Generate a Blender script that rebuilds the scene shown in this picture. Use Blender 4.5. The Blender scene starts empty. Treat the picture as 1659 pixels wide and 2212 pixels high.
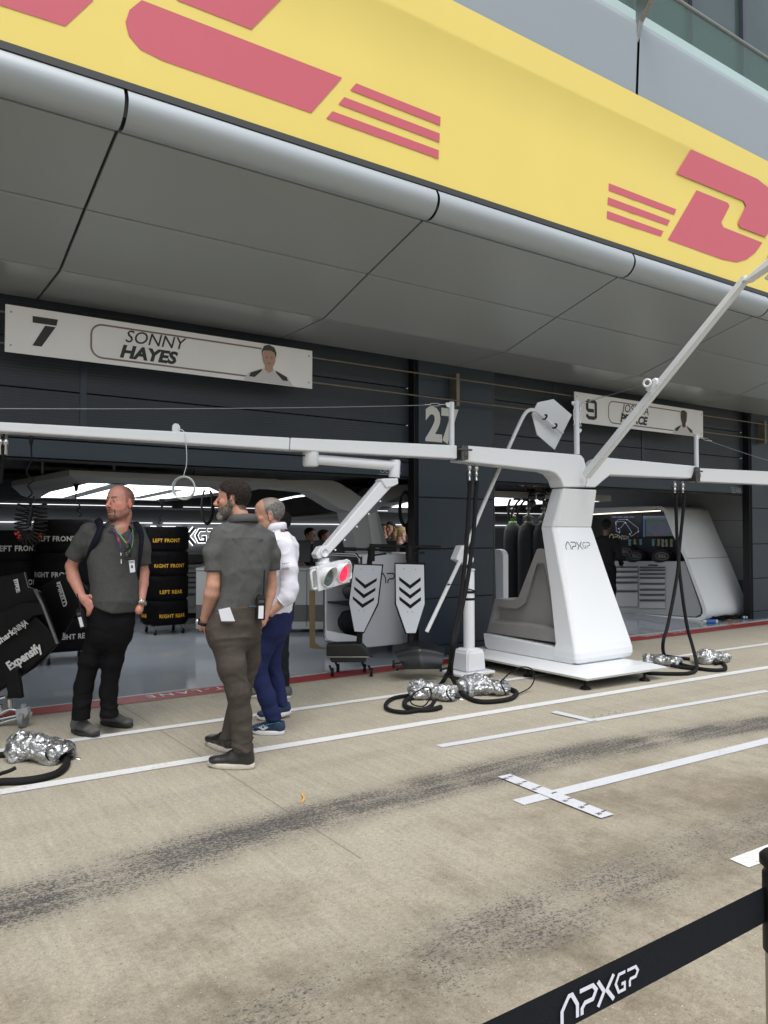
import bpy, bmesh, math, random
import numpy as np
from mathutils import Vector, Matrix
random.seed(7); rng = np.random.default_rng(7)
scene = bpy.context.scene
R = math.radians
# ---------------------------------------------------------------- camera, sky, sun, exposure
EYE = np.array([0.0, 0.0, 1.5]); TH = R(55.3); FL = 1661.0; PITCH = math.atan(44/FL)
fwd = np.array([math.cos(TH), math.sin(TH), 0.0]); rgt = np.array([math.sin(TH), -math.cos(TH), 0.0]); upv = np.array([0, 0, 1.0])
f_ = fwd*math.cos(PITCH)+upv*math.sin(PITCH); u_ = upv*math.cos(PITCH)-fwd*math.sin(PITCH)
cam = bpy.data.cameras.new('camera'); camo = bpy.data.objects.new('camera', cam); scene.collection.objects.link(camo)
m = Matrix(((rgt[0], u_[0], -f_[0], 0), (rgt[1], u_[1], -f_[1], 0), (rgt[2], u_[2], -f_[2], 1.5), (0, 0, 0, 1)))
camo.matrix_world = m
cam.sensor_fit = 'VERTICAL'; cam.sensor_height = 36; cam.sensor_width = 27; cam.lens = 36*FL/2212.0
cam.clip_start = 0.05; cam.clip_end = 500
scene.camera = camo
SUN_EL, SUN_AZ = R(66), R(205)
w = bpy.data.worlds.new('World'); scene.world = w; w.use_nodes = True
nt = w.node_tree; bgn = nt.nodes['Background']
sky = nt.nodes.new('ShaderNodeTexSky'); sky.sky_type = 'NISHITA'; sky.sun_disc = False
sky.sun_elevation = SUN_EL; sky.sun_rotation = SUN_AZ; sky.dust_density = 4; sky.air_density = 1.5; sky.ozone_density = 1.0
hs = nt.nodes.new('ShaderNodeHueSaturation'); hs.inputs['Saturation'].default_value = 0.55
nt.links.new(sky.outputs[0], hs.inputs['Color']); nt.links.new(hs.outputs[0], bgn.inputs[0]); bgn.inputs[1].default_value = 0.15
sl = bpy.data.lights.new('sun', 'SUN'); sl.energy = 1.1; sl.angle = R(25); sl.color = (1.0, 0.975, 0.94)
so = bpy.data.objects.new('sun', sl); scene.collection.objects.link(so)
sd = Vector((math.sin(SUN_AZ)*math.cos(SUN_EL), math.cos(SUN_AZ)*math.cos(SUN_EL), math.sin(SUN_EL)))
so.rotation_euler = sd.to_track_quat('Z', 'Y').to_euler()
scene.view_settings.view_transform = 'Standard'; scene.view_settings.look = 'None'
scene.view_settings.exposure = 0.52; scene.view_settings.gamma = 1.0; scene.view_settings.use_curve_mapping = False
# ---------------------------------------------------------------- survey: a point of the photograph carried to a real plane
def ray(x, y): return f_*FL + rgt*(x-829.5) - u_*(y-1106.0)
def PZ(x, y, Z=0.0): d = ray(x, y); return EYE + d*((Z-1.5)/d[2])
def PY(x, y, Y): d = ray(x, y); return EYE + d*(Y/d[1])
def PX(x, y, X): d = ray(x, y); return EYE + d*(X/d[0])
def PD(x, y, t): d = ray(x, y); return EYE + d*(t/float(d@fwd))
def crop(x0, y0, x1, y1):
    s = min(1659/(x1-x0), 2212/(y1-y0)); return lambda a, b: ((x0+a/s)/1.8228, (y0+b/s)/1.8228)
# ---------------------------------------------------------------- materials
MATS = {}
def mat(name, col, rough=0.6, metal=0.0, noise=0.0, nscale=8.0, bump=0.0, bscale=60.0, emit=None, es=1.0, attr=False, spec=None, coat=0.0, trans=0.0, rvar=0.0, stretch=None):
    if name in MATS: return MATS[name]
    mt = bpy.data.materials.new(name); mt.use_nodes = True; t = mt.node_tree; b = t.nodes['Principled BSDF']
    b.inputs['Base Color'].default_value = (*col, 1); b.inputs['Roughness'].default_value = rough; b.inputs['Metallic'].default_value = metal
    if spec is not None: b.inputs['Specular IOR Level'].default_value = spec
    if coat: b.inputs['Coat Weight'].default_value = coat; b.inputs['Coat Roughness'].default_value = 0.08
    if trans: b.inputs['Transmission Weight'].default_value = trans
    tc = None
    def coords():
        nonlocal tc
        if tc is None:
            g = t.nodes.new('ShaderNodeTexCoord'); mp = t.nodes.new('ShaderNodeMapping')
            t.links.new(g.outputs['Object'], mp.inputs['Vector'])
            if stretch: mp.inputs['Scale'].default_value = stretch
            tc = mp.outputs[0]
        return tc
    csock = None
    if attr:
        a = t.nodes.new('ShaderNodeAttribute'); a.attribute_name = 'Col'; csock = a.outputs['Color']
    if noise:
        n = t.nodes.new('ShaderNodeTexNoise'); n.inputs['Scale'].default_value = nscale; n.inputs['Detail'].default_value = 5
        t.links.new(coords(), n.inputs['Vector'])
        mr = t.nodes.new('ShaderNodeMapRange'); mr.inputs['From Min'].default_value = 0.25; mr.inputs['From Max'].default_value = 0.75
        mr.inputs['To Min'].default_value = 1-noise; mr.inputs['To Max'].default_value = 1+noise
        t.links.new(n.outputs['Fac'], mr.inputs['Value'])
        vm = t.nodes.new('ShaderNodeVectorMath'); vm.operation = 'SCALE'
        if csock is None: vm.inputs[0].default_value = col
        else: t.links.new(csock, vm.inputs[0])
        t.links.new(mr.outputs[0], vm.inputs['Scale']); csock = vm.outputs[0]
        if rvar:
            m2 = t.nodes.new('ShaderNodeMapRange'); m2.inputs['From Min'].default_value = 0.3; m2.inputs['From Max'].default_value = 0.7
            m2.inputs['To Min'].default_value = max(0.02, rough-rvar); m2.inputs['To Max'].default_value = rough+rvar
            t.links.new(n.outputs['Fac'], m2.inputs['Value']); t.links.new(m2.outputs[0], b.inputs['Roughness'])
    if csock is not None: t.links.new(csock, b.inputs['Base Color'])
    if bump:
        n = t.nodes.new('ShaderNodeTexNoise'); n.inputs['Scale'].default_value = bscale; n.inputs['Detail'].default_value = 4
        t.links.new(coords(), n.inputs['Vector'])
        bp = t.nodes.new('ShaderNodeBump'); bp.inputs['Strength'].default_value = bump; bp.inputs['Distance'].default_value = 0.01
        t.links.new(n.outputs['Fac'], bp.inputs['Height']); t.links.new(bp.outputs[0], b.inputs['Normal'])
    if emit is not None:
        b.inputs['Emission Color'].default_value = (*emit, 1); b.inputs['Emission Strength'].default_value = es
    MATS[name] = mt; return mt
# ---------------------------------------------------------------- objects
def tag(o, label=None, cat=None, group=None, kind=None):
    if label: o['label'] = label
    if cat: o['category'] = cat
    if group: o['group'] = group
    if kind: o['kind'] = kind
    return o
def thing(name, label, cat, loc=(0, 0, 0), group=None, rz=0.0):
    o = bpy.data.objects.new(name, None); scene.collection.objects.link(o)
    o.location = [float(v) for v in loc]; o.rotation_euler = (0, 0, rz); o.empty_display_size = 0.1
    return tag(o, label, cat, group)
def link(name, me, parent=None):
    o = bpy.data.objects.new(name, me); scene.collection.objects.link(o)
    if parent is not None:
        o.parent = parent
    return o
def world_loc(o):
    v = Matrix.Identity(4)
    while o is not None:
        v = Matrix.LocRotScale(o.location, o.rotation_euler, None) @ v; o = o.parent
    return v
class MB:
    """collects shapes in world coordinates; build() links them as one mesh, relative to its parent"""
    def __init__(s): s.v = []; s.f = []; s.m = []; s.sm = []
    def add(s, v, f, mi=0, smooth=False):
        o = len(s.v); s.v += [tuple(float(c) for c in p) for p in v]; s.f += [tuple(i+o for i in q) for q in f]
        s.m += [mi]*len(f); s.sm += [smooth]*len(f); return s
    def bm(s, b, mi=0, smooth=False):
        b.verts.index_update(); s.add([v.co[:] for v in b.verts], [[v.index for v in f.verts] for f in b.faces], mi, smooth); b.free(); return s
    def box(s, c, d, rot=None, bev=0.0, mi=0, seg=2):
        b = bmesh.new(); bmesh.ops.create_cube(b, size=1)
        bmesh.ops.scale(b, vec=d, verts=b.verts)
        if bev: bmesh.ops.bevel(b, geom=list(b.edges), offset=bev, segments=seg, affect='EDGES', profile=0.5)
        if rot is not None: bmesh.ops.transform(b, matrix=rot.to_4x4(), verts=b.verts)
        bmesh.ops.translate(b, vec=Vector([float(x) for x in c]), verts=b.verts); return s.bm(b, mi)
    def span(s, a, c, bev=0.0, mi=0):
        a, c = np.array(a, float), np.array(c, float); return s.box((a+c)/2, tuple(abs(c-a)), bev=bev, mi=mi)
    def prism(s, pts, off, bev=0.0, mi=0, seg=2):
        """closed polygon of 3-D points swept by the vector off"""
        b = bmesh.new(); n = len(pts); off = Vector([float(x) for x in off])
        v0 = [b.verts.new([float(c) for c in p]) for p in pts]; v1 = [b.verts.new(v.co+off) for v in v0]
        b.faces.new(v0); b.faces.new(v1[::-1])
        for i in range(n): b.faces.new((v0[i], v1[i], v1[(i+1) % n], v0[(i+1) % n]))
        bmesh.ops.recalc_face_normals(b, faces=b.faces)
        if bev:
            es = [e for e in b.edges if len(e.link_faces) == 2 and e.calc_face_angle() > 0.35]
            bmesh.ops.bevel(b, geom=es, offset=bev, segments=seg, affect='EDGES', profile=0.5)
        big = [f for f in b.faces if len(f.verts) > 4]
        bmesh.ops.triangulate(b, faces=big)
        return s.bm(b, mi)
    def tube(s, pts, r, n=10, mi=0, caps=True, closed=False, flat=None):
        P = [np.array(p, float) for p in pts]; N = len(P); rs = r if hasattr(r, '__len__') else [r]*N
        V = []; F = []; prev = None
        for i in range(N):
            if closed: t = P[(i+1) % N]-P[i-1]
            else: t = P[min(i+1, N-1)]-P[max(i-1, 0)]
            t = t/(np.linalg.norm(t)+1e-9)
            if prev is None:
                a = np.array([0, 0, 1.0]) if abs(t[2]) < 0.9 else np.array([1.0, 0, 0]); a = a-t*(a@t)
            else: a = prev-t*(prev@t)
            a /= np.linalg.norm(a)+1e-9; prev = a; c = np.cross(t, a)
            for k in range(n):
                q = 2*math.pi*k/n; V.append(P[i]+(a*math.cos(q)*(flat or 1)+c*math.sin(q))*rs[i])
        for i in range(N if closed else N-1):
            j = (i+1) % N
            for k in range(n): F.append((i*n+k, i*n+(k+1) % n, j*n+(k+1) % n, j*n+k))
        s.add(V, F, mi, True)
        if caps and not closed: s.add(V[:n], [tuple(range(n))[::-1]], mi); s.add(V[-n:], [tuple(range(n))], mi)
        return s
    def cyl(s, a, b, r, n=20, mi=0, r2=None): return s.tube([a, b], [r, r2 if r2 is not None else r], n, mi)
    def lathe(s, c, prof, n=20, mi=0, axis=None):
        V = []; F = []; c = np.array(c, float)
        ax = np.array(axis if axis is not None else (0, 0, 1.0), float); ax /= np.linalg.norm(ax)
        e = np.array([1.0, 0, 0]) if abs(ax[0]) < 0.9 else np.array([0, 1.0, 0]); e = e-ax*(e@ax); e /= np.linalg.norm(e); g = np.cross(ax, e)
        for (r, z) in prof:
            for k in range(n): q = 2*math.pi*k/n; V.append(c+ax*z+(e*math.cos(q)+g*math.sin(q))*r)
        for i in range(len(prof)-1):
            for k in range(n): F.append((i*n+k, i*n+(k+1) % n, (i+1)*n+(k+1) % n, (i+1)*n+k))
        F.append(tuple(range(n))[::-1]); F.append(tuple((len(prof)-1)*n+k for k in range(n)))
        return s.add(V, F, mi, True)
    def torus(s, c, Rr, r, axis=(0, 0, 1), n=28, k=8, mi=0):
        ax = np.array(axis, float); ax /= np.linalg.norm(ax); e = np.array([1.0, 0, 0]) if abs(ax[0]) < 0.9 else np.array([0, 1.0, 0]); e = e-ax*(e@ax); e /= np.linalg.norm(e); g = np.cross(ax, e)
        return s.tube([np.array(c, float)+(e*math.cos(2*math.pi*i/n)+g*math.sin(2*math.pi*i/n))*Rr for i in range(n)], r, k, mi, closed=True)
    def quad(s, a, b, c, d, mi=0): return s.add([a, b, c, d], [(0, 1, 2, 3)], mi)
    def build(s, name, mats, parent=None, auto=True):
        me = bpy.data.meshes.new(name)
        inv = world_loc(parent).inverted() if parent is not None else None
        vs = s.v
        off = None
        if inv is not None: vs = [tuple(inv @ Vector(p)) for p in vs]
        else:
            a = np.array(vs); off = np.array([(a[:, 0].min()+a[:, 0].max())/2, (a[:, 1].min()+a[:, 1].max())/2, a[:, 2].min()]); vs = [tuple(p) for p in (a-off)]
        me.from_pydata(vs, [], s.f)
        for mm in (mats if isinstance(mats, (list, tuple)) else [mats]): me.materials.append(mm)
        me.polygons.foreach_set('material_index', s.m); me.polygons.foreach_set('use_smooth', s.sm)
        b = bmesh.new(); b.from_mesh(me); bmesh.ops.recalc_face_normals(b, faces=b.faces); b.to_mesh(me); b.free()
        me.update(); o = link(name, me, parent)
        if off is not None: o.location = [float(v) for v in off]
        return o
def tess(pts):
    from mathutils.geometry import tessellate_polygon
    P = np.array(pts, float); c = P.mean(0); U, S_, Vt = np.linalg.svd(P-c); Q = (P-c)@Vt[:2].T
    return [tuple(t) for t in tessellate_polygon([[Vector((a, b, 0)) for a, b in Q]])]
def struct(o, kind='structure'): o['kind'] = kind; return o
def spline(pts, n=8):
    """Catmull-Rom through points"""
    P = [np.array(p, float) for p in pts]; P = [2*P[0]-P[1]]+P+[2*P[-1]-P[-2]]; out = []
    for i in range(1, len(P)-2):
        for k in range(n):
            t = k/n; out.append(0.5*((2*P[i])+(-P[i-1]+P[i+1])*t+(2*P[i-1]-5*P[i]+4*P[i+1]-P[i+2])*t*t+(-P[i-1]+3*P[i]-3*P[i+1]+P[i+2])*t**3))
    out.append(P[-2]); return out
# flat writing and marks: a frame (origin, right, up, normal)
def frame_from(o, r, u): r = np.array(r, float); u = np.array(u, float); r /= np.linalg.norm(r); u = u-r*(u@r); u /= np.linalg.norm(u); return (np.array(o, float), r, u, np.cross(r, u))
def text_mb(mb, txt, fr, x, y, size, bold=0.0, shear=0.0, sx=1.0, thick=0.002, mi=0, align='LEFT', space=1.0):
    cu = bpy.data.curves.new('t', 'FONT'); cu.body = txt; cu.size = size; cu.shear = shear; cu.offset = bold*size; cu.align_x = align; cu.space_character = space; cu.resolution_u = 3
    o = bpy.data.objects.new('t', cu); scene.collection.objects.link(o)
    dg = bpy.context.evaluated_depsgraph_get(); dg.update(); me = bpy.data.meshes.new_from_object(o.evaluated_get(dg))
    O, r, u, n = fr; V = []
    for v in me.vertices: V.append(O+r*(x+v.co.x*sx)+u*(y+v.co.y)+n*thick)
    mb.add(V, [tuple(p.vertices) for p in me.polygons], mi)
    bpy.data.objects.remove(o); bpy.data.curves.remove(cu); bpy.data.meshes.remove(me); return mb
def strokes_mb(mb, strokes, fr, x, y, s, wd, thick=0.002, mi=0, slant=0.0):
    O, r, u, n = fr
    for st in strokes:
        P = [np.array([p[0]+slant*p[1], p[1]], float) for p in st]; L = []; Q = []
        for i in range(len(P)):
            d = P[min(i+1, len(P)-1)]-P[i] if i == 0 else (P[i]-P[i-1] if i == len(P)-1 else None)
            if d is None:
                d1 = (P[i]-P[i-1])/np.linalg.norm(P[i]-P[i-1]); d2 = (P[i+1]-P[i])/np.linalg.norm(P[i+1]-P[i]); dd = d1+d2; dd /= np.linalg.norm(dd)
                k = 1/max(0.4, float(dd@d1))
            else: dd = d/np.linalg.norm(d); k = 1
            nn = np.array([-dd[1], dd[0]])*wd/2*k; L.append(P[i]+nn); Q.append(P[i]-nn)
        V = [O+r*(x+p[0]*s)+u*(y+p[1]*s)+n*thick for p in L+Q]; N = len(P)
        mb.add(V, [(i, i+1, N+i+1, N+i) for i in range(N-1)], mi)
    return mb
LOGO = [[(0, 0), (0, .5), (.38, .97), (.56, .97), (.86, .5), (.86, 0)], [(1.0, .95), (1.75, .95), (1.95, .72), (1.75, .42), (1.3, .42), (1.12, .25), (1.12, 0)],
        [(2.05, 1), (2.42, .5), (2.05, 0)], [(3.0, 1), (2.58, .5), (3.0, 0)]]
LOGO_S = [[(3.72, .88), (3.32, .88), (3.12, .55), (3.3, .18), (3.68, .18), (3.68, .45), (3.48, .45)], [(3.85, .88), (4.38, .88), (4.52, .68), (4.38, .48), (4.05, .48), (4.0, .4), (4.0, .18)]]
def logo_mb(mb, fr, x, y, h, mi=0, thick=0.002, full=True, wd=.13):
    strokes_mb(mb, LOGO, fr, x, y, h, wd, thick, mi)
    if full: strokes_mb(mb, LOGO_S, fr, x, y, h, wd*.75, thick, mi)
    return mb
# cheap lattice noise
_perm = rng.permutation(4096); _val = rng.random(4096).astype(np.float32)
def vnoise(P, s):
    Q = np.asarray(P)*s; I = np.floor(Q).astype(np.int64); Fq = Q-I; Fq = Fq*Fq*(3-2*Fq); out = 0
    for dx in (0, 1):
        for dy in (0, 1):
            for dz in (0, 1):
                h = _perm[(_perm[(_perm[(I[..., 0]+dx) & 4095]+I[..., 1]+dy) & 4095]+I[..., 2]+dz) & 4095]
                wgt = (Fq[..., 0] if dx else 1-Fq[..., 0])*(Fq[..., 1] if dy else 1-Fq[..., 1])*(Fq[..., 2] if dz else 1-Fq[..., 2])
                out = out+wgt*_val[h]
    return out*2-1
# ---------------------------------------------------------------- smooth solids (signed distance field + surface nets)
class Field:
    def __init__(s, xs, ys, zs): s.xs, s.ys, s.zs = [np.asarray(a, np.float32) for a in (xs, ys, zs)]; s.D = np.full((len(s.xs), len(s.ys), len(s.zs)), 1.0, np.float32)
    def _sl(s, lo, hi, pad):
        a = []
        for ax, l, h in zip((s.xs, s.ys, s.zs), lo, hi):
            i = max(0, np.searchsorted(ax, l-pad)-1); j = min(len(ax), np.searchsorted(ax, h+pad)+1); a.append(slice(i, max(j, i)))
        return tuple(a)
    def _pts(s, sl):
        return np.stack(np.meshgrid(s.xs[sl[0]], s.ys[sl[1]], s.zs[sl[2]], indexing='ij'), -1)
    def op(s, prim, k=0.01, mode='add'):
        fn, lo, hi = prim; sl = s._sl(lo, hi, k*1.2+0.02)
        if s.D[sl].size == 0: return s
        d = fn(s._pts(sl)).astype(np.float32); A = s.D[sl]
        if mode == 'add':
            h = np.maximum(k-np.abs(A-d), 0)/max(k, 1e-6); s.D[sl] = np.minimum(A, d)-h*h*k*.25
        elif mode == 'sub':
            h = np.maximum(k-np.abs(A+d), 0)/max(k, 1e-6); s.D[sl] = np.maximum(A, -d)+h*h*k*.25
        return s
    def clip(s, fn):
        P = s._pts((slice(None),)*3); s.D = np.maximum(s.D, fn(P).astype(np.float32)); return s
    def mesh(s):
        D = s.D; S = D < 0; c = [D[i:D.shape[0]-1+i, j:D.shape[1]-1+j, k:D.shape[2]-1+k] for i in (0, 1) for j in (0, 1) for k in (0, 1)]
        cnt = sum((q < 0).astype(np.int8) for q in c); act = (cnt > 0) & (cnt < 8); idx = np.argwhere(act)
        C = np.stack([q[act] for q in c], 1); offs = np.array([(i, j, k) for i in (0, 1) for j in (0, 1) for k in (0, 1)])
        acc = np.zeros((len(idx), 3)); n = np.zeros(len(idx))
        for a in range(8):
            for b in range(a+1, 8):
                if np.abs(offs[a]-offs[b]).sum() != 1: continue
                va, vb = C[:, a], C[:, b]; msk = (va < 0) != (vb < 0); t = va[msk]/(va[msk]-vb[msk])
                acc[msk] += offs[a]+(offs[b]-offs[a])*t[:, None]; n[msk] += 1
        p = acc/n[:, None]; V = np.zeros_like(p)
        for d, ax in enumerate((s.xs, s.ys, s.zs)): V[:, d] = ax[idx[:, d]]+(ax[idx[:, d]+1]-ax[idx[:, d]])*p[:, d]
        vid = np.full(act.shape, -1, np.int64); vid[act] = np.arange(len(idx)); Fs = []
        for d in range(3):
            sl0 = [slice(None)]*3; sl1 = [slice(None)]*3; sl0[d] = slice(0, -1); sl1[d] = slice(1, None)
            a, b = S[tuple(sl0)], S[tuple(sl1)]; e = np.argwhere(a != b); o1, o2 = (d+1) % 3, (d+2) % 3
            ok = (e[:, o1] > 0) & (e[:, o2] > 0) & (e[:, o1] < D.shape[o1]-1) & (e[:, o2] < D.shape[o2]-1); e = e[ok]
            q = []
            for (x1, x2) in ((0, 0), (-1, 0), (-1, -1), (0, -1)):
                g = e.copy(); g[:, o1] += x1; g[:, o2] += x2; q.append(vid[g[:, 0], g[:, 1], g[:, 2]])
            q = np.stack(q, 1); ins = a[tuple(e.T)]; q[~ins] = q[~ins][:, ::-1]; Fs.append(q[(q >= 0).all(1)])
        return V, np.concatenate(Fs)
def L(*a): return np.array(a, float)
def ell(c, r, M=None):
    c = np.array(c, float); r = np.array(r, float)
    def fn(P):
        q = P-c
        if M is not None: q = q@M
        k0 = np.sqrt((q/r)**2 @ np.ones(3)); k1 = np.sqrt((q/(r*r))**2 @ np.ones(3)); return k0*(k0-1)/np.maximum(k1, 1e-6)
    m_ = r.max() if M is not None else r
    return fn, c-m_, c+m_
def cone(a, b, ra, rb, sq=None, M=None):
    """tapered capsule; sq=(direction, factor) squashes it along a direction"""
    a = np.array(a, float); b = np.array(b, float); ab = b-a; L2 = ab@ab+1e-9
    if sq is not None: dv = np.array(sq[0], float); dv /= np.linalg.norm(dv); fac = sq[1]
    def fn(P):
        q = P-a; t = np.clip((q@ab)/L2, 0, 1); e = q-t[..., None]*ab
        if sq is not None: al = e@dv; d = np.sqrt(np.maximum((e*e).sum(-1)-al*al+(al/fac)**2, 0))
        else: d = np.sqrt((e*e).sum(-1))
        return d-(ra+t*(rb-ra))
    rm = max(ra, rb)*max(1, sq[1] if sq else 1); return fn, np.minimum(a, b)-rm, np.maximum(a, b)+rm
def loft(secs, e=2.2, rdir=None):
    """sections (centre, half width, half depth) stacked in z; rdir = unit vector of the width"""
    secs = sorted(secs, key=lambda q: q[0][2]); Z = np.array([q[0][2] for q in secs]); C = np.array([q[0] for q in secs], float)
    A = np.array([q[1] for q in secs]); B = np.array([q[2] for q in secs]); rd = np.array(rdir, float); rd /= np.linalg.norm(rd); dd = np.array([-rd[1], rd[0], 0])
    def fn(P):
        z = np.clip(P[..., 2], Z[0], Z[-1]); a = np.interp(z, Z, A); b = np.interp(z, Z, B); cx = np.interp(z, Z, C[:, 0]); cy = np.interp(z, Z, C[:, 1])
        x = P[..., 0]-cx; y = P[..., 1]-cy; uu = np.abs(x*rd[0]+y*rd[1])/a; vv = np.abs(x*dd[0]+y*dd[1])/b
        s_ = (uu**e+vv**e)**(1/e); dxy = (s_-1)*np.minimum(a, b); dz = np.maximum(Z[0]-P[..., 2], P[..., 2]-Z[-1])
        return np.where(dz > 0, np.sqrt(np.maximum(dxy, 0)**2+dz*dz), np.maximum(dxy, dz*1.0))
    m_ = max(A.max(), B.max()); lo = C.min(0)-L(m_, m_, 0); hi = C.max(0)+L(m_, m_, 0); return fn, lo, hi
def vnormals(V, F):
    n = np.cross(V[F[:, 2]]-V[F[:, 0]], V[F[:, 3]]-V[F[:, 1]]); N = np.zeros_like(V)
    for i in range(4): np.add.at(N, F[:, i], n)
    return N/(np.linalg.norm(N, axis=1, keepdims=True)+1e-12)
def relax(V, F, it=2, lam=0.5):
    for _ in range(it):
        A = np.zeros_like(V); n = np.zeros(len(V))
        for i in range(4):
            np.add.at(A, F[:, i], V[F[:, (i+1) % 4]]+V[F[:, (i+3) % 4]]); np.add.at(n, F[:, i], 2)
        V = V+(A/np.maximum(n, 1)[:, None]-V)*lam
    return V
def soft(name, V, F, mt, parent, col=None):
    me = bpy.data.meshes.new(name); inv = np.array(world_loc(parent).inverted()) if parent is not None else np.eye(4)
    off = None
    if parent is None: off = L((V[:, 0].min()+V[:, 0].max())/2, (V[:, 1].min()+V[:, 1].max())/2, V[:, 2].min()); V = V-off
    else: V = V@inv[:3, :3].T+inv[:3, 3]
    me.from_pydata(V.tolist(), [], F.tolist()); me.materials.append(mt); me.polygons.foreach_set('use_smooth', [True]*len(F))
    if col is not None:
        ca = me.color_attributes.new('Col', 'FLOAT_COLOR', 'POINT'); ca.data.foreach_set('color', np.concatenate([col, np.ones((len(col), 1))], 1).astype(np.float32).ravel())
    me.update(); o = link(name, me, parent)
    if off is not None: o.location = off.tolist()
    return o
# ---------------------------------------------------------------- the concrete of the pit lane
class NG:
    def __init__(s, mt): s.t = mt.node_tree
    def new(s, k, **kw):
        n = s.t.nodes.new(k)
        for a, v in kw.items(): setattr(n, a, v)
        return n
    def val(s, sock, v):
        if hasattr(v, 'links') or isinstance(v, bpy.types.NodeSocket): s.t.links.new(v, sock)
        else: sock.default_value = v
    def m(s, op, a, b=0.0, c=None, clamp=False):
        n = s.new('ShaderNodeMath', operation=op, use_clamp=clamp); s.val(n.inputs[0], a); s.val(n.inputs[1], b)
        if c is not None: s.val(n.inputs[2], c)
        return n.outputs[0]
    def noise(s, vec, scale, detail=4, rough=.5, sc=None, dist=0):
        if sc is not None:
            mp = s.new('ShaderNodeMapping'); s.t.links.new(vec, mp.inputs[0]); mp.inputs['Scale'].default_value = sc[0]; mp.inputs['Rotation'].default_value = sc[1]; vec = mp.outputs[0]
        n = s.new('ShaderNodeTexNoise'); n.inputs['Scale'].default_value = scale; n.inputs['Detail'].default_value = detail; n.inputs['Roughness'].default_value = rough; n.inputs['Distortion'].default_value = dist
        s.t.links.new(vec, n.inputs['Vector']); return n.outputs['Fac']
    def ramp(s, v, a, b, lo=0.0, hi=1.0):
        n = s.new('ShaderNodeMapRange'); n.interpolation_type = 'SMOOTHSTEP'; s.val(n.inputs['Value'], v)
        s.val(n.inputs['From Min'], a); s.val(n.inputs['From Max'], b); n.inputs['To Min'].default_value = lo; n.inputs['To Max'].default_value = hi; return n.outputs[0]
    def mix(s, f, a, b):
        n = s.new('ShaderNodeMix', data_type='RGBA'); s.val(n.inputs[0], f); s.val(n.inputs[6], a); s.val(n.inputs[7], b); return n.outputs[2]
def concrete():
    mt = bpy.data.materials.new('pit_lane_concrete'); mt.use_nodes = True; g = NG(mt); b = mt.node_tree.nodes['Principled BSDF']
    pos = g.new('ShaderNodeNewGeometry').outputs['Position']; sp = g.new('ShaderNodeSeparateXYZ'); mt.node_tree.links.new(pos, sp.inputs[0]); X, Y = sp.outputs[0], sp.outputs[1]
    big = g.noise(pos, .55, 6, .7); mid = g.noise(pos, 2.6, 9, .74); fine = g.noise(pos, 45, 4, .6); grain = g.noise(pos, 130, 4, .75)
    pale, buff, brown = (.34, .315, .250, 1), (.240, .205, .145, 1), (.110, .086, .055, 1)
    # the lane side is browner than the strip by the garages
    side = g.ramp(Y, 4.4, 1.6); k = g.m('ADD', g.m('MULTIPLY', side, .55), g.m('MULTIPLY', g.m('SUBTRACT', big, .5), 1.5), clamp=True)
    c = g.mix(k, pale, buff)
    st = g.m('MULTIPLY', g.ramp(g.m('ADD', g.m('MULTIPLY', mid, .6), g.m('MULTIPLY', big, .4)), .43, .64), g.m('ADD', g.m('MULTIPLY', side, .74), .12))
    c = g.mix(st, c, brown)
    # broom lines across the lane
    br = g.noise(pos, 30, 3, .6, ((1.0, .06, 1), (0, 0, .12)))
    v = g.m('ADD', g.m('MULTIPLY', g.m('SUBTRACT', fine, .5), .75), g.m('ADD', g.m('MULTIPLY', g.m('SUBTRACT', grain, .5), 1.5), g.m('MULTIPLY', g.m('SUBTRACT', br, .5), .45)))
    vm = g.new('ShaderNodeVectorMath', operation='SCALE'); mt.node_tree.links.new(c, vm.inputs[0]); mt.node_tree.links.new(g.m('ADD', v, 1.0), vm.inputs['Scale']); c = vm.outputs[0]
    # pale grit
    vo = g.new('ShaderNodeTexVoronoi'); vo.inputs['Scale'].default_value = 48; mt.node_tree.links.new(pos, vo.inputs['Vector'])
    sx = g.new('ShaderNodeSeparateColor'); mt.node_tree.links.new(vo.outputs['Color'], sx.inputs[0])
    gr = g.m('MULTIPLY', g.m('LESS_THAN', g.m('ADD', vo.outputs['Distance'], g.m('MULTIPLY', fine, .25)), .27), g.m('GREATER_THAN', sx.outputs[0], .88)); gr = g.m('MULTIPLY', gr, g.m('MULTIPLY', side, .75))
    c = g.mix(gr, c, (.60, .52, .36, 1))
    pt = g.m('MULTIPLY', g.m('LESS_THAN', g.m('ADD', vo.outputs['Distance'], g.m('MULTIPLY', fine, .3)), .36), g.m('LESS_THAN', sx.outputs[1], .16)); c = g.mix(g.m('MULTIPLY', pt, .55), c, (.10, .085, .065, 1))
    # rubber laid down by tyres, broken by the surface
    def band(x0, yc, kl, kr, hw, kw=0):
        dx = g.m('SUBTRACT', X, x0); l = g.m('MAXIMUM', g.m('MULTIPLY', dx, -1), 0); r = g.m('MAXIMUM', dx, 0)
        cy = g.m('SUBTRACT', g.m('SUBTRACT', yc, g.m('MULTIPLY', g.m('MULTIPLY', l, l), kl)), g.m('MULTIPLY', g.m('MULTIPLY', r, r), kr))
        d = g.m('ABSOLUTE', g.m('SUBTRACT', Y, cy)); return g.ramp(d, g.m('ADD', d, g.m('SUBTRACT', g.m('ADD', g.m('MULTIPLY', l, kw), hw), d)), .07), d
    b1, _ = band(3.0, 3.61, .03, .035, .36, .01); b2, _ = band(3.4, 2.18, .014, -.01, .42, .02); b3, _ = band(4.0, 4.35, .01, .01, .10)
    b1 = g.m('MULTIPLY', b1, .90); b2 = g.m('MULTIPLY', b2, .68); b3 = g.m('MULTIPLY', b3, .25)
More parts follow.
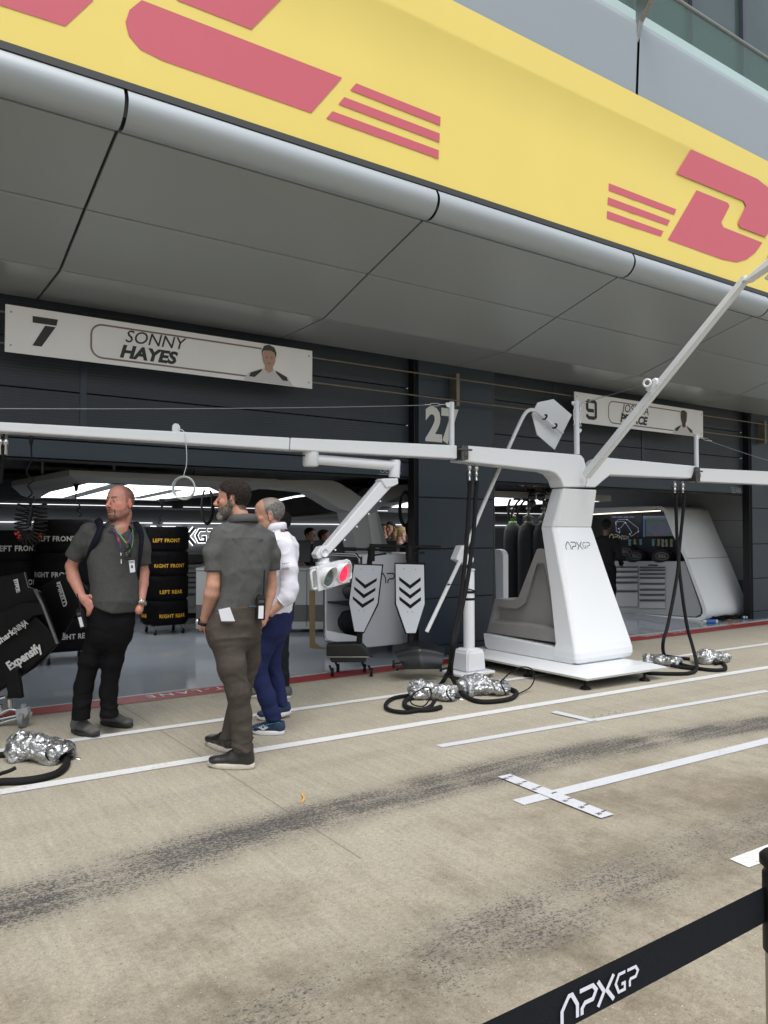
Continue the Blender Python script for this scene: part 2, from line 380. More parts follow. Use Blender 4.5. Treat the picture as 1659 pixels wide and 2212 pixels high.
    bb = g.m('MAXIMUM', g.m('MAXIMUM', b1, b2), b3); wob = g.noise(pos, 1.7, 4, .6); bb = g.m('MULTIPLY', bb, g.ramp(wob, .25, .6, .55, 1.0))
    cr = g.noise(pos, 62, 5, .72, ((.8, 1.15, 1), (0, 0, .5)), .3)
    cr = g.m('ADD', g.m('MULTIPLY', cr, .62), g.m('MULTIPLY', g.noise(pos, 120, 3, .7), .38)); strk = g.noise(pos, 9, 4, .6, ((.16, 2.2, 1), (0, 0, .0)))
    bb = g.m('MULTIPLY', bb, g.ramp(strk, .3, .62, .78, 1.05)); thr = g.m('SUBTRACT', .68, g.m('MULTIPLY', bb, .25))
    rub = g.ramp(cr, g.m('SUBTRACT', thr, .045), g.m('ADD', thr, .06)); rub = g.m('MULTIPLY', rub, g.ramp(bb, .02, .15))
    veil = g.m('MULTIPLY', bb, .40)
    c = g.mix(veil, c, (.075, .070, .068, 1)); c = g.mix(g.m('MULTIPLY', rub, .88), c, (.030, .029, .034, 1))
    # scattered scuffs
    sc = g.noise(pos, 9, 6, .75, ((.4, 1.6, 1), (0, 0, .3))); c = g.mix(g.m('MULTIPLY', g.ramp(sc, .66, .72), .45), c, (.09, .08, .07, 1))
    # slab joints across the lane and one along it
    jx = g.m('ABSOLUTE', g.m('SUBTRACT', g.m('MODULO', g.m('ADD', g.m('ADD', X, g.m('MULTIPLY', g.m('SUBTRACT', mid, .5), .012)), 25.55), 5.0), 2.5))
    c = g.mix(g.m('MULTIPLY', g.m('MULTIPLY', g.m('LESS_THAN', jx, .006), g.m('GREATER_THAN', Y, 3.0)), .5), c, (.10, .09, .07, 1))
    mt.node_tree.links.new(c, b.inputs['Base Color'])
    b.inputs['Roughness'].default_value = .78
    h = g.m('ADD', g.m('MULTIPLY', fine, .5), g.m('ADD', g.m('MULTIPLY', grain, .35), g.m('MULTIPLY', br, .3)))
    bp = g.new('ShaderNodeBump'); bp.inputs['Strength'].default_value = .35; bp.inputs['Distance'].default_value = .006; mt.node_tree.links.new(h, bp.inputs['Height']); mt.node_tree.links.new(bp.outputs[0], b.inputs['Normal'])
    return mt
def paint(name, col, wear=.5, scuff=(.30, .27, .21)):
    """worn road paint or tape"""
    mt = bpy.data.materials.new(name); mt.use_nodes = True; g = NG(mt); b = mt.node_tree.nodes['Principled BSDF']
    pos = g.new('ShaderNodeNewGeometry').outputs['Position']; n = g.noise(pos, 38, 6, .75); n2 = g.noise(pos, 3, 4, .6); n3 = g.noise(pos, 150, 2, .6)
    f = g.m('MULTIPLY', g.ramp(g.m('ADD', g.m('MULTIPLY', n, .65), g.m('MULTIPLY', n2, .35)), .52, .66), wear)
    c = g.mix(f, (*col, 1), (*scuff, 1)); vm = g.new('ShaderNodeVectorMath', operation='SCALE'); mt.node_tree.links.new(c, vm.inputs[0]); mt.node_tree.links.new(g.ramp(n3, .2, .8, .86, 1.08), vm.inputs['Scale'])
    mt.node_tree.links.new(vm.outputs[0], b.inputs['Base Color']); b.inputs['Roughness'].default_value = .6
    bp = g.new('ShaderNodeBump'); bp.inputs['Strength'].default_value = .2; bp.inputs['Distance'].default_value = .004; mt.node_tree.links.new(n, bp.inputs['Height']); mt.node_tree.links.new(bp.outputs[0], b.inputs['Normal'])
    return mt
def ribbed(name, col, scale, depth, rough=.45, noise=.12):
    """sheet metal pressed in fine level ribs"""
    mt = mat(name, col, rough, noise=noise, nscale=1.2, rvar=.1); g = NG(mt); b = mt.node_tree.nodes['Principled BSDF']
    pos = g.new('ShaderNodeNewGeometry').outputs['Position']; wv = g.new('ShaderNodeTexWave'); wv.wave_type = 'BANDS'; wv.bands_direction = 'Z'; wv.wave_profile = 'SIN'; wv.inputs['Scale'].default_value = scale
    mt.node_tree.links.new(pos, wv.inputs['Vector']); bp = g.new('ShaderNodeBump'); bp.inputs['Strength'].default_value = .3; bp.inputs['Distance'].default_value = depth
    mt.node_tree.links.new(wv.outputs['Fac'], bp.inputs['Height']); mt.node_tree.links.new(bp.outputs[0], b.inputs['Normal']); return mt
NAVY = mat('dark_blue_grey_panel', (.027, .041, .060), .45, noise=.16, nscale=1.6, rvar=.12, bump=.05, bscale=25)
NAVYR = ribbed('ribbed_dark_panel', (.025, .033, .045), 11.0, .004)
NAVYD = mat('dark_groove', (.010, .013, .017), .6)
BLACK = mat('black_satin', (.006, .006, .0065), .5, noise=.15, nscale=20, spec=.3)
RUBBER = mat('black_rubber', (.009, .009, .0095), .7, noise=.2, nscale=40, bump=.2, bscale=200, spec=.25)
STEEL = mat('polished_steel', (.62, .62, .61), .16, 1.0, noise=.1, nscale=30)
DSTEEL = mat('dull_steel', (.33, .33, .32), .38, 1.0, noise=.15, nscale=40)
BRASS = mat('brassy_rod', (.24, .215, .165), .5, .7, noise=.15, nscale=9)
WHITE = mat('white_gloss_paint', (.69, .715, .74), .30, noise=.012, nscale=1.2, coat=.2)
WHITE2 = mat('white_powder_coat', (.66, .68, .71), .4, noise=.02, nscale=6)
GREYP = mat('warm_grey_paint', (.25, .24, .236), .45, noise=.05, nscale=5, bump=.06, bscale=220)
ALU = mat('brushed_aluminium', (.37, .41, .44), .55, .22, noise=.06, nscale=3, rvar=.08, stretch=(.3, 6, 6))
SOFF = mat('soffit_panel_paint', (.305, .335, .34), .24, .0, noise=.018, nscale=.5, spec=.55)
FACP = mat('pale_blue_grey_panel', (.30, .345, .37), .34, .15, noise=.02, nscale=1.0, rvar=.06)
JOINT = mat('joint_rubber', (.045, .047, .05), .6)
YEL = mat('yellow_vinyl', (.81, .655, .165), .5, noise=.02, nscale=1.3, bump=.06, bscale=5)
RED = mat('faded_red_vinyl', (.58, .115, .155), .5, noise=.02, nscale=2)
SIGNW = mat('sign_white', (.82, .83, .85), .4, noise=.03, nscale=3)
SIGNK = mat('sign_black', (.025, .025, .027), .5)
SIGNM = mat('sign_mauve', (.21, .15, .15), .5)
LWHITE = mat('white_lettering', (.72, .72, .70), .5)
GLASSM = mat('balcony_glass', (.55, .70, .66), .05, trans=.0, spec=.8)
MINT = mat('frosted_mint_glass', (.42, .56, .55), .35, noise=.03, nscale=2)
FLOORM = mat('polished_grey_floor', (.31, .345, .385), .10, noise=.10, nscale=.8, rvar=.05, spec=.65)
INTW = mat('interior_wall_grey', (.15, .157, .168), .5, noise=.06, nscale=.7)
INTD = mat('interior_dark_lining', (.028, .030, .034), .6, noise=.2, nscale=1)
LAMP = mat('luminous_panel', (.9, .9, .9), .5, emit=(1.0, 1.0, 1.0), es=2.2)
LED = mat('led_strip', (.9, .9, .9), .5, emit=(.95, .97, 1.0), es=1.3)
CON = concrete()
# ---------------------------------------------------------------- ground and markings
g = MB(); g.quad((-80, -90, 0), (220, -90, 0), (220, 7.12, 0), (-80, 7.12, 0)); struct(g.build('ground', CON))
g = MB(); g.quad((-1.9, 7.12, .004), (22, 7.12, .004), (22, 13.62, .004), (-1.9, 13.62, .004)); struct(g.build('garage_floor', FLOORM))
g = MB(); g.span((-1.9, 7.115, -.02), (22, 7.14, .008)); struct(g.build('floor_edge_strip', mat('floor_edging', (.45, .46, .47), .4)))
PW = paint('white_road_paint', (.64, .65, .66), .55); PT = paint('white_tape', (.56, .58, .62), .40); PR = paint('red_road_paint', (.30, .022, .026), .30, (.14, .045, .04)); PWW = paint('worn_white_paint', (.74, .74, .73), 1.0)
def strip(name, a, b, wd, z, mt):
    a, b = np.array(a[:2], float), np.array(b[:2], float); d = (b-a)/np.linalg.norm(b-a); n = np.array([-d[1], d[0]])*wd/2; q = MB(); N = max(2, int(np.linalg.norm(b-a)/.5)); V = []
    for i in range(N+1): p = a+(b-a)*i/N; V += [(*(p+n), z), (*(p-n), z)]
    q.add(V, [(2*i, 2*i+1, 2*i+3, 2*i+2) for i in range(N)]); return struct(q.build(name, mt))
def along(p, q, x0, x1):
    p, q = np.array(p), np.array(q); s = (q[1]-p[1])/(q[0]-p[0]); return (x0, p[1]+s*(x0-p[0])), (x1, p[1]+s*(x1-p[0]))
l1 = along(PZ(0, 1712), PZ(1659, 1442), -12, 40); strip('white_line', *l1, .105, .004, PW)
l2 = along(PZ(0, 1622), PZ(1659, 1391), -12, 40); strip('white_line', *l2, .09, .004, PW)
r1 = along((1.2, 6.98), (12.5, 6.90), -12, 40); strip('red_line', *r1, .27, .004, PR)
strip('tape_line', PZ(948, 1613), PZ(1659, 1493), .075, .004, PT)
strip('tape_line', (3.06, 3.115), (7.4, 2.92), .095, .004, PT)
strip('tape_cross', (3.32, 3.50), (3.293, 2.69), .10, .008, PT)
strip('tape_cross', (4.83, 4.50), (4.86, 4.10), .085, .008, PT)
q = MB(); q.add([(3.332, 2.03, .004), (3.318, 1.93, .004), (4.6, 1.84, .004), (4.6, 1.98, .004)], [(0, 1, 2, 3)]); struct(q.build('white_dash', PWW))
# scale marks and figures on the tape
q = MB(); fr = frame_from((3.306, 3.10, .0), (1, -.01, 0), (0, 1, 0))
for i, tx in zip((-3, -2, -1, 0, 1, 2, 3), ('30', '20', '10', '', '10', '20', '30')):
    y = -i*.118; hw = .0045; xx = .0 if i else 0
    q.add([(3.312+xx, 3.10+y-hw, .011), (3.352, 3.10+y-hw, .011), (3.352, 3.10+y+hw, .011), (3.312+xx, 3.10+y+hw, .011)], [(0, 1, 2, 3)])
    if tx: text_mb(q, tx, (np.array([3.262, 3.10+y-.01, .011]), np.array([1., 0, 0]), np.array([0, 1., 0]), np.array([0, 0, 1.])), 0, -.012, .034, .02, thick=0)
for k in range(5): x = 4.95+k*.09; q.add([(x, 4.165, .011), (x+.008, 4.165, .011), (x+.03, 4.20, .011), (x+.022, 4.20, .011)], [(0, 1, 2, 3)])
struct(q.build('tape_figures', mat('marker_ink', (.05, .05, .06), .6)))
for x0, sxx in ((3.17, 1.0), (10.3, 1.0)):   # words read from inside the garage, so upside down from the lane
    q = MB(); text_mb(q, 'PIT-LANE', (np.array([x0, 7.045, .008]), np.array([-1., 0, 0]), np.array([0, -1., 0]), np.array([0, 0, 1.])), 0, 0, .17, .010, sx=1.0, thick=0, space=1.42)
    struct(q.build('painted_lettering', PW))
# ---------------------------------------------------------------- the pit building
B = thing('pit_building', 'long pit garage building with dark panelled wall, sloping grey soffit and pale upper storey', 'building', (6.5, 7.3, 0))
WY = 7.30; PITCHX = 2.41; XS = [1.327+PITCHX*k for k in range(-3, 9)]
def pillar(x0, x1, name='pillar'):
    q = MB(); zs = [0, .13, .70, 1.30, 1.92, 2.53, 3.14, 3.62]
    for a, b in zip(zs[:-1], zs[1:]): q.box(((x0+x1)/2, WY+.08, (a+b)/2), (x1-x0, .16, b-a-.014), bev=.006)
    p = q.build(name, NAVY, B)
    q = MB(); q.span((x0+.02, WY+.02, .0), (x1-.02, WY+.155, 3.7)); q.build('backing', NAVYD, B)
    for xe in (x0-.024, x1+.024):
        q = MB()
        for dx in (-.018, .010): q.span((xe+dx-.012, WY+.02, .0), (xe+dx+.010, WY+.15, 3.6), bev=.003)
        q.build('door_track', BLACK if xe < x0 else mat('door_track_grey', (.05, .055, .06), .4), B)
    return p
pillar(5.56, 6.76); pillar(12.80, 14.0); pillar(-2.9, -1.9)
q = MB(); text_mb(q, '27', frame_from((5.66, WY-.001, 2.62), (1, 0, 0), (0, 0, 1)), 0, 0, .56, .040, sx=.90, thick=.003, space=.95); q.build('number', mat('number_cream', (.74, .74, .72), .5), B)
def header(x0, x1, zb):
    q = MB(); zs = [zb, 2.34, 2.79, 3.24, 3.7]
    vs = [x0, x1] if x0 > 6 else [x0, 1.72, 1.80, x1]
    for a, b in zip(zs[:-1], zs[1:]):
        q.box(((x0+x1)/2, WY+.16, (a+b)/2), (x1-x0, .06, b-a-.010), bev=.004, mi=0 if a == zb else 1)
    p = q.build('raised_door', [NAVY, NAVYR], B)
    q = MB(); q.span((x0, WY+.19, zb-.01), (x1, WY+.24, 3.7)); q.build('backing', NAVYD, B)
    q = MB(); q.span((x0, WY+.10, zb-.028), (x1, WY+.19, zb-.006), bev=.004); q.build('door_seal', BLACK, B)
    return p
header(-1.9, 5.51, 2.165); header(6.81, 12.75, 2.165)
for xa in (1.72, 8.0, 9.95):
    q = MB(); q.span((xa, WY+.12, 2.35), (xa+.06, WY+.135, 3.55), bev=.003); q.build('door_stile', NAVY, B)
def plate_text(parent, txt, x, z, size, name='maker_plate'):
    q = MB(); fr = frame_from((x, WY+.127, z), (1, 0, 0), (0, 0, 1)); text_mb(q, txt, fr, 0, 0, size, .0, sx=.95); wd = size*2.9
    for zz in (-.022, size*.86): q.add([fr[0]+L(-.02, -.002, zz), fr[0]+L(wd, -.002, zz), fr[0]+L(wd, -.002, zz+.006), fr[0]+L(-.02, -.002, zz+.006)], [(0, 1, 2, 3)])
    q.build(name, mat('plate_grey', (.38, .40, .42), .5), parent)
plate_text(B, 'OLIVER', 5.08, 2.20, .10); plate_text(B, 'OLIVER', 12.38, 2.175, .10)
# soffit in three rows of panels, the rolled edge and the joints between
SP = [(7.32, 3.565), (6.42, 3.572), (5.65, 3.79), (4.85, 4.003)]
for i in range(len(XS)-1):
    xa, xb = XS[i]+.010, XS[i+1]-.010
    for (ya, za), (yb, zb) in zip(SP[:-1], SP[1:]):
        d = np.array([yb-ya, zb-za]); d /= np.linalg.norm(d); e = d*.008; nn = np.array([d[1], -d[0]])*-1
        a = np.array([ya, za])+e; b = np.array([yb, zb])-e; q = MB()
        q.prism([(xa, *a), (xb, *a), (xb, *b), (xa, *b)], (0, 0, .03), bev=.004); q.build('soffit_panel', SOFF, B)
    # rolled aluminium edge
    prof = []
    for k in range(13):
        t = k/12; ang = R(-118)+R(140)*t; prof.append((4.80+.135*math.cos(R(90)+ang*1.0+R(62))*1.0, 4.10+.135*math.sin(R(-100)+R(150)*t)))
    prof = [(4.845, 4.012), (4.80, 3.985), (4.745, 3.985), (4.70, 4.005), (4.665, 4.04), (4.645, 4.085), (4.645, 4.13), (4.665, 4.175), (4.69, 4.20)]
    prof = spline([L(0, a, b) for a, b in prof], 3); q = MB(); V = [(xa+.002, p[1], p[2]) for p in prof]+[(xb-.002, p[1], p[2]) for p in prof]; n = len(prof)
    q.add(V, [(j, j+1, n+j+1, n+j) for j in range(n-1)], 0, True); q.build('rolled_edge', ALU, B)
q = MB()
for (ya, za), (yb, zb) in zip(SP[:-1], SP[1:]): q.prism([(XS[0], ya, za+.034), (XS[-1], ya, za+.034), (XS[-1], yb, zb+.034), (XS[0], yb, zb+.034)], (0, 0, .1))
q.span((XS[0], 4.70, 4.03), (XS[-1], 4.90, 4.18)); q.build('soffit_backing', JOINT, B)
q = MB(); q.span((XS[0], 4.665, 4.19), (XS[-1], 4.9, 4.235)); q.build('shadow_gap', JOINT, B)
# upper cladding leaning very slightly outwards, with a rolled top
def clad(xa, xb):
    pr = [(4.70, 4.22), (4.655, 5.0), (4.615, 5.7), (4.585, 6.30), (4.588, 6.38), (4.61, 6.435), (4.66, 6.465), (4.73, 6.47)]
    pr = spline([L(0, a, b) for a, b in pr], 3); V = [(xa, p[1], p[2]) for p in pr]+[(xb, p[1], p[2]) for p in pr]; n = len(pr); q = MB(); q.add(V, [(j, j+1, n+j+1, n+j) for j in range(n-1)], 0, True); return q.build('cladding_panel', FACP, B)
XC = [XS[0], 1.327, 6.157, 10.987, XS[-1]]
for a, b in zip(XC[:-1], XC[1:]): clad(a+.018, b-.018)
q = MB(); q.span((XS[0], 4.78, 4.2), (XS[-1], 4.9, 6.45)); q.build('cladding_backing', JOINT, B)
q = MB(); q.span((XS[0], 4.72, 6.47), (XS[-1], 4.76, 6.50)); q.build('glass_channel', mat('dark_channel', (.09, .10, .10), .5), B)
q = MB(); q.span((XS[0], 4.73, 6.50), (XS[-1], 4.745, 6.66)); q.build('frosted_band', MINT, B)
q = MB(); q.span((XS[0], 4.75, 6.50), (XS[-1], 4.762, 7.05)); gb = q.build('balcony_glass', GLASSM, B)
t = GLASSM.node_tree; pb = t.nodes['Principled BSDF']; tr = t.nodes.new('ShaderNodeBsdfTransparent'); tr.inputs[0].default_value = (.48, .60, .57, 1); mx = t.nodes.new('ShaderNodeMixShader'); mx.inputs[0].default_value = .13
t.links.new(tr.outputs[0], mx.inputs[1]); t.links.new(pb.outputs[0], mx.inputs[2]); t.links.new(mx.outputs[0], t.nodes['Material Output'].inputs[0])
q = MB(); q.tube([(XS[0], 4.755, 7.075), (XS[-1], 4.755, 7.075)], .022, 10); q.build('handrail', DSTEEL, B)
q = MB(); q.span((XS[0], 4.9, 6.3), (XS[-1], 7.5, 6.48)); q.build('balcony_floor', mat('balcony_slab', (.3, .3, .3), .6), B)
q = MB(); q.span((XS[0], 5.9, 6.48), (XS[-1], 6.1, 13.0)); q.build('upper_wall', mat('green_grey_glazing', (.045, .07, .065), .2, noise=.2, nscale=1.2), B)
for x in np.arange(XS[0]+.4, XS[-1], 1.205):
    q = MB(); q.span((x, 5.84, 6.49), (x+.07, 5.897, 12.9)); q.build('mullion', mat('dark_mullion', (.05, .055, .075), .4), B)
# steel arm that reaches up and out through the joint of the cladding
q = MB(); q.prism([(6.157-.03, 4.60, 6.22), (6.157-.03, 4.60, 6.60), (6.157-.03, 3.9, 7.35), (6.157-.03, 3.9, 7.15), (6.157-.03, 4.55, 6.40)], (.06, 0, 0), bev=.006); q.build('steel_arm', DSTEEL, B)
# inside of the garages
q = MB(); q.span((-1.9, 13.62, 0), (22, 13.8, 3.4)); q.build('back_wall', INTW, B)
q = MB(); q.span((-1.9, 12.6, 1.90), (22, 13.6, 2.3)); q.build('ceiling_duct', INTD, B)
q = MB(); q.span((-2.0, 7.55, 2.45), (22, 13.7, 2.6)); q.build('ceiling', INTD, B)
q = MB(); q.span((-2.0, 7.4, 0), (-1.85, 13.7, 2.6)); q.build('side_wall', INTW, B)
q = MB(); q.span((13.55, 7.84, .0), (13.7, 13.6, .62), mi=1); q.span((13.56, 7.84, .62), (13.7, 13.6, 2.45), mi=0); q.build('side_wall', [mat('side_wall_white', (.50, .52, .54), .4, noise=.04, nscale=1), mat('side_wall_grey', (.20, .20, .22), .5)], B)
for z0 in (1.22, 1.72):
    q = MB(); q.span((13.552, 7.84, z0), (13.56, 13.6, z0+.006)); q.build('wall_joint', JOINT, B)
for (xa, xb) in ((0.2, 4.4), (4.6, 8.8), (9.4, 13.4)):
    q = MB(); q.span((xa, 13.59, 1.662), (xb, 13.615, 1.672)); q.build('light_strip', LED, B)
    q = MB(); q.span((xa, 12.58, 1.925), (xb, 12.6, 1.932)); q.build('light_strip', LED, B)
# yellow banner on the cladding
def face_y(z): return float(np.interp(z, [4.22, 5.0, 5.7, 6.3], [4.70, 4.655, 4.615, 4.585]))
def PB(x, y, off=.0):
    """a point of the picture carried to the leaning front of the banner"""
    p = PY(x, y, 4.6)
    for _ in range(4): p = PY(x, y, face_y(p[2])-.018-off)
    return p
q = MB(); N = 520; rows = [(4.207, 0), (4.5, 0), (4.95, 0), (5.402, 0), (5.424, -.0065), (5.46, -.0065), (5.70, -.0065)]; V = []
for i in range(N+1):
    x = -6+i*(26.0/N)
    for (z, d) in rows: V.append((x, face_y(z)-.015+d+.0015*math.sin(x*1.3+z*2)*math.sin(z*3)+sum(.0035*math.exp(-((x-xs_-.05*math.sin(z*5+xs_))/.035)**2)*(1 if abs(z-4.95) > .3 else .3) for xs_ in XS), z))
n = len(rows); q.add(V, [(i*n+j, (i+1)*n+j, (i+1)*n+j+1, i*n+j+1) for i in range(N) for j in range(n-1)], 0, True)
BAN = q.build('banner', YEL); tag(BAN, 'long yellow vinyl banner with red courier lettering along the fascia above the garages', 'banner')
cA = lambda a, b: (a*.5952, b*.5952); cB = crop(1600, 0, 3024, 1300)
shapes = [[cA(*p) for p in s] for s in ([(-330, -86), (-330, -105), (0, -200), (340, 0), (237, 95), (0, 18)], [(515, 0), (470, 36), (456, 80), (468, 130), (510, 180), (590, 220), (1130, 410), (1242, 282)], [(640, 0), (913, 107), (1018, 0), (1100, -90), (800, -220)],
    [(1293, 302), (1599, 424), (1598, 455), (1271, 327)], [(1250, 352), (1596, 484), (1595, 516), (1228, 378)], [(1207, 403), (1593, 545), (1592, 576), (1184, 430)])]
shapes += [[cB(*p) for p in s] for s in ([(929, 840), (1239, 960), (1229, 986), (928, 874)], [(925, 904), (1210, 1010), (1198, 1035), (923, 938)], [(921, 967), (1180, 1060), (1168, 1085), (920, 1002)],
    [(1307, 685), (1610, 820), (1665, 865), (1695, 930), (1700, 1000), (1648, 1087), (1530, 1042), (1521, 1022), (1558, 945), (1547, 922), (1238, 795)],
    [(1332, 872), (1475, 930), (1483, 945), (1445, 1020), (1455, 1042), (1634, 1113), (1600, 1160), (1560, 1190), (1515, 1203), (1450, 1190), (1199, 1100)],
    [(1628, 1232), (1690, 1120), (1850, 1185), (1790, 1295)])]
for s in shapes:
    pts = [PB(*p, off=.0008) for p in s]; pts = [PB(*p, off=.0068) for p in s] if max(p[2] for p in pts) > 5.39 else pts; q = MB(); q.add(pts, tess(pts)); q.build('red_mark', RED, BAN)
# driver boards on their rods
def fit_mb(q, txt, fr, x, y, size, bold, shear, width):
    cu = bpy.data.curves.new('t', 'FONT'); cu.body = txt; cu.size = size; cu.shear = shear; cu.offset = bold*size; o = bpy.data.objects.new('t', cu); scene.collection.objects.link(o); dg = bpy.context.evaluated_depsgraph_get(); dg.update(); w_ = o.evaluated_get(dg).dimensions.x; bpy.data.objects.remove(o); bpy.data.curves.remove(cu)
    return text_mb(q, txt, fr, x, y, size, bold, shear=shear, sx=width/w_)
def board(cs, num, first, last, tone, lab, hair):
    tl, bl, tr, br_ = [PY(*c, 7.10) for c in cs]; x0, x1 = (tl[0]+bl[0])/2, (tr[0]+br_[0])/2; z1 = (tl[2]+tr[2])/2; z0 = (bl[2]+br_[2])/2; H = z1-z0; W = x1-x0
    t = thing('driver_board', lab, 'sign', ((x0+x1)/2, 7.1, z0)); q = MB(); q.box(((x0+x1)/2, 7.105, (z0+z1)/2), (W, .012, H), bev=.002); q.build('panel', SIGNW, t)
    fr = frame_from((x0, 7.098, z0), (1, 0, 0), (0, 0, 1)); q = MB()
    if num == '7':
        P = lambda pts: [fr[0]+L(W*a, -.002, H*b) for a, b in pts]
        for s in ([(.072, .83), (.141, .83), (.137, .69), (.072, .69)], [(.106, .66), (.135, .66), (.097, .20), (.072, .20)]): q.add(P(s), [(0, 1, 2, 3)])
    else:
        strokes_mb(q, [[(1.0, .0), (.2, .0), (.0, .15), (0, .3)], [(1.0, .0), (1.15, .15), (1.15, 1.35), (1.0, 1.5), (.15, 1.5), (.0, 1.35), (.0, .8), (.15, .66), (.9, .66)]], fr, W*.085, H*.2, H*.37, .32)
    q.build('number', SIGNK, t)
    q = MB(); fit_mb(q, first, fr, W*.335, H*.555, H*.40, .004, .25, W*(.195 if num == '7' else .208)); fit_mb(q, last, fr, W*.32, H*.20, H*.39, .045, .25, W*(.178 if num == '7' else .205)); q.build('lettering', SIGNK, t)
    q = MB(); r = H*.24; xa, xb, za, zb = W*.236, W*.80, H*.12, H*.86; pts = [(xb, zb)]
    pts += [(xa+r-r*math.sin(a), zb-r+r*math.cos(a)) for a in np.linspace(0, R(90), 7)]; pts += [(xa+r-r*math.cos(a), za+r-r*math.sin(a)) for a in np.linspace(0, R(90), 7)]; pts += [(xb, za)]
    strokes_mb(q, [pts], fr, 0, 0, 1.0, .016, thick=.0008); q.build('outline', SIGNM, t)
    # a plain printed figure: shoulders, neck, face, hair
    cx = W*.855; sk = mat('print_skin_'+tone, (.46, .30, .23) if tone == 'fair' else (.07, .05, .04), .6); E = lambda cx_, cz, a, b, n=24, a0=0, a1=2*math.pi: [(cx_+a*math.cos(q_), cz+b*math.sin(q_)) for q_ in np.linspace(a0, a1, n)]
    def flat(pts, off, mt, nm):
        V = [fr[0]+L(cx+(p[0]-cx)*1.15, -off, p[1]) for p in pts]; MB().add(V, tess(V)).build(nm, mt, t)
    sh = H*.012; cx = W*.828
    flat([(cx-.60*H, sh), (cx-.50*H, H*.20), (cx-.17*H, H*.36), (cx+.17*H, H*.36), (cx+.46*H, H*.22), (cx+.60*H, sh)], .002, mat('print_suit', (.58, .58, .59), .6), 'printed_suit')
    for sg in (-1, 1): flat([(cx+sg*.47*H, H*.12), (cx+sg*.44*H, H*.22), (cx+sg*.17*H, H*.345), (cx+sg*.17*H, H*.30), (cx+sg*.34*H, H*.12)][::sg], .003, SIGNK, 'printed_stripe')
    flat([(cx-.09*H, H*.50), (cx-.10*H, H*.34), (cx, H*.26), (cx+.10*H, H*.34), (cx+.09*H, H*.50)], .004, sk, 'printed_neck')
    flat(E(cx, H*.635, H*.155, H*.235), .005, sk, 'printed_face')
    flat([(cx-.165*H, H*.66), (cx-.150*H, H*.80), (cx-.08*H, H*.83), (cx+.05*H, H*.84), (cx+.13*H, H*.79), (cx+.165*H, H*.66), (cx+.178*H, H*.80), (cx+.13*H, H*(.93 if hair else .88)), (cx+.0*H, H*(.985 if hair else .92)), (cx-.12*H, H*(.94 if hair else .89)), (cx-.178*H, H*.80)], .006, mat('print_hair', (.06, .055, .05), .6), 'printed_hair')
    for ex in (-.06, .06): flat(E(cx+ex*H, H*.66, H*.028, H*.012, 8), .007, SIGNK, 'printed_eye')
    flat(E(cx, H*.51, H*.045, H*.012, 8), .007, mat('print_lip', (.16, .09, .08), .6), 'printed_mouth')
    for a, b in ((.015, .85), (.015, .15), (.985, .85), (.985, .15)):
        q = MB(); q.cyl(fr[0]+L(W*a, 0, H*b), fr[0]+L(W*a, -.006, H*b), .008, 8); q.build('screw', DSTEEL, t)
    return t
board([(12, 654), (10, 757), (674, 760), (675, 842)], '7', 'SONNY', 'HAYES', 'fair', 'long white driver board numbered 7 above the left garage door', True)
board([(1240, 848), (1242, 915), (1518, 886), (1519, 942)], '9', 'JOSHUA', 'PEARCE', 'dark', 'white driver board numbered 9 above the right garage door, partly behind the lamp boom', False)
zt, zl = PY(676, 772.5, 7.16)[2], PY(676, 826, 7.16)[2]
for z, nm in ((zt, 'upper'), (zl, 'lower')):
    q = MB(); q.tube([(-2.5, 7.16, z), (13.3, 7.16, z)], .0085, 8); o = q.build('hanging_rod', BRASS); tag(o, f'{nm} of the two thin brassy rods running behind the driver boards', 'rod', 'rods behind the driver boards')
for xb_, lb in ((PY(988, 830, 7.18)[0], 'upright flat bracket holding the rods on the pillar numbered 27'), (PY(1652, 925, 7.18)[0], 'upright flat bracket holding the rods right of board 9')):
    q = MB(); q.span((xb_-.025, 7.165, zl-.06), (xb_+.025, 7.30, zt+.07), bev=.003); tag(q.build('rod_bracket', BRASS), lb, 'bracket', 'rod brackets')
# ================================================================ pit equipment
c4 = crop(1100, 1700, 1900, 2900); c5 = crop(1700, 1450, 2500, 2850); c6 = crop(2300, 1450, 3024, 2850); c7 = crop(1900, 1000, 3024, 2000)
c1 = crop(1880, 1850, 2300, 2650); ch = crop(1150, 1900, 1750, 2350); ck = crop(1900, 1900, 3024, 2500); cs = crop(0, 1650, 700, 2250); c2 = crop(0, 1850, 700, 3150); c3 = crop(600, 1800, 1300, 3100)
cq = crop(1500, 2550, 2200, 2850); cr_ = crop(2400, 2350, 3024, 2750); cw = crop(0, 2250, 500, 3150); cj = crop(1150, 2100, 1550, 2680); cb = crop(1600, 2450, 2100, 2700)
def blend_tower(secs):
    """stacked outlines, each (z, [(x, y), ...]), same point count"""
    V = []; F = []; n = len(secs[0][1])
    for z, pts in secs: V += [(p[0], p[1], z if len(p) < 3 else p[2]) for p in pts]
    for i in range(len(secs)-1):
        for j in range(n): F.append((i*n+j, i*n+(j+1) % n, (i+1)*n+(j+1) % n, (i+1)*n+j))
    F.append(tuple(range(n))[::-1]); F.append(tuple((len(secs)-1)*n+j for j in range(n))); return V, F
